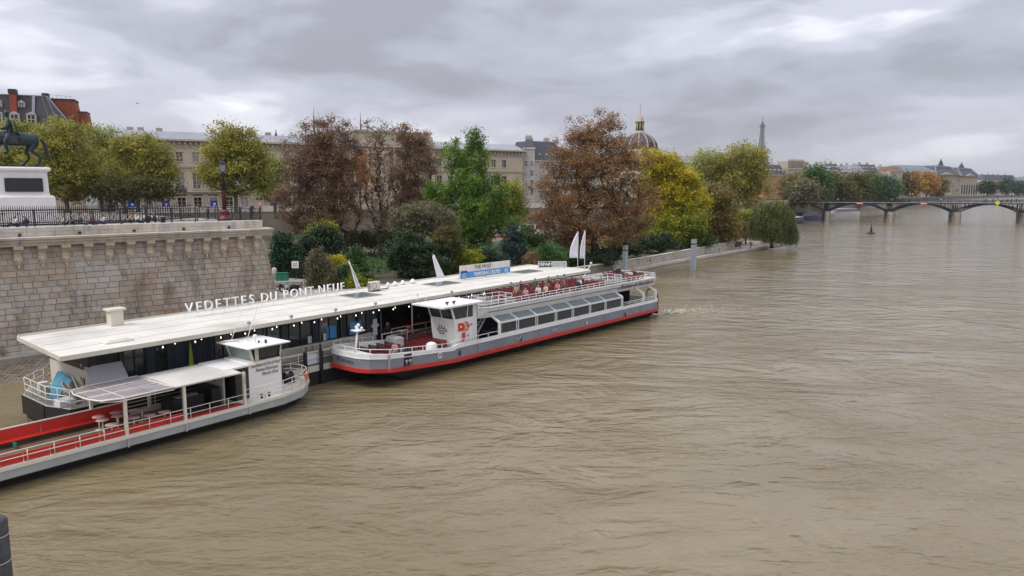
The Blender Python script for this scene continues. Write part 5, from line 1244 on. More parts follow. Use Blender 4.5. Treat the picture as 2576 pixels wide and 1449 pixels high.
# shrubs behind the pontoon
def shrub(label, x, Y, blobs, lm, n, seed, leaf=.22, stretch=None, sig=.35, z=1.6, name='shrub', group=None):
    return tree(name, label, 'shrub', gp(x, Y, z), blobs, Y, lm, max(14, n // 60), n, seed, trunk_r=.06, fork=.3, leaf=leaf, sig=sig, stretch=stretch, group=group)
shrub('tall grey green feathery shrub behind the letters of the pontoon roof', 806, 86, [(800, 660, 24, 32), (815, 690, 30, 35), (785, 705, 22, 25)], 'greygreen', 3200, 20, stretch=(0, 0, 1.0))
shrub('yellow flowering shrub in front of the dark evergreens', 845, 93, [(842, 655, 18, 14), (860, 668, 20, 14)], 'yellow', 1200, 21)
shrub('round mid green shrub between the grey and the lime ones', 858, 88, [(855, 700, 34, 28), (880, 690, 26, 28), (840, 715, 30, 22)], 'green', 3600, 22)
shrub('lime green shrub at the edge of the cream roof', 902, 86, [(905, 712, 26, 18), (885, 722, 22, 14)], 'yelgreen', 2000, 23)
shrub('narrow dark green shrub left of the magnolia', 890, 95, [(890, 650, 26, 30), (905, 670, 22, 26)], 'green', 2200, 24)
shrub('small clipped dark yew beside the air conditioner', 928, 86, [(928, 700, 9, 14), (928, 715, 12, 10)], 'dark', 700, 25, leaf=.16, sig=.15)
shrub('olive shrub with rust patches right of the blue green conifer', 1340, 104, [(1335, 652, 22, 16), (1350, 665, 22, 10)], 'rust2', 1300, 26)
shrub('mid green shrub below the big chestnut', 1378, 104, [(1380, 640, 28, 24), (1400, 655, 24, 16)], 'green', 2000, 27)
shrub('fresh green shrub under the ginkgo', 1155, 100, [(1150, 660, 24, 20), (1185, 650, 28, 24)], 'yelgreen', 2200, 28)
shrub('dark shrub under the ginkgo beside the billboard', 1215, 102, [(1225, 650, 32, 24), (1255, 660, 25, 18)], 'dark', 2200, 29)
shrub('dark garden shrub behind the waterside wall below the yellow tree', 1640, 135, [(1620, 612, 38, 20), (1665, 610, 38, 20)], 'dark', 2600, 30, leaf=.32, sig=.5)
shrub('mid green garden shrub behind the waterside wall near the end', 1740, 147, [(1735, 600, 34, 20), (1770, 602, 30, 18)], 'green', 2600, 31, leaf=.34, sig=.5)
shrub('dark shrub in shade behind the blue grey mooring pile', 1560, 124, [(1550, 632, 34, 24), (1590, 625, 30, 22)], 'dark', 2400, 32, leaf=.3, sig=.45)
shrub('dark shrub at the foot of the big chestnut', 1460, 112, [(1450, 655, 40, 18), (1505, 650, 30, 20), (1530, 648, 26, 22)], 'dark', 2600, 33, leaf=.28, sig=.45)
shrub('dark evergreen mass between bastion conifer and round evergreen', 752, 104, [(752, 660, 26, 30), (765, 620, 18, 20)], 'dark', 2200, 34)
shrub('dark shrub behind the motorbikes', 790, 96, [(780, 695, 26, 18), (760, 690, 15, 14)], 'dark', 1500, 35)
for k, (x, Y, w_) in enumerate(((905, 130, 40), (975, 128, 36), (1010, 122, 30), (1330, 128, 40), (1425, 140, 45), (1540, 142, 45))):
    shrub('low understorey bush number %s from the bastion between the garden trunks' % ['one', 'two', 'three', 'four', 'five', 'six'][k], x, Y, [(x, 600 + (2 if k < 3 else -4), w_, 22), (x + w_ * .6, 610, w_ * .6, 14)], ['olive_dark', 'green', 'dark', 'green', 'dark', 'olive_dark'][k], 1500, 40 + k, leaf=.34, sig=.55, group='understorey bushes in the garden')
# weeping willow at the tip of the island
def willow(label, x, Y, z, blobs, lm, n_str, seed, low, cat='tree', leaf=.42, trunk_r=.4):
    r = np.random.default_rng(seed); pos = Vector(gp(x, Y, z)); root = empty('willow_tree', pos, 0, label, cat)
    bl = []
    for (bx, by, rx, ry) in blobs:
        c = V(bx, by, Y); k = Y / F_PX; bl.append((c.x - pos.x, 0, c.z - pos.z, rx * k, rx * k * .9, ry * k))
    tops = blob_points(r, bl, n_str, 5.0)
    cl = blob_points(r, bl, 60, 3)
    P, par, rad = skeleton(r, (0, 0, -.1), cl, max(1.5, cl[:, 2].min()), trunk_r, .5); co, f = limbs_np(P, par, rad); inst('trunk', np_mesh('trunk', co, f, M['bark'], True), root)
    cen = []
    for i in range(n_str):
        t_ = tops[i]; lo = low(t_[0]) + r.uniform(0, 2.2) * r.uniform(0, 1); L = max(.6, (t_[2] - lo) * r.uniform(.55, 1.0)); k = int(L / .27) + 1
        u = np.arange(k) / k; out = t_[:2] / (np.linalg.norm(t_[:2]) + .5)
        p = np.stack([t_[0] + out[0] * .9 * np.sin(u * 1.5) + .12 * np.sin(u * 7 + i), t_[1] + out[1] * .9 * np.sin(u * 1.5), t_[2] - u * L], 1) + r.normal(size=(k, 3)) * .05
        cen.append(p)
    cen = np.concatenate(cen); co, f = leaves_np(r, cen, leaf, .28, stretch=(0, 0, 2.6))
    inst('crown', np_mesh('crown', co, f, LM[lm]), root); return root
willow('big weeping willow hanging to the water at the tip of the island', 1948, 163, .5, [(1935, 535, 40, 32), (1975, 545, 24, 28), (1955, 520, 30, 22), (1915, 530, 20, 24), (1985, 575, 17, 30)], 'willow', 3000, 50, lambda x: -.2 if x > -1.5 else 1.2)
willow('small brownish willow beside the strolling couple', 1882, 172, .8, [(1878, 575, 22, 20), (1862, 565, 18, 14), (1900, 585, 14, 15)], 'brownolive', 900, 51, lambda x: .2, trunk_r=.2)
shrub('pale yellow green bamboo like shrub left of the small willow', 1845, 178, [(1850, 560, 24, 22), (1875, 552, 22, 14), (1905, 600, 16, 18)], 'yelgreen', 2400, 52, leaf=.4, sig=.6, stretch=(0, 0, 1.0))

# --- trees on the square behind the statue and along the far quay
def plane_tree(label, x, Y, z, blobs, lm, n, seed, leaf=None, group='plane trees in front of the palace'):
    return tree('plane_tree', label, 'tree', gp(x, Y, z), blobs, Y, lm, max(60, n // 42), n, seed, trunk_r=.28, fork=3.2, leaf=leaf or .0029 * Y, sig=.0058 * Y, group=group, bark='bark_grey')
plane_tree('olive plane tree directly behind the bronze rider', 55, 104, 10, [(40, 340, 55, 40), (70, 390, 60, 60), (20, 420, 50, 50)], 'olive', 5000, 60)
plane_tree('yellow olive plane tree right behind the horse tail', 165, 100, 10, [(165, 350, 68, 48), (130, 400, 60, 60), (190, 430, 60, 55), (150, 465, 60, 40)], 'olive', 8500, 61)
plane_tree('pale thin topped plane tree behind the small lamp post', 255, 112, 10, [(250, 345, 42, 32), (265, 390, 52, 50), (240, 440, 55, 50), (290, 360, 22, 22)], 'pale', 5500, 62)
plane_tree('yellowing plane tree left of the palace windows', 345, 108, 10, [(330, 375, 50, 38), (375, 385, 55, 42), (350, 430, 75, 42), (400, 430, 50, 38), (300, 440, 40, 35)], 'olive', 8000, 63)
plane_tree('dark lower plane tree crown between the yellowing ones', 310, 100, 10, [(200, 470, 55, 36), (290, 478, 60, 34), (375, 478, 55, 30), (430, 480, 30, 26)], 'olive_dark', 3800, 64)
plane_tree('tall olive green plane tree right behind the big lamp post', 592, 102, 10, [(585, 350, 55, 38), (560, 395, 55, 48), (630, 400, 52, 50), (590, 440, 75, 48), (655, 440, 32, 38), (530, 440, 28, 30)], 'olive', 9500, 65)
plane_tree('small pale plane tree at the left edge of the big rust chestnut', 690, 135, 8, [(690, 430, 32, 42), (675, 470, 30, 32)], 'pale', 2600, 66)
plane_tree('tall olive plane tree on the far bank near the willow', 1850, 238, 7.0, [(1800, 415, 45, 40), (1860, 400, 60, 38), (1895, 430, 45, 52), (1845, 450, 65, 45), (1780, 450, 35, 40), (1900, 480, 35, 34), (1830, 490, 50, 30), (1885, 505, 30, 20)], 'olive', 9500, 67, leaf=.62, group='plane trees along the far quay')
plane_tree('sparse pale plane tree left of the tall olive one on the far bank', 1778, 236, 7.0, [(1775, 400, 32, 26), (1765, 430, 30, 35)], 'pale', 1500, 68, leaf=.55, group='plane trees along the far quay')
tree('orange_tree', 'small bright orange tree glowing between the chestnuts', 'tree', gp(905, 165, 8), [(903, 415, 22, 30), (915, 450, 16, 22)], 165, 'orange', 50, 700, 69, trunk_r=.2, fork=5, leaf=.42, sig=.8)
tree('hedge_tree', 'yellow green tree seen between ginkgo and big chestnut', 'tree', gp(1290, 170, 5), [(1285, 500, 32, 50), (1260, 540, 30, 40), (1305, 540, 20, 30)], 170, 'yelgreen', 80, 3200, 70, trunk_r=.2, fork=2, leaf=.42, sig=.9)
far_specs = [('low brown green tree beside the ochre house', 2000, 330, 'brownolive', [(1998, 470, 22, 30), (1985, 485, 16, 22)]), ('tall dark tree rising above the row on the far quay', 2050, 345, 'green', [(2058, 450, 32, 34), (2050, 480, 40, 28)]),
    ('dull grey green tree in front of the far quay row', 2022, 318, 'greygreen', [(2018, 485, 24, 24)]), ('wide dark olive tree in the far quay row', 2105, 365, 'olive_dark', [(2100, 475, 36, 34), (2125, 490, 28, 22)]),
    ('rounded olive green tree in the middle of the far quay row', 2150, 380, 'olive_dark', [(2150, 465, 34, 30), (2145, 490, 38, 22)]), ('olive tree right of the rounded one in the far quay row', 2185, 395, 'green', [(2182, 475, 28, 32)]),
    ('dark blue green tree near the end of the far quay row', 2212, 410, 'bluegreen', [(2215, 478, 28, 30)]), ('last dark tree of the far quay row', 2240, 430, 'green', [(2238, 480, 20, 28)])]
for k, (lb, x, Y, lm, bl) in enumerate(far_specs):
    tree('quay_tree', lb, 'tree', gp(x, Y, 6), bl, Y, lm, 60, 2600, 80 + k, trunk_r=.4, fork=3, leaf=1.0, sig=2.0, group='trees along the far quay beyond the footbridge')
for k, (lb, x, Y, lm, bl) in enumerate([('green tree left of the orange ones before the museum', 2275, 640, 'olive_dark', [(2272, 465, 16, 24)]), ('larger orange autumn tree before the museum', 2295, 640, 'amber', [(2297, 462, 22, 26)]),
    ('smaller orange autumn tree before the museum', 2332, 660, 'amber', [(2333, 462, 20, 26)]), ('olive tree right of the orange autumn trees', 2358, 680, 'olive_dark', [(2358, 470, 16, 20)]), ('round dark tree in front of the distant block', 2484, 760, 'dark', [(2484, 472, 11, 9)]),
    ('dark tree at the right end of the far bank', 2532, 780, 'conifer', [(2534, 468, 11, 13)]), ('grey green tree at the right edge of the picture', 2562, 760, 'bluegreen', [(2566, 471, 17, 10)])]):
    tree('far_tree', lb, 'tree', gp(x, Y, 8), bl, Y, lm, 36, 1300, 95 + k, trunk_r=.5, fork=3, leaf=1.9, sig=3.0, group='far trees by the museum')

# low ground cover under the garden trees
rgc = np.random.default_rng(77)
gcx = rgc.uniform(0, 1, 26000); gcy = rgc.uniform(0, 1, 26000)
A_ = np.array([-31., 99]); B_ = np.array([46., 166]); C_ = np.array([-13., 84.])
axis_ = B_ - A_; side = np.array([axis_[1], -axis_[0]]) / np.linalg.norm(axis_)
p2 = A_ + gcx[:, None] * axis_ + side[None] * (-22 + 31 * gcy[:, None] * (1 - .25 * gcx[:, None]))
ok_ = (p2[:, 1] > 92) | (p2[:, 0] > -14)
p2 = p2[ok_]; hz_ = 1.6 + .15 + rgc.uniform(0, .55, len(p2)) * (0.4 + 0.6 * np.sin(p2[:, 0] * .7) ** 2)
co, f = leaves_np(rgc, np.stack([p2[:, 0], p2[:, 1], hz_], 1), .36, .7)
tag(inst('ground_cover', np_mesh('ground_cover', co, f, LM['green'])), 'dark green ivy and low plants covering the garden floor', kind='stuff')
# ================================================================== PALACE
def facade_root(name, px0, Y0, px1, Y1, label, cat='building', group=None):
    a, b = V(px0, 480, Y0), V(px1, 480, Y1); d = Vector((b.x - a.x, b.y - a.y, 0))
    rt = empty(name, (a.x, a.y, 0), math.atan2(d.y, d.x), label, cat, group); return rt, d.length
def win_mesh(w, h, panes_v=3, arch=False, frame=.09):
    q = MB(); q.box(-w / 2, w / 2, .16, .20, 0, h); glass = q.mesh('pane', M['windark'])
    q = MB()
    for x in (-w / 2, 0, w / 2): q.box(x - frame / 2, x + frame / 2, .08, .15, 0, h)
    for k in range(panes_v + 1): z = h * k / panes_v; q.box(-w / 2, w / 2, .09, .14, z - frame * .35, z + frame * .35)
    return glass, q.mesh('window', M['winframe'])
M['curtain'] = mat('curtained_window', (.16, .15, .13), .3)
M['curtain2'] = mat('pale_blind', (.34, .32, .28), .4)
cur_r = random.Random(3)
def vary(me):
    if not hasattr(vary, 'c'): vary.c = {}
    if me.name not in vary.c:
        a, b = me.copy(), me.copy(); a.materials[0] = M['curtain']; b.materials[0] = M['curtain2']; vary.c[me.name] = (me, me, me, a, b)
    return cur_r.choice(vary.c[me.name])
def surround_mesh(w, h, m_, pediment=False):
    q = MB(); t = .32
    q.box(-w / 2 - t, -w / 2, -.12, .1, -.1, h + t); q.box(w / 2, w / 2 + t, -.12, .1, -.1, h + t); q.box(-w / 2, w / 2, -.12, .1, h, h + t)
    q.box(-w / 2 - t - .1, w / 2 + t + .1, -.22, .1, -.32, -.1)
    if pediment: q.box(-w / 2 - t - .12, w / 2 + t + .12, -.3, .1, h + t + .12, h + t + .35)
    return q.mesh('surround', m_)
def wall_with_holes(mb, L, z0, z1, holes, y0=0.0, y1=0.8):
    """wall from 0..L with rectangular holes (x0,x1,z0,z1) sorted by x"""
    x = 0
    for a, b, c, d in holes:
        mb.box(x, a, y0, y1, z0, z1); mb.box(a, b, y0, y1, z0, c); mb.box(a, b, y0, y1, d, z1); x = b
    mb.box(x, L, y0, y1, z0, z1)
M['stone_shadow'] = mat('painted_shadow_stone', (0.17, 0.14, 0.11), 0.9, 0.2, 0.5)  # dark tone stands in for shadow between courses and under cornices
PA, PLN = facade_root('palace', 250, 193.5, 1315, 261, 'long three storey limestone palace with cornice and blue entrance posters')
sp = 4.12; nwin = int(PLN / sp) - 1
off = 1.1
L1 = MB(); L2 = MB(); L0 = MB()
wx = [off + sp * (k + .5) for k in range(nwin)]
cx0, cx1 = None, None
wall_with_holes(L0, PLN, 7.6, 12.1, [(x - 1.0, x + 1.0, 8.1, 11.2) for x in wx]); L0.build('ground_wall', M['stone_shadow'], PA)  # dark backing paints the shadow lines between the rustic courses
wall_with_holes(L1, PLN, 12.9, 19.2, [(x - .95, x + .95, 13.6, 18.0) for x in wx]); L1.build('first_floor_wall', M['palace'], PA)
wall_with_holes(L2, PLN, 19.8, 24.6, [(x - .8, x + .8, 21.0, 23.5) for x in wx]); L2.build('second_floor_wall', M['palace'], PA)
bb_ = MB(); bb_.box(0, PLN, .8, 18, 7.6, 24.6); bb_.build('inner_block', M['black'], PA)
g0, f0 = win_mesh(2.0, 3.1, 3); g1, f1 = win_mesh(1.9, 4.4, 4); g2, f2 = win_mesh(1.6, 2.5, 3)
s1 = surround_mesh(1.9, 4.4, M['palace'], True); s2 = surround_mesh(1.6, 2.5, M['palace']); s0 = surround_mesh(2.0, 3.1, M['palace'])
for k, x in enumerate(wx):
    for (g_, f_, s_, z) in ((g0, f0, s0, 8.1), (g1, f1, s1, 13.6), (g2, f2, s2, 21.0)):
        o = inst('window', f_, PA, (x, .1, z)); inst('pane', vary(g_), o, (0, .1, 0)); inst('surround', s_, o, (0, -.1, 0))
# rustication bands between the ground floor openings
rb = MB().box(0, sp - 2.0 - .7, -.16, .02, 0, .36).mesh('rustic_course', M['palace'])
for k in range(nwin - 1):
    x = wx[k] + 1.0 + .35
    for j in range(8): inst('rustic_course', rb, PA, (x, 0, 7.9 + j * .53))
def course(z0, z1, d, m_='palace', name='cornice'):
    q = MB(); q.box(-.3 - d * .3, PLN + .3 + d * .3, -d, .3, z0, z1); q.build(name, M[m_], PA)
course(12.1, 12.45, .35); course(12.45, 12.62, .8, 'stone_shadow'); course(12.62, 12.9, .25)  # darkest course is a painted shadow line
course(19.2, 19.5, .4); course(19.5, 19.62, .55, 'palace_dark'); course(19.62, 19.8, .2)
course(24.6, 24.85, .25); course(24.85, 24.95, .35, 'palace_dark'); course(24.95, 26.1, .15); course(26.1, 26.45, 1.3, 'stone_shadow'); course(26.45, 26.85, 1.5)  # dark courses put the eaves shadow into the colour
dn = MB().box(-.3, .3, -1.1, -.1, 25.55, 26.08).mesh('bracket', M['palace_dark'])
for k in range(int(PLN / 1.37)): inst('bracket', dn, PA, (.6 + k * 1.37, 0, 0))
bl = MB()
for k in range(int(PLN / .6)): pass
q = MB(); q.raw([(0, -1.2, 26.9), (PLN, -1.2, 26.9), (PLN, 6, 29.3), (0, 6, 29.3), (0, 14, 29.3), (PLN, 14, 29.3), (PLN, 18, 26.9), (0, 18, 26.9)], [(0, 1, 2, 3), (3, 2, 5, 4), (4, 5, 6, 7), (0, 3, 4, 7), (1, 6, 5, 2)]); q.build('roof', M['zinc'], PA)
# balustraded balconies under first-floor windows
bal = MB(); bal.box(-1.4, 1.4, -.75, 0, 12.9, 13.05); bal.box(-1.4, 1.4, -.72, -.6, 13.9, 14.0)
for k in range(9): bal.box(-1.3 + k * .32, -1.2 + k * .32, -.7, -.62, 13.05, 13.9)
balm = bal.mesh('balcony', M['iron'])
for k, x in enumerate(wx): inst('balcony', balm, PA, (x, 0, 0)) if k % 3 == 1 else None
def px_to_s(px):
    r_ = _ray(px, 480); a = PA.location; dx, dy = math.cos(PA.rotation_euler.z), math.sin(PA.rotation_euler.z)
    t_ = (a.x * dy - a.y * dx) / (r_[0] * dy - r_[1] * dx); return (r_[0] * t_ - a.x) * dx + (r_[1] * t_ - a.y) * dy
for k, (px_, m_) in enumerate(((344, 'blue'), (434, 'blue'), (521, 'blue'), (645, 'pink'), (682, 'blue'), (880, 'blue'))):
    s_ = px_to_s(px_); s_ = min(wx, key=lambda x: abs(x - s_)); q = MB(); q.box(s_ - .95, s_ + .95, -.10, -.04, 8.15, 10.3); p_ = q.build('poster', M[m_], PA)
    q = MB(); q.box(s_ - .1, s_ + .5, -.12, -.105, 9.2, 9.6); q.bar((s_ - .5, -.115, 8.4), (s_ + .3, -.115, 9.1), .12); q.build('poster_print', M['textwhite'], p_)
# central pavilion with columns and attic
c0, c1 = px_to_s(885), px_to_s(1092)
PV = MB(); PV.box(c0, c1, -1.2, .2, 7.6, 12.9); PV.box(c0, c1, -1.2, .2, 24.6, 26.9); PV.box(c0 + 1, c1 - 1, 0, 6, 26.9, 31.0); PV.box(c0 + .5, c1 - .5, -.5, 6.3, 31.0, 31.6); PV.build('central_pavilion', M['palace'], PA)
for k in range(7):
    x = c0 + .8 + k * (c1 - c0 - 1.6) / 6
    q = MB(); q.lathe([(.75, 12.9), (.75, 13.3), (.6, 13.5), (.52, 23.2), (.75, 23.8), (.8, 24.6)], x=x, y=-.9, n=12); q.build('column', M['palace'], PA)
    if k % 2 == 0 and 0 < k < 6 or k in (0, 6):
        q = MB(); q.lathe([(.35, 26.9), (.45, 28.0), (.4, 29.3), (.25, 29.8), (.28, 30.1), (.1, 30.4)], x=x, y=-.5, n=8); q.build('attic_figure', M['palace_dark'], PA)
for px_, zt in ((813, 38.3), (931, 37.8), (715, 31.3), (1083, 31.2)):
    s_ = px_to_s(px_); q = MB(); q.lathe([(.5, 29.0), (.5, 29.5), (.28, 29.9), (.2, (zt + 29) / 2), (.03, zt)], x=s_, y=7, n=8); q.build('finial', M['slate'], PA)
for px_ in (345, 372, 420, 560, 700, 1180, 1240):
    s_ = px_to_s(px_); q = MB(); q.box(s_ - .8, s_ + .8, 9, 10.2, 28.9, 30.4); q.build('chimney', M['palace_dark'], PA)

# ================================================================== OTHER BUILDINGS
def dormer(parent, x, y, z, w=1.2, h=1.7, m_='slate'):
    q = MB(); q.box(-w / 2 - .12, w / 2 + .12, 0, 1.6, 0, h + .2); q.raw([(-w / 2 - .2, -.06, h + .15), (w / 2 + .2, -.06, h + .15), (0, -.06, h + .55), (-w / 2 - .2, 1.6, h + .15), (w / 2 + .2, 1.6, h + .15), (0, 1.6, h + .55)], [(0, 1, 2), (3, 5, 4), (0, 2, 5, 3), (1, 4, 5, 2), (0, 3, 4, 1)])
    d = q.build('dormer', M['grey_wall'], parent, (x, y, z)); q = MB(); q.box(-w / 2 + .1, w / 2 - .1, -.03, 0, .1, h); q.build('pane', M['windark'], d)
    q = MB(); q.box(-.04, .04, -.06, -.03, .1, h); q.box(-w / 2 + .1, w / 2 - .1, -.06, -.03, h * .5 - .04, h * .5 + .04); q.build('frame', M['winframe'], d)
    return d
# brick-chimneyed house above the trees at left
BH, LH = facade_root('mansard_house', -60, 128, 128, 132, 'tall house with steep dark slate roof and red brick chimneys behind the statue')
z_e, z_r = 24.3, 29.6
q = MB(); q.box(0, LH + 3.5, 0.2, 12, 7.6, z_e); q.build('wall', M['grey_wall2'], BH)
q = MB(); q.loft([[(0, 0, z_e), (LH + 4.2, 0, z_e), (LH + 4.2, 12, z_e), (0, 12, z_e)], [(0, 1.6, z_r), (LH + .2, 2.0, z_r), (LH + .2, 10, z_r), (0, 10, z_r)]]); rf = q.build('roof', M['slate'], BH)
q = MB(); q.bar((0, 1.6, z_r + .05), (LH + .2, 2.0, z_r + .05), .16); q.bar((LH + .2, 2.0, z_r), (LH + 4.2, 0, z_e), .14); q.bar((LH - 1.8, 1.85, z_r), (LH - 1.9, .05, z_e), .45, .2); q.bar((LH + .1, 1.9, z_r), (LH + 2.2, 0, z_e), .07); q.bar((LH - .6, 1.9, z_r), (LH + .9, 0, z_e), .06); q.build('ridge_flashing', M['zinc'], rf)
for k in range(7):
    x = 1.6 + k * 2.5 - (k > 4) * .2
    if x < LH: dormer(BH, x, -.15, z_e + .3, 1.2, 1.5)
    if k % 2 and x < LH - 2: pass
for x in (LH - 7.0, LH - 3.6, LH - 11): 
    d = dormer(BH, x, 1.05, z_e + 3.2, .8, .7)
q = MB(); q.box(5.9, 6.9, .6, 1.8, z_e - 1, z_r + .1); ch = q.build('chimney', M['brick'], BH)
q = MB(); q.box(5.8, 7.0, .5, 1.9, z_r + .1, z_r + .9); q.build('chimney_cap', M['slate'], ch)
q = MB(); q.loft([[(LH + .6, 5, z_e - 2), (LH + 5.0, 5, z_e - 2), (LH + 5.0, 9, z_e - 2), (LH + .6, 9, z_e - 2)], [(LH + .2, 5, z_r - .3), (LH + 3.9, 5, z_r - .3), (LH + 3.9, 9, z_r - .3), (LH + .2, 9, z_r - .3)]]); q.build('gable_stack', M['brick'], BH)
q = MB(); q.loft([[(LH + 3.9, 5.5, z_e - 2), (LH + 6.4, 5.5, z_e - 2), (LH + 6.4, 9, z_e - 2), (LH + 3.9, 9, z_e - 2)], [(LH + 3.9, 5.5, z_r - 2.3), (LH + 5.7, 5.5, z_r - 2.3), (LH + 5.7, 9, z_r - 2.3), (LH + 3.9, 9, z_r - 2.3)]]); q.build('gable_stack', M['brick'], BH)
q = MB(); q.box(LH + .2, LH + 4.0, 4.95, 9.05, z_r - .3, z_r + .05); q.box(LH + 3.85, LH + 5.75, 5.45, 9.05, z_r - 2.3, z_r - 2.05); q.box(LH - 1.0, LH - .0, 4, 5.4, z_r, z_r + .8); q.build('stack_cap', M['slate'], BH)
q = MB()
for k in range(5): q.tube([(LH + .5 + k * .7, 5, z_r), (LH + .5 + k * .7, 5, z_r + .5 + .2 * (k % 2))], .05, 5)
q.tube([(LH - .6, 5, z_r + .7), (LH + 3.5, 5, z_r + .5)], .04, 5); q.build('roof_rail', M['steel'], BH)
GH, Lg = facade_root('small_roof_house', 186, 140, 215, 142, 'small grey gabled roof right of the brick chimneys')
q = MB(); q.box(0, Lg, 0, 8, 7.6, 23.2); q.build('wall', M['grey_wall2'], GH); q = MB(); q.loft([[(-.2, -.3, 23.2), (Lg + .4, -.3, 23.2), (Lg + .4, 8.3, 23.2), (-.2, 8.3, 23.2)], [(-.2, 4, 25.4), (Lg - .9, 4, 25.4), (Lg - .9, 4.2, 25.4), (-.2, 4.2, 25.4)]]); q.build('roof', M['zinc'], GH)
q = MB(); q.box(Lg - 0.5, Lg + 1.6, 2, 5, 22.6, 23.6); q.build('chimney', M['slate'], GH)
def block(name, label, px0, Y0, px1, Y1, z_top, wallm, roofm=None, roof_h=0, depth=14, floors=4, bays=6, ww=1.1, wh=1.9, z0=7.0, hip=2.0, chim=0, dorm=0, floor_h=3.3, group=None, cat='building'):
    rt, L = facade_root(name, px0, Y0, px1, Y1, label, cat, group)
    q = MB(); q.box(0, L, 0, depth, z0, z_top); q.build('wall', M[wallm], rt)
    q = MB(); q.box(-.2, L + .2, -.4, .0, z_top - .5, z_top); q.build('cornice', M['stone_light'], rt)
    g_, f_ = win_mesh(ww, wh, 2, frame=.14)
    for fl in range(floors):
        for k in range(bays):
            x = L * (k + .5) / bays; z = z_top - 1.2 - wh - fl * floor_h
            if z < z0: continue
            o = inst('window', f_, rt, (x, -.2, z)); inst('pane', vary(g_), o, (0, 0, 0))
    if roof_h:
        q = MB(); q.loft([[(-.2, -.3, z_top), (L + .2, -.3, z_top), (L + .2, depth + .3, z_top), (-.2, depth + .3, z_top)], [(hip, hip * 1.2, z_top + roof_h), (L - hip, hip * 1.2, z_top + roof_h), (L - hip, depth - hip, z_top + roof_h), (hip, depth - hip, z_top + roof_h)]]); r_ = q.build('roof', M[roofm], rt)
        for k in range(dorm): dormer(rt, L * (k + .5) / dorm, .5, z_top + .3, 1.1, min(1.7, roof_h * .6))
    rr = random.Random(label)
    for k in range(chim):
        x = L * (k + .5) / chim + rr.uniform(-1, 1); q = MB(); zt = z_top + roof_h; q.box(x - 1.2, x + 1.2, depth * .4, depth * .4 + 1.0, z_top, zt + 1.3)
        for j in range(5): q.cyl(x - 1 + j * .5, depth * .4 + .5, zt + 1.3, zt + 1.9, .15, n=6)
        q.build('chimney', M[rr.choice(['grey_wall', 'grey_wall2', 'palace_dark'])], rt)
    return rt, L
block('white_house', 'pale house with dark mansard roof between palace and big chestnut', 1316, 262, 1345, 262, 28.0, 'grey_wall', 'slate_blue', 3.0, floors=5, bays=2, hip=1.0, chim=1)
block('mansard_block', 'house with slate mansard and two rows of dormers left of the big chestnut', 1334, 268, 1420, 278, 24.0, 'grey_wall', 'slate_blue', 7.0, floors=4, bays=5, hip=2.5, chim=2, dorm=5)
block('quay_house', 'pale house mostly hidden behind the big rust chestnut', 1400, 280, 1500, 300, 26.0, 'grey_wall', 'zinc', 3, floors=4, bays=7, chim=2)
# domed college
cD = V(1606, 480, 430)
DM = empty('domed_building', (cD.x, cD.y, 0), R(40), 'ribbed dark dome with gilded lantern rising above the yellow tree', 'building')
q = MB(); q.box(-17, 17, -15, 15, 7, 29.0); q.box(-45, 45, 5, 20, 7, 24); q.build('wall', M['palace'], DM)
q = MB(); q.lathe([(12.5, 29), (12.5, 30), (11.2, 30.2), (11.2, 34.5), (11.8, 34.8), (11.8, 35.6), (10.6, 35.8), (10.6, 36.2)], n=32, smooth=False); q.build('drum', M['palace'], DM)
prof = [(10.3 * math.cos(a) ** .9 if a < 1.5 else 1.6, 36.0 + 9.9 * math.sin(a)) for a in [math.pi / 2 * k / 10 for k in range(10)]]
q = MB(); q.lathe(prof + [(2.2, 45.8)], n=40); q.build('dome', M['slate_blue'], DM)
for k in range(12):
    a = 2 * math.pi * k / 12 + .13
    q = MB(); q.tube([(math.cos(a) * (r_ + .1), math.sin(a) * (r_ + .1), z) for r_, z in prof] , .5, 5, r_end=.25); q.build('rib', M['palace_dark'], DM)
for k in range(12):
    a = 2 * math.pi * (k + .5) / 12 + .13
    q = MB(); q.at((math.cos(a) * 9.6, math.sin(a) * 9.6, 38.3), a); q.box(-.3, .6, -.7, .7, 0, 1.7); q.build('lucarne', M['slate'], DM)
q = MB(); q.lathe([(3.4, 45.3), (3.4, 46.1), (2.6, 46.4), (2.6, 47)], n=16); q.lathe([(2.6, 51.8), (2.8, 52.4), (2.1, 52.8), (2.0, 54.0), (1.2, 55.2), (.4, 55.9), (.3, 57), (.12, 58)], n=16); q.build('lantern_top', M['gold'], DM)
for k in range(8):
    a = 2 * math.pi * k / 8
    q = MB(); q.cyl(2.1 * math.cos(a), 2.1 * math.sin(a), 46.8, 52, .33, n=6); q.build('lantern_column', M['gold'], DM)
q = MB(); q.cyl(0, 0, 46.5, 52.2, 1.3, n=12); q.build('lantern_core', M['slate'], DM)
q = MB(); q.cyl(0, 0, 57, 63, .12, .05, n=6); q.build('spire', M['slate'], DM)
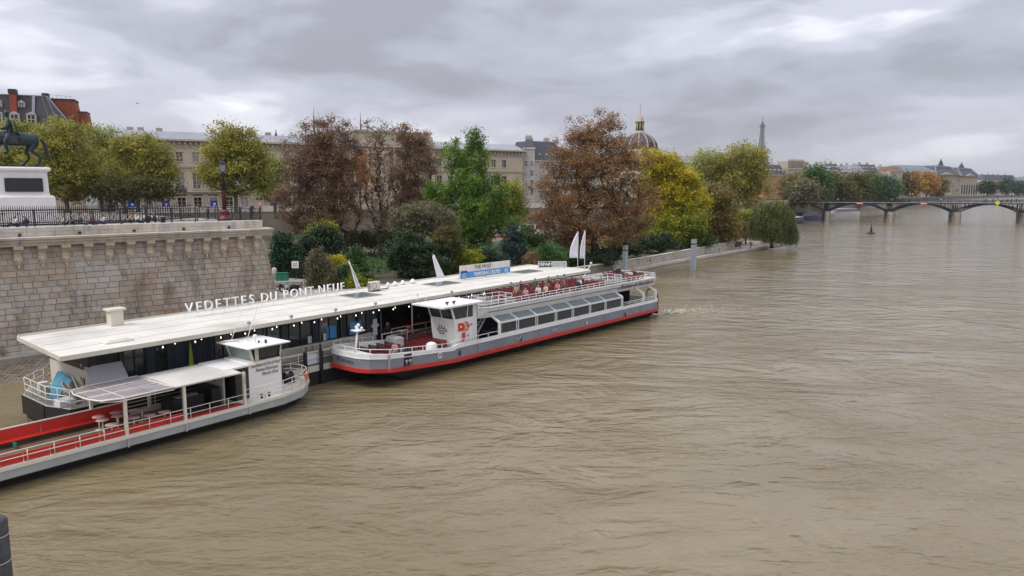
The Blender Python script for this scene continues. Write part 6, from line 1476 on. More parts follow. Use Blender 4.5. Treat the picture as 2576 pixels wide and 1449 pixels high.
# iron lattice tower, 3.2 km away
cE = V(1911, 480, 3200)
ET = empty('lattice_tower', (cE.x, cE.y, 8), R(20), 'tall tapering iron lattice tower on the horizon', 'tower')
def er(z): # half width of the tower
    t_ = min(1, z / 276); return 62 * (1 - t_) ** 2.2 * .95 + 4.8
lv = [0, 20, 40, 57] + [57 + k * 14.5 for k in range(1, 5)] + [115 + 12.4 * k for k in range(1, 14)]
for leg in range(4):
    sx, sy = ((-1, -1), (1, -1), (1, 1), (-1, 1))[leg]; q = MB()
    for i in range(len(lv) - 1):
        a, b2 = lv[i], lv[i + 1]; ra, rb_ = er(a), er(b2); q.bar((sx * ra, sy * ra, a), (sx * rb_, sy * rb_, b2), 2.2 + 8 * (1 - min(1, a / 276)) ** 2)
    q.build('leg', M['eiffel'], ET)
q = MB()
for i in range(3, len(lv) - 1):
    a, b2 = lv[i], lv[i + 1]; ra, rb_ = er(a), er(b2)
    for s in range(4):
        c0_, c1_ = ((-1, -1), (1, -1), (1, 1), (-1, 1))[s], ((1, -1), (1, 1), (-1, 1), (-1, -1))[s]
        q.bar((c0_[0] * ra, c0_[1] * ra, a), (c1_[0] * rb_, c1_[1] * rb_, b2), 1.1); q.bar((c1_[0] * ra, c1_[1] * ra, a), (c0_[0] * rb_, c0_[1] * rb_, b2), 1.1); q.bar((c0_[0] * ra, c0_[1] * ra, a), (c1_[0] * ra, c1_[1] * ra, a), 1.1)
q.build('bracing', M['eiffel'], ET)
q = MB(); q.box(-36, 36, -36, 36, 55, 60); q.box(-20, 20, -20, 20, 113, 119); q.box(-8.5, 8.5, -8.5, 8.5, 274, 282); q.lathe([(7, 282), (6, 290), (2.5, 296), (1.4, 300), (.9, 318)], n=10); q.build('platform', M['eiffel'], ET)
# buildings along the far quay beyond the footbridge
block('quay_mansion', 'pale stone mansion half hidden by the far plane trees', 1690, 330, 1760, 350, 26, 'grey_wall', 'zinc', 3, floors=4, bays=6, chim=1)
block('ochre_house', 'ochre orange house with slate roof right of the tall olive tree', 1925, 345, 1976, 352, 20.5, 'orange_wall', 'slate_blue', 4.6, floors=4, bays=6, ww=.9, wh=2.0, chim=1, dorm=5, depth=12, floor_h=3.2)
block('pale_block', 'long pale block behind the ochre house', 1935, 420, 1985, 430, 25.3, 'grey_wall', floors=0, bays=1)
TB, Lt = block('chimney_block', 'pale block crowned with a row of tall narrow chimneys', 1979, 400, 2020, 405, 25.0, 'grey_wall', floors=0, bays=1, depth=10)
q = MB()
for k in range(14): q.box(Lt * k / 14, Lt * k / 14 + .32, -.1, .3, 22, 29.5 + (k % 3) * .3)
q.box(0, Lt * 1.2, .3, 8, 22, 28.8); q.build('chimney_row', M['palace_dark'], TB)
xs_ = [(2022, 2060, 27, 'grey_wall', 'zinc'), (2062, 2090, 26, 'grey_wall2', 'zinc'), (2086, 2112, 25.8, 'grey_wall', 'slate_blue'), (2110, 2140, 25.0, 'grey_wall2', 'zinc'), (2138, 2170, 26.6, 'grey_wall', 'zinc'), (2168, 2205, 26.3, 'red_tile', 'slate_blue'), (2203, 2236, 27.5, 'grey_wall', 'zinc')]
lab_ = ['pale zinc roofed house behind the tall dark quay tree', 'warm stone house second in the roofscape behind the quay trees', 'pale house with dark blue slate mansard above the quay trees', 'low warm stone house in the middle of the roofscape', 'pale zinc roofed house above the rounded olive tree', 'reddish house with domed slate roof above the quay trees', 'white walled house at the right end of the roofscape']
for k, (a, b2, zt, wm, rm) in enumerate(xs_):
    Yq = 470 + k * 16; ztop = 13 + (480 - 437 + (k % 3) * 2) * Yq / F_PX
    block('far_house', lab_[k], a, Yq, b2, Yq + 8, ztop + 1.2, wm, rm, 4.2, floors=3, bays=5, ww=1.3, wh=2.1, chim=2, dorm=3 + k % 3, group='houses behind the quay trees')
block('stone_mansion', 'tall pale facade with red tiled roof and many window rows before the orange trees', 2236, 560, 2268, 566, 28.3, 'grey_wall2', 'red_tile', 3.0, floors=5, bays=8, ww=1.0, wh=2.4, floor_h=3.9)
block('white_gable', 'plain white gable wall left of the red tiled mansion', 2217, 590, 2238, 592, 30.0, 'grey_wall', floors=0, bays=1)
# museum with two pavilion roofs
MU, Lm = block('museum', 'long arcaded museum with two great slate pavilion roofs and spires', 2346, 800, 2474, 850, 23.0, 'grey_wall2', floors=0, bays=1, depth=60, cat='museum')
def mpx(px):
    r_ = _ray(px, 480); a = MU.location; dx, dy = math.cos(MU.rotation_euler.z), math.sin(MU.rotation_euler.z); t_ = (a.x * dy - a.y * dx) / (r_[0] * dy - r_[1] * dx); return (r_[0] * t_ - a.x) * dx + (r_[1] * t_ - a.y) * dy
for (x0, x1, t0, t1, zb_, zt, sx_, sz) in ((2346, 2408, 2360, 2396, 30.0, 39.0, 2389, 48.5), (2411, 2457, 2415, 2448, 29.0, 37.5, 2441, 45.5)):
    a, b2, c_, d_ = mpx(x0), mpx(x1), mpx(t0), mpx(t1)
    q = MB(); q.box(a + 1, b2 - 1, -.1, 30, 7, zb_); q.build('pavilion', M['grey_wall2'], MU)
    q = MB(); q.loft([[(a, -2, zb_), (b2, -2, zb_), (b2, 32, zb_), (a, 32, zb_)], [(c_, 5, zt), (d_, 5, zt), (d_, 24, zt), (c_, 24, zt)], [(c_ + 4, 9, zt + 1.6), (d_ - 4, 9, zt + 1.6), (d_ - 4, 20, zt + 1.6), (c_ + 4, 20, zt + 1.6)]]); q.build('roof', M['slate_blue'], MU)
    q = MB(); q.bar((c_ - .5, 4.5, zt), (d_ + .5, 4.5, zt), 1.2); q.bar((b2, -2.2, zb_), (d_, 4.8, zt), 1.2); q.bar((a, -2.2, zb_), (c_, 4.8, zt), .9); q.build('ridge_trim', M['zinc'], MU)
    s_ = mpx(sx_); q = MB(); q.lathe([(2.6, zt + .5), (3.0, zt + 2), (2.2, zt + 3), (2.0, zt + 4.5), (.9, sz - 2.5), (.2, sz)], x=s_, y=12, n=10); q.build('spire', M['slate'], MU)
    q = MB(); q.raw([(a + 8, -2.4, zb_), (b2 - 9, -2.4, zb_), ((a + b2) / 2, -2.4, zb_ + 3), (a + 8, -.5, zb_), (b2 - 9, -.5, zb_), ((a + b2) / 2, -.5, zb_ + 3)], [(0, 1, 2), (3, 5, 4), (0, 2, 5, 3), (1, 4, 5, 2), (0, 3, 4, 1)]); q.build('pediment', M['grey_wall2'], MU)
arch = MB(); n_ = 8; hw, hs = 1.7, 8.5
pts_ = [(-hw, 0), (hw, 0), (hw, hs)] + [(hw * math.cos(math.pi * k / n_), hs + hw * math.sin(math.pi * k / n_)) for k in range(1, n_)] + [(-hw, hs)]
arch.raw([(p[0], -.08, p[1]) for p in pts_] + [(p[0], .3, p[1]) for p in pts_], [tuple(range(len(pts_))), tuple(reversed(range(len(pts_), 2 * len(pts_))))] + [(i, len(pts_) + i, len(pts_) + (i + 1) % len(pts_), (i + 1) % len(pts_)) for i in range(len(pts_))])
am = arch.mesh('arched_window', M['windark'])
for k in range(7): inst('arched_window', am, MU, (mpx(2418) + k * (mpx(2455) - mpx(2418)) / 6, -.3, 9.5))
pil = MB().box(-.5, .5, -.9, 0, 8, 22).mesh('pilaster', M['stone_light'])
for k in range(9): inst('pilaster', pil, MU, (mpx(2414.5) + k * (mpx(2455) - mpx(2418)) / 6, 0, 0)) if k < 8 else None
g_, f_ = win_mesh(1.6, 3.4, 2, frame=.2)
for fl in range(3):
    for k in range(7): o = inst('window', f_, MU, (mpx(2374) + k * 2.9, -.3, 9.5 + fl * 4.4)); inst('pane', vary(g_), o, (0, 0, 0))
block('green_roof_hall', 'long low hall with blue green roof behind the orange trees', 2278, 700, 2354, 730, 31.5, 'grey_wall', 'green_roof', 6.0, floors=0, bays=1, hip=9, depth=30)
block('distant_block', 'long distant block with slate roof right of the museum', 2474, 900, 2528, 930, 26, 'grey_wall', 'slate_blue', 6.5, floors=3, bays=14, ww=1.6, wh=2.6, hip=3, chim=4, floor_h=4.6)
block('edge_house', 'pale distant house between the dark trees at the right edge', 2520, 1000, 2552, 1005, 29, 'grey_wall', 'slate_blue', 5, floors=2, bays=5, chim=1)
block('edge_terrace', 'far low terrace at the right edge of the picture', 2548, 1150, 2600, 1200, 29, 'grey_wall2', 'zinc', 5, floors=2, bays=8, chim=3)
# far road bridge
FB = empty('road_bridge', (0, 0, 0), 0, 'low dark road bridge across the river in the far distance', 'bridge')
q = MB(); a, b2 = Vector((560, 1080, 0)), Vector((1500, 800, 0))
q.bar(a + Vector((0, 0, 10.2)), b2 + Vector((0, 0, 10.2)), 20, 2.4); q.build('deck', M['darkbrown'], FB)
q = MB(); q.bar(a + Vector((-3, -10, 11.9)), b2 + Vector((-3, -10, 11.9)), .5, 1.0); q.build('parapet', M['quay'], FB)
for k in range(1, 6):
    p = a.lerp(b2, k / 6 + .02); q = MB(); q.bar(p + Vector((0, 0, -1)), p + Vector((0, 0, 9)), 7, 24); q.build('pier', M['quay'], FB)
VN = empty('van', (V(2551, 480, 850).x, 848, 12.6), R(-16), 'small white van on the road at the right edge of the far bank', 'van')
q = MB(); q.extr([(-1, .4), (1, .4), (1, 2.2), (.8, 2.5), (-.8, 2.5), (-1, 2.2)], -4.5, 3); q.extr([(-1, .4), (1, .4), (1, 1.4), (-1, 1.4)], 3, 5); q.build('body', M['white'], VN); q = MB(); q.box(-4, 2.8, -1.03, -1.01, 1.4, 2.1); q.build('window', M['windark'], VN)
for x in (-3, 3.4):
    q = MB(); q.at((x, -.9, .4), rx=R(90)); q.cyl(0, 0, -.1, .15, .45, n=12); q.build('wheel', M['black'], VN)
q = MB(); q.box(-250, 250, -8, 8, 8, 12.5); tag(q.build('far_road_bank', M['quay_far'], None, (V(2551, 480, 850).x + 60, 856, 0), R(-16)), kind='structure')
# ================================================================== PEOPLE
CLOTH = {n: mat('cloth_' + n, c, 0.8, 0.1, 8) for n, c in dict(white=(.62, .60, .57), black=(.018, .018, .022), navy=(.025, .03, .06), grey=(.20, .20, .22), tan=(.42, .28, .16), maroon=(.17, .02, .03), cream=(.58, .49, .34), olive=(.10, .10, .05), pink=(.50, .25, .25), denim=(.06, .09, .16), brown=(.12, .07, .045), blue=(.06, .13, .32), red=(.45, .04, .04)).items()}
HAIR = {n: mat('hair_' + n, c, 0.7) for n, c in dict(dark=(.015, .011, .009), brown=(.06, .035, .02), blond=(.30, .20, .10), grey=(.30, .29, .28)).items()}
def human_mesh(pose):
    """one continuous body; faces +Y; feet (or seat) on z = 0"""
    J = {}
    if pose in ('stand', 'walk', 'lean'):
        J['pel'] = (0, 0, .95); J['wai'] = (0, .01, 1.12); J['che'] = (0, .0, 1.32); J['nec'] = (0, .0, 1.48); J['hea'] = (0, .03, 1.62); J['top'] = (0, .02, 1.72)
        st_ = .26 if pose == 'walk' else .04
        for s, n in ((-1, 'l'), (1, 'r')):
            J['hip' + n] = (.10 * s, 0, .90); J['kne' + n] = (.11 * s, s * st_ * .55 + .03, .50); J['ank' + n] = (.11 * s, s * st_ - .03, .09); J['toe' + n] = (.12 * s, s * st_ + .13, .035)
            J['sho' + n] = (.19 * s, -.01, 1.40)
            if pose == 'lean': J['elb' + n] = (.24 * s, .18, 1.18); J['wri' + n] = (.14 * s, .38, 1.12)
            else: J['elb' + n] = (.25 * s, -.02 - s * st_ * .4, 1.13); J['wri' + n] = (.27 * s, .06 - s * st_ * .8, .88)
    elif pose == 'sit':
        J['pel'] = (0, 0, .10); J['wai'] = (0, -.01, .28); J['che'] = (0, -.01, .48); J['nec'] = (0, .01, .64); J['hea'] = (0, .05, .78); J['top'] = (0, .04, .88)
        for s, n in ((-1, 'l'), (1, 'r')):
            J['hip' + n] = (.10 * s, .02, .08); J['kne' + n] = (.12 * s, .44, .10); J['ank' + n] = (.12 * s, .46, -.34); J['toe' + n] = (.13 * s, .62, -.40)
            J['sho' + n] = (.19 * s, -.01, .56); J['elb' + n] = (.24 * s, .05, .30); J['wri' + n] = (.13 * s, .27, .20)
    else:  # floor
        J['pel'] = (0, 0, .12); J['wai'] = (0, .0, .28); J['che'] = (0, .05, .48); J['nec'] = (0, .10, .63); J['hea'] = (0, .16, .76); J['top'] = (0, .15, .86)
        for s, n in ((-1, 'l'), (1, 'r')):
            J['hip' + n] = (.10 * s, .03, .10); J['kne' + n] = (.14 * s, .38, .42); J['ank' + n] = (.12 * s, .58, .07); J['toe' + n] = (.12 * s, .74, .04)
            J['sho' + n] = (.19 * s, .06, .55); J['elb' + n] = (.25 * s, .22, .34); J['wri' + n] = (.12 * s, .42, .40)
    names = list(J); ix = {n: i for i, n in enumerate(names)}
    rad = dict(pel=.145, wai=.13, che=.155, nec=.06, hea=.098, top=.075, hip=.10, kne=.062, ank=.045, toe=.038, sho=.07, elb=.048, wri=.033)
    ed = [('pel', 'wai'), ('wai', 'che'), ('che', 'nec'), ('nec', 'hea'), ('hea', 'top')]
    for n in 'lr': ed += [('pel', 'hip' + n), ('hip' + n, 'kne' + n), ('kne' + n, 'ank' + n), ('ank' + n, 'toe' + n), ('che', 'sho' + n), ('sho' + n, 'elb' + n), ('elb' + n, 'wri' + n)]
    me = bpy.data.meshes.new('tmp'); me.from_pydata([J[n] for n in names], [(ix[a], ix[b]) for a, b in ed], [])
    o = bpy.data.objects.new('tmp', me); COL.objects.link(o)
    md = o.modifiers.new('s', 'SKIN'); md.use_smooth_shade = True
    for i, n in enumerate(names):
        r_ = rad[n if n in rad else n[:-1]]; me.skin_vertices[0].data[i].radius = (r_, r_ * (.78 if n in ('pel', 'wai', 'che') else 1)); me.skin_vertices[0].data[i].use_root = (n == 'pel')
    o.modifiers.new('u', 'SUBSURF').levels = 1
    bpy.context.view_layer.update(); dg = bpy.context.evaluated_depsgraph_get(); out = bpy.data.meshes.new_from_object(o.evaluated_get(dg))
    bpy.data.objects.remove(o)
    segs = [(np.array(J[a]), np.array(J[b]), k) for a, b, k in [('pel', 'wai', 1), ('wai', 'che', 1), ('che', 'nec', 1), ('nec', 'hea', 0), ('hea', 'top', 0)] + sum([[('pel', 'hip' + n, 2), ('hip' + n, 'kne' + n, 2), ('kne' + n, 'ank' + n, 2), ('ank' + n, 'toe' + n, 3), ('che', 'sho' + n, 1), ('sho' + n, 'elb' + n, 1), ('elb' + n, 'wri' + n, 1)] for n in 'lr'], [])]
    hd = np.array(J['hea'])
    bm = bmesh.new(); bm.from_mesh(out)
    def add(vs, fs, m_):
        v_ = [bm.verts.new(v) for v in vs]
        for f in fs: nf = bm.faces.new([v_[i] for i in f]); nf.material_index = m_; nf.tag = True
    # nose, ears, hands with five bent fingers
    h = J['hea']
    add([(h[0] - .014, h[1] + .085, h[2] - .03), (h[0] + .014, h[1] + .085, h[2] - .03), (h[0], h[1] + .125, h[2] - .02), (h[0], h[1] + .09, h[2] + .03)], [(0, 1, 2), (1, 3, 2), (0, 2, 3)], 0)
    for s in (-1, 1): add([(h[0] + s * .09, h[1] - .02, h[2] - .03), (h[0] + s * .108, h[1] - .03, h[2] + .0), (h[0] + s * .09, h[1] + .015, h[2] + .0), (h[0] + s * .09, h[1] - .01, h[2] + .035)], [(0, 1, 2), (1, 3, 2), (0, 3, 1)], 0)
    for n, s in (('l', -1), ('r', 1)):
        e, w_ = Vector(J['elb' + n]), Vector(J['wri' + n]); d = (w_ - e).normalized(); a = d.cross(Vector((0, 0, 1)) if abs(d.z) < .8 else Vector((0, 1, 0))).normalized(); b = a.cross(d)
        def chain(p0, dirs, r0):
            rings = []; p = p0.copy()
            for q, (dd, L, rr) in enumerate(dirs):
                rings.append([tuple(p + a * math.cos(t) * rr + b * math.sin(t) * rr) for t in (0, 1.57, 3.14, 4.71)]); p = p + dd * L
            vs = [v for r_ in rings for v in r_]; fs = [(k * 4 + i, k * 4 + (i + 1) % 4, k * 4 + 4 + (i + 1) % 4, k * 4 + 4 + i) for k in range(len(rings) - 1) for i in range(4)] + [(3, 2, 1, 0), tuple(range(len(vs) - 4, len(vs)))]
            add(vs, fs, 0)
        chain(w_ - d * .01, [(d, .04, .028), (d, .045, .040), (d, 0, .036)], 0)
        for k in range(4):
            off = a * (.028 - .018 * k); L = (.030, .036, .033, .026)[k]; bd = (d * .85 - b * .5).normalized()
            chain(w_ + d * .07 + off, [(d, L, .009), (bd, L * .8, .008), (bd, 0, .006)], 0)
        chain(w_ + d * .02 + a * .03, [((d * .7 + a * .6).normalized(), .035, .011), (d, .028, .009), (d, 0, .007)], 0)
    for f in bm.faces:
        if f.tag: continue
        c = np.array(f.calc_center_median()); best = (9, 0)
        for a_, b_, k in segs:
            t_ = np.clip(np.dot(c - a_, b_ - a_) / max(1e-6, np.dot(b_ - a_, b_ - a_)), 0, 1); dd = np.linalg.norm(c - a_ - t_ * (b_ - a_))
            if dd < best[0]: best = (dd, k)
        k = best[1]
        if k == 0 and (c[2] > hd[2] + .035 or (c[1] < hd[1] - .02 and c[2] > hd[2] - .09)): k = 4
        f.material_index = k; f.smooth = True
    mi_ = [f.material_index for f in bm.faces]
    bm.to_mesh(out); bm.free(); out.name = 'person'
    out.materials.clear()
    for m_ in (M['skin'], CLOTH['grey'], CLOTH['denim'], CLOTH['black'], HAIR['dark']): out.materials.append(m_)
    out.polygons.foreach_set('material_index', mi_); return out
HM = {p: human_mesh(p) for p in ('stand', 'walk', 'lean', 'sit', 'floor')}
def person(pose, loc, rz, label, top='grey', legs='denim', hair='dark', shoes='black', group=None, scale=1.0, cat='person'):
    o = bpy.data.objects.new('person', HM[pose]); COL.objects.link(o); o.location = loc; o.rotation_euler = (0, 0, rz); o.scale = (scale,) * 3
    for i, m_ in enumerate((M['skin'], CLOTH[top], CLOTH[legs], CLOTH[shoes], HAIR[hair])):
        o.material_slots[i].link = 'OBJECT'; o.material_slots[i].material = m_
    return tag(o, label, cat, group)
ru = random.Random(5)
BZ = R(50.2)
seated = [(11.4, 2.96, 'tan', 'passenger in tan coat, first seated behind the stair rail on the far side'), (12.1, 3.3, 'grey', 'passenger in grey beside the tan coat on the upper deck'), (10.4, 1.2, 'pink', 'passenger in pink nearest the stair rail on the near side'), (12.3, 1.3, 'white', 'passenger in white seated behind the standing one in black'),
    (16.0, 2.5, 'maroon', 'passenger in maroon on the aisle of the upper deck'), (16.6, 3.4, 'black', 'passenger in black beside the far rail of the upper deck'), (17.4, 3.9, 'grey', 'passenger in grey next to the far rail of the upper deck'), (13.2, 1.2, 'cream', 'passenger in cream leaning by the near rail of the upper deck'),
    (14.1, 1.6, 'maroon', 'passenger in maroon beside the one in cream by the near rail'), (15.0, 1.3, 'pink', 'passenger in pink by the near rail in the middle of the boat'), (16.0, 1.2, 'brown', 'passenger in brown by the near rail in the middle of the boat'), (17.8, 1.1, 'navy', 'passenger in navy by the near rail beside the end bench rows'),
    (18.7, 1.5, 'blond', 'passenger in white with fair hair near the end bench rows'), (19.6, 1.9, 'black', 'passenger in black on the last near side bench before the aft stair'), (19.2, 3.4, 'red', 'passenger in red on the far side before the aft stair'), (27.9, 1.5, 'white', 'passenger in white on the first bench at the stern'), (28.8, 1.6, 'black', 'passenger in black on the middle bench at the stern'), (29.7, 2.2, 'olive', 'passenger in olive on the last bench at the stern'), (28.8, 3.8, 'navy', 'passenger in navy on the far bench at the stern')]
for k, (x, y, c, lb) in enumerate(seated):
    xr = 9.6 + .93 * round((x - 9.6) / .93) if x < 22 else x; top = 'white' if c == 'blond' else c
    person('sit', wpt(SB, (xr - .22, y, 3.72 + .46)), BZ + R(90 + ru.uniform(-15, 15)), lb, top, ru.choice(['denim', 'black', 'grey']), 'blond' if c == 'blond' else ru.choice(['dark', 'brown', 'grey', 'blond']), group='passengers on the upper deck')
for x, y, rz, t_, l_, lb in ((11.2, 2.42, 60, 'black', 'black', 'standing passenger all in black in the aisle of the upper deck'), (13.3, 2.55, 120, 'olive', 'denim', 'standing passenger in olive jacket behind the one in black'), (17.6, 2.5, -40, 'grey', 'black', 'standing passenger in grey near the middle of the aisle'), (15.3, 2.6, 200, 'brown', 'brown', 'standing passenger in brown coat in the aisle of the upper deck'), (27.0, 2.5, 90, 'black', 'denim', 'standing passenger in black jacket between aft stair rail and stern benches')):
    person('stand', wpt(SB, (x, y, 3.72)), BZ + R(rz), lb, t_, l_, group='passengers on the upper deck')
person('sit', wpt(SB, (-3.2, 2.2, 1.6)), BZ + R(100), 'person in pink seated alone on the foredeck of the grey and white boat', 'pink', 'grey', 'blond')
person('stand', wpt(PO, (23.4, 2.4, 1.37)), R(51 + 180), 'person in black standing at the dark opening of the pontoon', 'black', 'black')
person('sit', wpt(PO, (28.8, 4.6, 1.83)), R(51 + 90), 'person in navy waiting on the maroon benches of the terrace', 'navy', 'denim')
# people sitting on the ledge of the bastion; they face the square
fl = [(145, 1300, 'white', 'blond', 'person in white coat sitting on the bastion edge, leftmost of the row'), (250, 1290, 'black', 'dark', 'person in black sitting beside the white coat at the left of the bastion'), (650, 1310, 'cream', 'blond', 'person in cream jacket on the bastion edge left of the pale grey hoodie'), (745, 1280, 'grey', 'grey', 'person in pale grey hoodie, tallest of those sitting on the bastion edge'),
      (820, 1305, 'brown', 'dark', 'person in brown sitting right of the pale grey hoodie'), (940, 1295, 'maroon', 'brown', 'person in dark red top sitting alone with back to the river'), (1050, 1315, 'white', 'dark', 'hunched person in white sitting right of the dark red top')]
for x, y, c, hr, lb in fl:
    p = V(x / 2.634 * .644, 480, 50); s_ = 0
    d_ = Vector((math.cos(R(225.5)), math.sin(R(225.5)))); n_ = Vector((.713, -.70)); o_ = Vector((-23.4, 68.4)) + n_ * -1.0
    t_ = (o_.x * p.y - o_.y * p.x) / (p.x * d_.y - p.y * d_.x); q_ = o_ + d_ * t_
    person('floor', (q_.x, q_.y, 10.12 + ru.uniform(.12, .2)), R(135 + ru.uniform(-20, 20)), lb, c if c != 'grey' else 'grey', ru.choice(['black', 'denim', 'grey']), hr, group='people sitting on the bastion edge')
    last = q_
for k, (x, c, hr, lb) in enumerate(((1220, 'tan', 'blond', 'person in tan coat with pale hat sitting in the right hand group on the bastion'), (1300, 'white', 'blond', 'person in white sitting between the tan coat and the black coats'), (1385, 'black', 'brown', 'broad person in black coat in the right hand group on the bastion'), (1455, 'navy', 'dark', 'person in navy sitting last in the right hand group on the bastion'))):
    p = V(x / 2.415 * .644, 480, 50); t_ = (o_.x * p.y - o_.y * p.x) / (p.x * d_.y - p.y * d_.x); q_ = o_ + d_ * t_
    person('floor', (q_.x, q_.y, 10.30), R(135 + ru.uniform(-20, 20)), lb, c, 'black', hr, group='people sitting on the bastion edge')
q = MB(); q.bbox(-.17, .17, -.12, .12, 0, .5, .05); q.box(-.13, .13, .12, .2, .1, .35)
p = V(1520 / 2.415 * .644, 480, 50); t_ = (o_.x * p.y - o_.y * p.x) / (p.x * d_.y - p.y * d_.x); q_ = o_ + d_ * t_
tag(q.build('backpack', CLOTH['black'], None, (q_.x, q_.y, 10.30), R(40)), 'black backpack standing beside the seated people on the bastion', 'backpack')
person('lean', (-25.0, 71.0, 10.12), R(-40), 'person in dark jacket standing at the railing right of the red lamp post', 'navy', 'black', 'grey')
person('stand', (-30.6, 74.5, 10.12), R(100), 'distant person in grey standing behind the parapet railing', 'grey', 'black')
# strollers on the waterside path
g = G((2200 + 1780 / 2.576) * .644, (850 + 310 / 2.576) * .644, .6)
person('walk', (g.x, g.y, .56), R(200), 'walker in black, left one of the couple on the waterside path', 'black', 'black', group='couple walking on the path')
person('walk', (g.x + 2.2, g.y - .3, .54), R(200), 'walker in brown coat, right one of the couple on the waterside path', 'brown', 'black', group='couple walking on the path')
person('sit', (49.6, 163.5, 2.03), R(-40), 'person in navy sitting on the end of the low garden wall', 'navy', 'denim')
person('stand', (51.6, 165.0, .9), R(140), 'person in white standing beside the end of the low garden wall', 'white', 'navy')
person('stand', Vector((-24.2, 92.5, 1.65)), R(20), 'person in white shirt under the trees beside the garden path', 'white', 'denim')

# ================================================================== BASTION FURNITURE
fa = Vector((-23.4, 68.4, 0)); dB = Vector((math.cos(R(225.5)), math.sin(R(225.5)), 0)); nB = Vector((.713, -.70, 0))
def bpt(s, y, z): return fa + dB * s + nB * y + Vector((0, 0, z))
def x_railing(label, p0, p1, h, n, foot=.06, name='railing', double=False):
    d = p1 - p0; L = d.length / n; t = empty(name, p0, math.atan2(d.y, d.x), label, 'railing')
    pn = MB(); pn.bar((0, 0, h - .02), (L, 0, h - .02), .05); pn.bar((0, 0, h - .2), (L, 0, h - .2), .03); pn.bar((0, 0, .12), (L, 0, .12), .04)
    pn.bar((0, 0, .12), (L / 2, 0, h - .2), .025); pn.bar((L / 2, 0, .12), (0, 0, h - .2), .025); pn.bar((L / 2, 0, .12), (L, 0, h - .2), .025); pn.bar((L, 0, .12), (L / 2, 0, h - .2), .025); pn.bar((L / 2, 0, .12), (L / 2, 0, h - .2), .02)
    pm_ = pn.mesh('panel', M['iron']); ps = MB(); ps.box(-.04, .04, -.04, .04, 0, h + .05); ps = ps.mesh('post', M['iron'])
    for k in range(n): inst('panel', pm_, t, (k * L, 0, 0))
    for k in range(n + 1): inst('post', ps, t, (k * L, 0, 0))
    return t
x_railing('black iron railing with crossed bars along the bastion edge', bpt(-.3, -.35, 10.3), bpt(34, -.35, 10.3), 1.25, 17)
x_railing('second iron railing running back from the bastion corner', bpt(-.3, -.5, 10.2), bpt(-.3, -14, 10.12), 1.15, 7)
x_railing('inner iron railing across the square behind the seated people', bpt(3, -6.5, 10.12), bpt(13, -9.5, 10.12), 1.2, 7)
# spiked fence round the statue
SF = empty('spiked_fence', (0, 0, 10.12), 0, 'dense black spiked iron fence round the foot of the statue plinth', 'fence')
pts = [Vector((-53, 49.5)), Vector((-36.2, 64.8)), Vector((-34.8, 68.0)), Vector((-34.6, 80))]
for a, b2 in zip(pts[:-1], pts[1:]):
    d = b2 - a; q = MB(); n = max(2, int(d.length / (.15 if a.x < -35.5 else .5)))
    for k in range(n):
        p = a + d * k / n; q.raw([(p.x - .04, p.y, .1), (p.x + .04, p.y, .1), (p.x, p.y + .04, .1), (p.x - .04, p.y, 1.45), (p.x + .04, p.y, 1.45), (p.x, p.y + .04, 1.45), (p.x, p.y + .01, 1.72)], [(0, 1, 4, 3), (1, 2, 5, 4), (2, 0, 3, 5), (3, 4, 6), (4, 5, 6), (5, 3, 6)])
    tag(q.build('pales', M['iron'], SF), kind='stuff')
    q = MB(); q.bar((a.x, a.y, .25), (b2.x, b2.y, .25), .05, .08); q.bar((a.x, a.y, 1.3), (b2.x, b2.y, 1.3), .05, .06); q.bar((a.x, a.y, .05), (b2.x, b2.y, .05), .3, .16); q.build('fence_rail', M['iron'], SF)
# plinth
PLX, PLY = V(62, 480, 72).x, 72.0
PT = empty('statue_plinth', (PLX, PLY, 10.1), R(33), 'white marble plinth with dark bronze relief panel under the rider statue', 'plinth')
PT.scale = (.84, .84, 1)
zz_ = lambda y: 13 + (480 - y) * 72 / F_PX - 10.1
zt, zc1, zbt = zz_(421), zz_(434), zz_(492)
q = MB(); q.loft([[(-x, -y, z), (x, -y, z), (x, 3.0 + y, z), (-x, 3.0 + y, z)] for x, y, z in ((3.05, .45, 0), (3.0, .42, .9), (2.95, .4, zbt - .15), (2.75, .25, zbt))]); q.build('base', M['marble'], PT)
q = MB(); q.loft([[(-x, -y, z), (x, -y, z), (x, 3.0 + y, z), (-x, 3.0 + y, z)] for x, y, z in ((2.52, .05, zbt), (2.42, .0, zbt + .2), (2.34, .0, zc1))]); q.build('body', M['marble'], PT)
q = MB(); q.loft([[(-x, -y, z), (x, -y, z), (x, 3.0 + y, z), (-x, 3.0 + y, z)] for x, y, z in ((2.36, .02, zc1), (2.7, .3, zc1 + .18), (2.72, .32, zc1 + .36), (2.55, .2, zt))]); q.build('cap', M['marble'], PT)
q = MB(); q.box(-1.8, 1.78, -.12, .02, zz_(481), zz_(450)); pl_ = q.build('relief_panel', M['relief'], PT)
q = MB()
q.box(-1.84, 1.82, -.15, -.10, zz_(481) - .05, zz_(481) + .03); q.box(-1.84, 1.82, -.15, -.10, zz_(450) - .03, zz_(450) + .05); q.box(-1.86, -1.78, -.15, -.10, zz_(481), zz_(450)); q.box(1.76, 1.84, -.15, -.10, zz_(481), zz_(450)); q.build('frame', M['iron'], pl_)
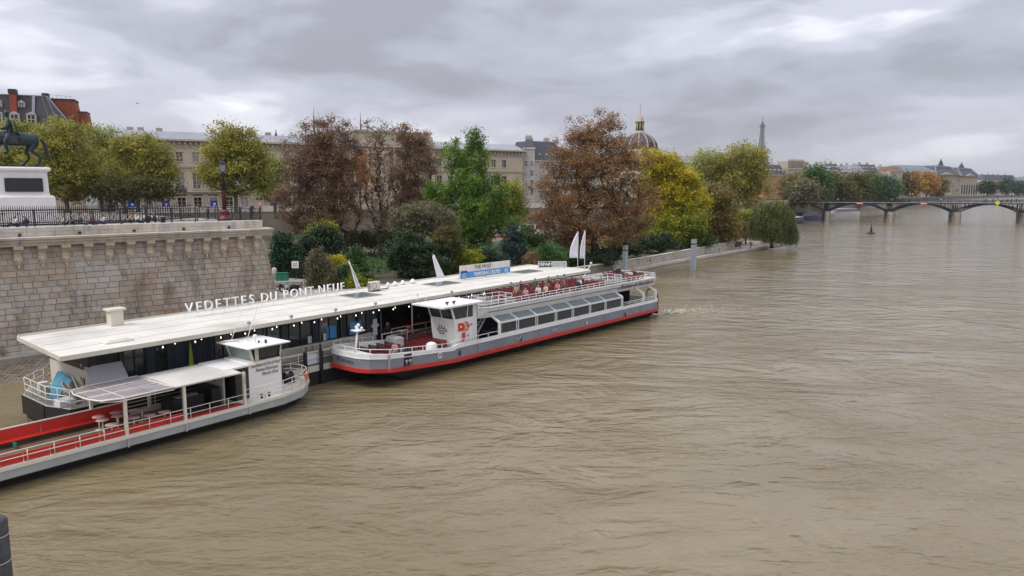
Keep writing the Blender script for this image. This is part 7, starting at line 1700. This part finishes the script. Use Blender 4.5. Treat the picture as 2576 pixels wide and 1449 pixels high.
# horse and rider, facing left
EQ = empty('rider_statue', (PLX - .1 - .7, PLY + 1.1, 10.1 + zt), R(213), 'dark bronze statue of an armoured rider on a walking horse', 'statue')
def skin_obj(name, J, rad, edges, root, m_, parent, lvl=2, loc=(0, 0, 0), squash=None):
    nm = list(J); ix = {n: i for i, n in enumerate(nm)}
    me = bpy.data.meshes.new('tmp'); me.from_pydata([J[n] for n in nm], [(ix[a], ix[b]) for a, b in edges], []); o = bpy.data.objects.new('tmp', me); COL.objects.link(o)
    o.modifiers.new('s', 'SKIN')
    for i, n in enumerate(nm):
        r_ = rad[n]; r_ = r_ if isinstance(r_, tuple) else (r_, r_); me.skin_vertices[0].data[i].radius = r_; me.skin_vertices[0].data[i].use_root = (n == root)
    o.modifiers.new('u', 'SUBSURF').levels = lvl
    bpy.context.view_layer.update(); out = bpy.data.meshes.new_from_object(o.evaluated_get(bpy.context.evaluated_depsgraph_get())); bpy.data.objects.remove(o)
    out.materials.clear(); out.materials.append(m_); out.polygons.foreach_set('use_smooth', [True] * len(out.polygons)); return inst(name, out, parent, loc)
EQ.scale = (.86, .95, 1)
mpx_ = lambda x: (x + 1.75) * 1.42 - 1.75
HJ = dict(rump=(-1.75, 0, 2.62), croup=(-1.35, 0, 2.78), back=(-.55, 0, 2.58), with_=(.55, 0, 2.72), chest=(1.15, 0, 2.45), neck1=(1.5, 0, 3.15), neck2=(1.85, 0, 3.75), poll=(2.1, 0, 4.05), face=(2.45, 0, 3.8), muz=(2.75, 0, 3.35),
          hl1=(-1.55, .38, 2.2), hl2=(-1.2, .42, 1.65), hl3=(-1.85, .42, 1.05), hl4=(-1.7, .42, .4), hl5=(-1.55, .42, .12),
          hr1=(-1.45, -.38, 2.2), hr2=(-.85, -.42, 1.6), hr3=(-1.1, -.42, .95), hr4=(-.75, -.42, .38), hr5=(-.6, -.42, .12),
          fl1=(1.0, .36, 2.1), fl2=(1.05, .38, 1.45), fl3=(1.0, .38, 1.0), fl4=(.95, .38, .35), fl5=(1.05, .38, .12),
          fr1=(1.1, -.36, 2.1), fr2=(1.65, -.38, 1.7), fr3=(1.95, -.38, 1.55), fr4=(1.75, -.38, .95), fr5=(1.85, -.38, .75))
HR = dict(rump=(.42, .5), croup=(.52, .55), back=(.56, .58), with_=(.5, .55), chest=(.45, .5), neck1=(.34, .42), neck2=(.24, .32), poll=(.2, .24), face=(.17, .2), muz=(.12, .13))
for p in ('hl', 'hr'): HR.update({p + '1': .33, p + '2': .23, p + '3': .13, p + '4': .09, p + '5': .13})
for p in ('fl', 'fr'): HR.update({p + '1': .25, p + '2': .17, p + '3': .12, p + '4': .085, p + '5': .12})
ed = [('rump', 'croup'), ('croup', 'back'), ('back', 'with_'), ('with_', 'chest'), ('chest', 'neck1'), ('neck1', 'neck2'), ('neck2', 'poll'), ('poll', 'face'), ('face', 'muz'), ('croup', 'hl1'), ('croup', 'hr1'), ('chest', 'fl1'), ('chest', 'fr1')]
for p in ('hl', 'hr', 'fl', 'fr'): ed += [(p + str(i), p + str(i + 1)) for i in range(1, 5)]
HJ = {k: (mpx_(v[0]), v[1], v[2]) for k, v in HJ.items()}; HR = {k: (tuple(1.22 * q_ for q_ in v) if isinstance(v, tuple) else v * 1.2) for k, v in HR.items()}
skin_obj('horse', HJ, HR, ed, 'back', M['bronze'], EQ)
TJ = dict(a=(-2.0, 0, 2.75), b=(-2.3, 0, 2.55), c=(-2.45, 0, 1.9), d=(-2.55, 0, 1.2), e=(-2.75, 0, .75)); skin_obj('tail', TJ, dict(a=.12, b=.2, c=.24, d=.2, e=.08), [('a', 'b'), ('b', 'c'), ('c', 'd'), ('d', 'e')], 'b', M['relief'], EQ)
MJ = dict(a=(mpx_(.9), 0, 3.35), b=(mpx_(1.2), 0, 3.8), c=(mpx_(1.6), 0, 4.2), d=(mpx_(2.05), 0, 4.4)); skin_obj('mane', MJ, dict(a=(.14, .3), b=(.14, .3), c=(.14, .28), d=.12), [('a', 'b'), ('b', 'c'), ('c', 'd')], 'b', M['bronze'], EQ)
RJ = dict(pel=(-.1, 0, 3.25), wai=(-.1, 0, 3.7), che=(-.05, 0, 4.25), nec=(0, 0, 4.65), hea=(.05, 0, 4.98), top=(.05, 0, 5.15))
RR = dict(pel=(.36, .4), wai=(.3, .32), che=(.38, .42), nec=.15, hea=.22, top=.17)
ed = [('pel', 'wai'), ('wai', 'che'), ('che', 'nec'), ('nec', 'hea'), ('hea', 'top')]
for n, s in (('l', 1), ('r', -1)):
    RJ.update({'hip' + n: (-.05, .35 * s, 3.1), 'kne' + n: (.45, .68 * s, 2.35), 'ank' + n: (.25, .72 * s, 1.45), 'toe' + n: (.62, .75 * s, 1.3), 'sho' + n: (-.05, .5 * s, 4.4), 'elb' + n: (.05, .68 * s, 3.8), 'wri' + n: (.62, .42 * s, 3.65), 'han' + n: (.76, .38 * s, 3.68)})
    RR.update({'hip' + n: .28, 'kne' + n: .2, 'ank' + n: .13, 'toe' + n: .1, 'sho' + n: .2, 'elb' + n: .15, 'wri' + n: .1, 'han' + n: .1})
    ed += [('pel', 'hip' + n), ('hip' + n, 'kne' + n), ('kne' + n, 'ank' + n), ('ank' + n, 'toe' + n), ('che', 'sho' + n), ('sho' + n, 'elb' + n), ('elb' + n, 'wri' + n), ('wri' + n, 'han' + n)]
RJ = {k: (v[0] + .95, v[1] * 1.1, v[2]) for k, v in RJ.items()}; MB_OFF = .95
RR = {k: (tuple(1.2 * q_ for q_ in v) if isinstance(v, tuple) else v * 1.22) for k, v in RR.items()}
skin_obj('rider', RJ, RR, ed, 'pel', M['bronze'], EQ)
q = MB(); q.lathe([(.25, 5.1), (.26, 5.2), (.2, 5.34), (.05, 5.4)], x=1.0, n=12); q.lathe([(.30, 5.12), (.31, 5.15), (.24, 5.17)], x=1.0, n=12); q.build('helmet_wreath', M['bronze'], EQ)
q = MB(); q.tube([(1.2, -.95, 3.45), (-1.1, -1.05, 2.2)], .06, 6); q.bar((1.1, -.8, 3.3), (1.0, -1.1, 3.6), .06); q.build('sword', M['bronze'], EQ)
q = MB(); q.loft([[(.1, .78, 2.25), (1.5, .78, 2.2), (1.6, .78, 2.95), (1.5, .3, 3.4), (.2, .3, 3.35), (0, .78, 2.9)], [(.1, -.78, 2.25), (1.5, -.78, 2.2), (1.6, -.78, 2.95), (1.5, -.3, 3.4), (.2, -.3, 3.35), (0, -.78, 2.9)]]); q.build('saddle_cloth', M['relief'], EQ)
q = MB(); q.loft([[(.45, .5, 4.5), (.5, -.5, 4.5), (.35, -.5, 4.4), (.3, .5, 4.4)], [(.25, .65, 3.3), (.3, -.65, 3.3), (.0, -.65, 3.2), (-.05, .65, 3.2)]]); q.build('cloak', M['bronze'], EQ)
q = MB(); q.box(-2.2, 3.0, -.95, .95, 0, .14); q.build('statue_base', M['bronze'], EQ)
for p, z in (('hl5', 0), ('hr5', 0), ('fl5', 0)): 
    c = HJ[p]; q = MB(); q.lathe([(.19, .12), (.15, .3)], x=c[0] + .05, y=c[1], n=10); q.build('hoof', M['bronze'], EQ)
# lamp posts
def street_lamp(loc, h, label, red=True):
    t = empty('street_lamp', loc, R(20), label, 'street lamp', 'old lantern lamp posts'); t.scale = (1.45, 1.45, 1)
    q = MB(); q.lathe([(.42, 0), (.42, .25), (.34, .3), (.3, .75), (.34, .8), (.24, 1.0), (.16, 1.1)], n=10); q.build('base', M['darkred'] if red else M['iron'], t)
    q = MB(); q.lathe([(.15, 1.1), (.13, h * .5), (.16, h * .5 + .05)], n=10); q.build('lower_shaft', M['darkred'] if red else M['iron'], t)
    q = MB(); q.lathe([(.14, h * .5 + .05), (.09, h * .76), (.2, h * .78), (.2, h * .8), (.07, h * .82)], n=10); q.build('upper_shaft', M['iron'], t)
    q = MB(); a = h * .82; b_ = h * .93
    q.loft([[(s * x, s * y, z) for x, y in ((-1, -1), (1, -1), (1, 1), (-1, 1))] for z, s in ((a, .14), (b_, .24))]); q.build('lantern_glass', M['lampglass'], t)
    q = MB(); q.loft([[(s * x, s * y, z) for x, y in ((-1, -1), (1, -1), (1, 1), (-1, 1))] for z, s in ((b_, .29), (b_ + .05, .29), (h * .965, .16), (h * .97, .2), (h, .04), (h + .15, .01))])
    for x, y in ((-1, -1), (1, -1), (1, 1), (-1, 1)): q.bar((.14 * x, .14 * y, a), (.25 * x, .25 * y, b_), .03)
    q.build('lantern_cap', M['iron'], t)
    q = MB(); q.tube([(-.3, 0, a - .35), (.3, 0, a - .35)], .025, 5); q.build('ladder_bar', M['iron'], t); return t
street_lamp((-28.0, 72.0, 10.12), 5.75, 'big old lantern lamp post with dark red lower shaft on the bastion')
street_lamp((V(275, 480, 105).x, 105, 10.12), 5.6, 'smaller distant black lantern lamp post behind the statue square', False)
street_lamp((V(690, 480, 118).x, 200, 8.0), 5.5, 'far black lamp post beside the palace poster', False)

# ================================================================== FOOTBRIDGE
a0 = G(2081, 557, 0); a2 = G(2407, 560.6, 0); dd = (a2 - a0); SPN = dd.length / 2; an = math.atan2(dd.y, dd.x)
FBR = empty('footbridge', a0, an, 'long dark iron footbridge on flat arches and stone piers across the river', 'bridge'); FBR.matrix_basis = Matrix.Translation(a0) @ Matrix.Rotation(an, 4, 'Z')
ZD = 8.15; x0_, x1_ = -SPN * 1.55, SPN * 6
q = MB(); q.box(x0_, x1_, -.2, 10, ZD - .45, ZD - .05); q.build('deck', M['iron'], FBR)
q = MB(); q.box(x0_, x1_, -.3, -.2, ZD - .12, ZD + .02); q.build('deck_edge', M['steel'], FBR); q = MB(); q.box(x0_, x1_, -.19, 9.9, ZD - .05, ZD); q.build('deck_planks', M['darkbrown'], FBR)
pr_ = MB(); pr_.loft([[(x * s, y, z) for x, y in ((-1.15, -.6), (-.6, -1.6), (.6, -1.6), (1.15, -.6), (1.15, 8), (.6, 9), (-.6, 9), (-1.15, 8))] for z, s in ((-2, 1.12), (3.4, 1.05), (3.4, 1.2), (3.75, 1.2), (3.8, 1.05), (4.3, .9))]); prm = pr_.mesh('pier', M['quay'])
co = MB()
for k in range(5): co.box(-1.3, 1.3, -1.2, 8.5, .3 + k * .62, .34 + k * .62)
com = co.mesh('stone_course', M['joint'])
colm = MB()
for y in (0, 2.4, 4.9, 7.4, 9.7):
    for s in (-.6, .6): colm.bar((s, y, 4.2), (s * .5, y, ZD - .5), .22)
colm.box(-1.1, 1.1, -.2, 10, 4.25, 4.5); cpm = colm.mesh('iron_pedestal', M['iron'])
arcm = MB(); na = 16
def az(u): return 4.5 + 3.1 * (1 - (2 * u - 1) ** 2)
for y in (0, 5, 9.8):
    P_ = [(.8 + (SPN - 1.6) * i / na, y, az(i / na)) for i in range(na + 1)]
    for i in range(na): arcm.bar(P_[i], P_[i + 1], .3, .42)
    for i in (1, 2, 3, 4, 12, 13, 14, 15): arcm.bar(P_[i], (P_[i][0], y, ZD - .4), .12)
    arcm.bar(P_[0], (SPN * .28, y, ZD - .45), .14); arcm.bar(P_[-1], (SPN * .72, y, ZD - .45), .14)
am_ = arcm.mesh('arch', M['iron'])
for k in range(-1, 6):
    o = inst('pier', prm, FBR, (k * SPN, 0, 0)); inst('stone_course', com, o, (0, 0, 0)); inst('iron_pedestal', cpm, FBR, (k * SPN, 0, 0))
    inst('arch', am_, FBR, (k * SPN, 0, 0))
rp = MB(); rp.bar((0, 0, 1.1), (SPN / 8, 0, 1.1), .11); rp.bar((0, 0, .55), (SPN / 8, 0, .55), .06); rp.bar((0, 0, .3), (SPN / 8, 0, .3), .05); rp.bar((0, 0, .8), (SPN / 8, 0, .8), .05); rp.bar((0, 0, 0), (0, 0, 1.1), .07)
rp.bar((0, 0, .1), (SPN / 8, 0, 1.1), .02); rp.bar((0, 0, 1.1), (SPN / 8, 0, .1), .02)
rpm = rp.mesh('railing_panel', M['iron'])
for k in range(-12, 48):
    inst('railing_panel', rpm, FBR, (k * SPN / 8, -.15, ZD)); inst('railing_panel', rpm, FBR, (k * SPN / 8, 9.9, ZD))
def far_marker(s_, label, mtop, shape):
    t = empty('navigation_sign', wpt(FBR, (s_, -.5, ZD)), an, label, 'sign')
    q = MB()
    if shape == 'rect': q.box(-1.3, 1.3, -.1, 0, -.7, -.0); q.build('board', M['brightred'], t); q = MB(); q.box(-1.1, 1.1, -.13, -.1, -.45, -.22); q.build('white_bar', M['white'], t)
    else: q.raw([(-1, 0, 0), (0, 0, -1.1), (1, 0, 0), (0, 0, 1.1), (-1, .1, 0), (0, .1, -1.1), (1, .1, 0), (0, .1, 1.1)], [(0, 1, 2, 3), (7, 6, 5, 4), (0, 4, 5, 1), (1, 5, 6, 2), (2, 6, 7, 3), (3, 7, 4, 0)]); q.build('board', mtop, t)
M['signyellow'] = mat('sign_yellow', (.65, .60, .03), .5)
def fbx(px):
    r_ = _ray(px, 480); dx, dy = math.cos(an), math.sin(an); t_ = (a0.x * dy - a0.y * dx) / (r_[0] * dy - r_[1] * dx); return (r_[0] * t_ - a0.x) * dx + (r_[1] * t_ - a0.y) * dy
far_marker(fbx(2164), 'red and white navigation board under the second span of the footbridge', None, 'rect')
far_marker(fbx(2325), 'red and white navigation board under the third span of the footbridge', None, 'rect')
far_marker(fbx(2511), 'yellow diamond navigation board on the footbridge railing', M['signyellow'], 'dia')
rb_ = random.Random(11)
for k in range(46):
    px_ = rb_.choice([rb_.uniform(1985, 2120), rb_.uniform(2120, 2570), rb_.uniform(2230, 2300), rb_.uniform(2480, 2550)])
    cl_ = rb_.choice(['black', 'navy', 'grey', 'brown', 'white', 'maroon', 'black']); ys_ = rb_.uniform(.4, 3.0)
    zone = 'left end' if px_ < 2080 else 'second span' if px_ < 2237 else 'third span' if px_ < 2407 else 'right hand spans'
    person('walk' if k % 2 else 'stand', wpt(FBR, (fbx(px_), ys_, ZD)), rb_.uniform(0, 6.28), 'tiny pedestrian in %s %s over the %s of the distant footbridge' % (cl_, 'walking' if k % 2 else 'standing', zone), cl_, rb_.choice(['black', 'denim']), group='pedestrians on the footbridge')
for k, px_ in enumerate((2300, 2395, 2486, 2523, 2558)):
    t = empty('bridge_lamp', wpt(FBR, (fbx(px_), 5.0, ZD)), an, 'slim lamp post with pale globes on the footbridge, number %s from the left' % ['one', 'two', 'three', 'four', 'five'][k], 'street lamp', 'lamp posts on the footbridge')
    q = MB(); q.lathe([(.15, 0), (.08, .3), (.05, 3.4)], n=6); q.bar((-.5, 0, 3.2), (.5, 0, 3.2), .05); q.build('post', M['iron'], t)
    for s in (-.5, .5): q = MB(); q.lathe([(.05, 3.25), (.2, 3.35), (.22, 3.5), (.1, 3.68), (.01, 3.7)], x=s, n=8); q.build('globe', M['white'], t)

# ================================================================== OTHER BOATS AND RIVER THINGS
def small_boat(name, label, p, q_, width, hullm, topm, hz=1.0, cab=(.2, .8), cz=2.6, windows=6, roof=None, cat='boat', band=None, draft=-.5):
    d = q_ - p; L = d.length; t = empty(name, p, math.atan2(d.y, d.x), label, cat)
    w = width / 2
    q = MB(); prof = [(0, .55), (.04, .85), (.2, 1), (.75, 1), (.92, .6), (1.0, .05)]
    up_ = [(L * a, -w * b) for a, b in prof] + [(L * a, w * b) for a, b in reversed(prof)]
    n = len(up_); q.raw([(x * .98 + L * .01, y * .85, draft) for x, y in up_] + [(x, y, hz + .35 * (max(0, x / L - .6)) ** 1.0 * hz) for x, y in up_], [(i, (i + 1) % n, n + (i + 1) % n, n + i) for i in range(n)] + [tuple(range(n, 2 * n))]); q.build('hull', M[hullm], t)
    q = MB(); q.box(L * cab[0], L * cab[1], -w * .8, w * .8, hz, cz); c = q.build('cabin', M[topm], t)
    wl_ = (cab[1] - cab[0]) * L / windows; wm = MB(); wm.box(.12 * wl_, .88 * wl_, -.02, 0, hz + (cz - hz) * .35, hz + (cz - hz) * .85); wm_ = wm.mesh('window', M['windark'])
    for k in range(windows): inst('window', wm_, c, (L * cab[0] + k * wl_, -w * .8, 0))
    q = MB(); q.box(L * cab[0] - .3, L * cab[1] + .3, -w * .9, w * .9, cz, cz + .12); q.build('roof', M[roof or topm], t)
    q = MB(); railing(q, [(L * .02, -w * .6, hz), (L * .15, -w * .9, hz), (L * .8, -w * .85, hz * 1.1)], .8, .03, step=1.5); q.build('rail', M['rail'], t)
    if band: q = MB(); q.box(L * .03, L * .8, -w * 1.01, -w * .99, hz * .5, hz * .75); q.build('stripe', M[band], t)
    return t
small_boat('passenger_boat', 'white passenger boat moored beyond the footbridge', Vector((160, 372, 0)), Vector((186, 396, 0)), 6, 'white', 'white', 1.6, (.12, .75), 3.8, 12)
small_boat('houseboat', 'violet blue houseboat moored under the left end of the footbridge', Vector((122, 318, 0)), Vector((146, 345, 0)), 5, 'violet', 'violet', 1.5, (.1, .6), 3.4, 8, roof='steel')
small_boat('motor_launch', 'small dark launch with white awning beside the willow', Vector((110, 290, 0)), Vector((118, 299, 0)), 3, 'navy', 'black', .9, (.2, .7), 2.6, 4, roof='white')
small_boat('dark_barge', 'dark moored barge behind the violet houseboat', Vector((108, 304, 0)), Vector((134, 334, 0)), 5, 'black', 'navy', 1.6, (.3, .8), 3.6, 7)
small_boat('tour_boat', 'white and navy tour boat on the back channel seen between the trees', Vector((-12, 193, 0)), Vector((14, 205, 0)), 6, 'white', 'white', 1.8, (.1, .9), 4.2, 10, roof='navy', band='brightred')
# buoy
b0 = G(2191, 588, 0); t = empty('buoy', b0, 0, 'small dark conical buoy alone on the open water before the footbridge', 'buoy')
q = MB(); q.lathe([(.9, -.2), (1.15, .15), (.9, .45), (.3, .6)], n=16); q.build('float', M['iron'], t); q = MB(); q.lathe([(.4, .5), (.3, 1.2), (.12, 2.3), (.05, 2.9)], n=8); q.build('tower', M['iron'], t); q = MB(); q.lathe([(.01, 2.8), (.2, 3.0), (.01, 3.25)], n=8); q.build('topmark', M['iron'], t)
# mooring piles
def pile(x, y, zt, w_, label):
    t = empty('mooring_pile', (x, y, 0), R(50), label, 'pile', 'square steel mooring piles')
    q = MB(); q.box(-w_ / 2, w_ / 2, -w_ / 2, w_ / 2, -2, zt); q.build('shaft', M['bluesteel'], t)
    q = MB(); q.box(-w_ / 2 - .05, w_ / 2 + .05, -w_ / 2 - .05, w_ / 2 + .05, zt - .75, zt - .6); q.box(w_ / 2, w_ / 2 + .12, -w_ * .35, w_ * .35, -1, zt - .3); q.build('guide_rail', M['navy'], t)
    q = MB(); q.box(-w_ / 2 - .02, w_ / 2 + .02, -w_ / 2 - .02, w_ / 2 + .02, zt, zt + .06); q.build('cap', M['steel'], t)
pile(V(1576, 480, 112).x, 112, V(1576, 618, 112).z, .62, 'pale blue grey square mooring pile rising behind the boat stern')
pile(V(1750, 480, 120).x, 120, V(1750, 603, 120).z, .68, 'free standing square mooring pile in the water before the garden wall')
rp_ = V(-22, 1305, 14); t = empty('round_pile', (rp_.x, 14, 0), 0, 'tall dark weathered round steel pole at the bottom left corner', 'pile')
q = MB(); q.lathe([(.27, -2), (.27, rp_.z - .06), (.22, rp_.z), (.02, rp_.z + .01)], n=24); q.build('shaft', mat('wet_steel', (.055, .055, .06), .5, .5, 5, bump=.6, bscale=12, stain=.3), t)
q = MB()
for k in range(9): q.torus((0, 0, rp_.z - .35 - k * .55), .272, .012, 'Z', 20, 5)
q.build('band', M['steel'], t)
# gangway from the quay to the far end of the pontoon
GW = empty('gangway', wpt(PO, (51.2, 6.0, 1.37)), R(51 - 12), 'black lattice gangway between pontoon end and the quay', 'gangway')
q = MB(); q.box(0, 9, -.8, .8, 0, .12); q.build('floor', M['deck'], GW)
for y in (-.8, .8):
    q = MB(); q.bar((0, y, 1.2), (9, y, 1.2), .08); q.bar((0, y, .1), (9, y, .1), .08)
    for k in range(10): q.bar((k, y, .1), (k, y, 1.2), .05); q.bar((k, y, .1), (min(9, k + 1), y, 1.2), .04) if k < 9 else None
    q.build('truss', M['iron'], GW)
q = MB(); q.tube([(1, -1, .2), (3.6, -1.2, 3.6)], .06, 6); q.lathe([(.12, 3.6), (.16, 3.7), (.1, 3.85)], x=3.6, y=-1.2, n=8); q.build('davit', M['rail'], GW)
# corner of the garden by the bastion
q = MB(); q.prism([(-31, 76), (-21, 78), (-12, 86), (-20, 93), (-32, 97)], 1.5, 1.64); tag(q.build('garden_path', M['pave']), kind='structure')
def c_m(x, y): return ((700 + x / 3.622) * .644, (750 + y / 3.622) * .644)
g = G(*c_m(1460, 1280), 1.64); t = empty('green_cabinet', g, R(10), 'green metal cabinet behind the stone post at the garden entrance', 'cabinet')
q = MB(); q.bbox(-.75, .75, -.3, .3, .1, 1.25, .03); q.build('body', M['green'], t); q = MB(); q.box(-.02, .02, -.32, -.3, .15, 1.2); q.box(-.75, .75, -.33, -.3, 1.15, 1.2); q.build('door_edge', M['iron'], t); q = MB(); q.box(-.7, -.6, -.25, .25, 0, .1); q.box(.6, .7, -.25, .25, 0, .1); q.build('foot', M['iron'], t)
g = G(*c_m(1350, 1240), 1.64); t = empty('stone_post', g, 0, 'old carved stone post at the foot of the bastion corner', 'post'); q = MB(); q.lathe([(.35, 0), (.33, .7), (.4, .8), (.3, 1.0), (.34, 1.2), (.26, 1.5), (.05, 1.6)], n=10); q.build('shaft', M['stone_light'], t)
g = G(*c_m(1530, 1350), 1.64); t = empty('stone_steps', g, R(8), 'low stone steps leading into the garden beside the motorbikes', 'steps')
for k in range(4): q = MB(); q.box(-1.5, 1.5, k * .35, 2, k * .14, k * .14 + .13); q.build('step', M['quay'], t)
g = G(*c_m(1650, 1240), 1.64); t = empty('notice_sign', g, 0, 'small white square notice on a pole before the dark evergreens', 'sign'); q = MB(); q.tube([(0, 0, 0), (0, 0, 2.1)], .04, 6); q.build('pole', M['iron'], t); q = MB(); q.box(-.45, .45, -.06, -.03, 1.5, 2.4); q.build('board', M['white'], t); q = MB(); [q.box(-.3, .3, -.07, -.062, 1.7 + k * .14, 1.74 + k * .14) for k in range(4)]; q.build('print', M['textgrey'], t)
mb_lab = ['black motorbike nearest the stone steps', 'motorbike with white fairing between the two black ones', 'black motorbike right of the one with white fairing']
for k in range(3):
    t = empty('motorbike', G(*c_m(1560 + k * 75, 1400 + k * 8), 1.64), R(200 + k * 8), mb_lab[k], 'motorbike', 'motorbikes parked at the garden entrance')
    for x in (0, 1.35): q = MB(); q.torus((x, 0, .32), .26, .07, 'Y', 16, 6); q.build('wheel', M['black'], t)
    q = MB(); q.loft([[(.2, -.12, .4), (1.1, -.12, .4), (1.1, .12, .4), (.2, .12, .4)], [(.1, -.16, .75), (1.1, -.14, .85), (1.1, .14, .85), (.1, .16, .75)]]); q.build('body', M['white'] if k == 1 else M['black'], t)
    q = MB(); q.bbox(-.1, .65, -.14, .14, .74, .84, .03); q.build('seat', M['black'], t); q = MB(); q.tube([(1.35, 0, .32), (1.1, 0, .95)], .04, 6); q.tube([(1.05, -.35, 1.02), (1.05, .35, 1.02)], .025, 6); q.build('handlebar', M['steel'], t); q = MB(); q.lathe([(.1, .8), (.12, .9), (.05, 1.0)], x=1.25, n=8); q.build('headlight', M['lampglass'], t)
# helicopter far off
hp = V(346, 261, 2100); t = empty('helicopter', hp, R(190), 'tiny dark helicopter flying in the bright part of the sky', 'helicopter')
q = MB(); q.loft([[(x, r_ * math.cos(a), 1 + r_ * .9 * math.sin(a)) for a in [k * math.pi / 4 for k in range(8)]] for x, r_ in ((3.4, .3), (2.6, 1.0), (1, 1.35), (-.8, 1.1), (-1.8, .4))], smooth=True); q.build('cabin', M['iron'], t)
q = MB(); q.tube([(-1.5, 0, 1.2), (-6, 0, 1.5)], .35, 8, r_end=.14); q.box(-6.4, -5.6, -.05, .05, 1.2, 2.9); q.build('tail_boom', M['iron'], t)
q = MB(); q.bar((-5.2, -.6, 2.6), (5.2, .6, 2.6), .4, .08); q.bar((.6, -5.2, 2.6), (-.6, 5.2, 2.6), .4, .08); q.cyl(0, 0, 2, 2.7, .15, n=6); q.build('rotor', M['iron'], t)
q = MB(); q.tube([(-1.5, -1, -.6), (2.2, -1, -.6)], .08, 5); q.tube([(-1.5, 1, -.6), (2.2, 1, -.6)], .08, 5)
for x in (-.8, 1.4): q.tube([(x, -1, -.6), (x, 0, .3), (x, 1, -.6)], .06, 5)
q.build('skid', M['iron'], t)
# ================================================================== HAZE
hz = MB(); hz.box(-6020, 8020, -420, 9020, -5.2, 345)
hm = bpy.data.materials.new('haze'); hm.use_nodes = True
hm.node_tree.nodes.remove(hm.node_tree.nodes['Principled BSDF'])
pv = N(hm.node_tree.nodes, 'ShaderNodeVolumePrincipled'); pv.inputs['Color'].default_value = (0.95, 0.97, 1.0, 1); pv.inputs['Density'].default_value = 0.00007; pv.inputs['Anisotropy'].default_value = 0.2
hm.node_tree.links.new(pv.outputs[0], hm.node_tree.nodes['Material Output'].inputs['Volume'])
ho = hz.build('haze', hm); tag(ho, kind='stuff')
# ---- lettering becomes plain mesh
def bake_text():
    bpy.context.view_layer.update()
    dg = bpy.context.evaluated_depsgraph_get()
    for o in [o for o in bpy.data.objects if o.type == 'FONT']:
        me = bpy.data.meshes.new_from_object(o.evaluated_get(dg))
        nm = o.name; n = bpy.data.objects.new(nm + '_', me); COL.objects.link(n)
        n.parent = o.parent; n.location = o.location; n.rotation_euler = o.rotation_euler
        for k in list(o.keys()): n[k] = o[k]
        bpy.data.objects.remove(o); n.name = nm
bake_text()
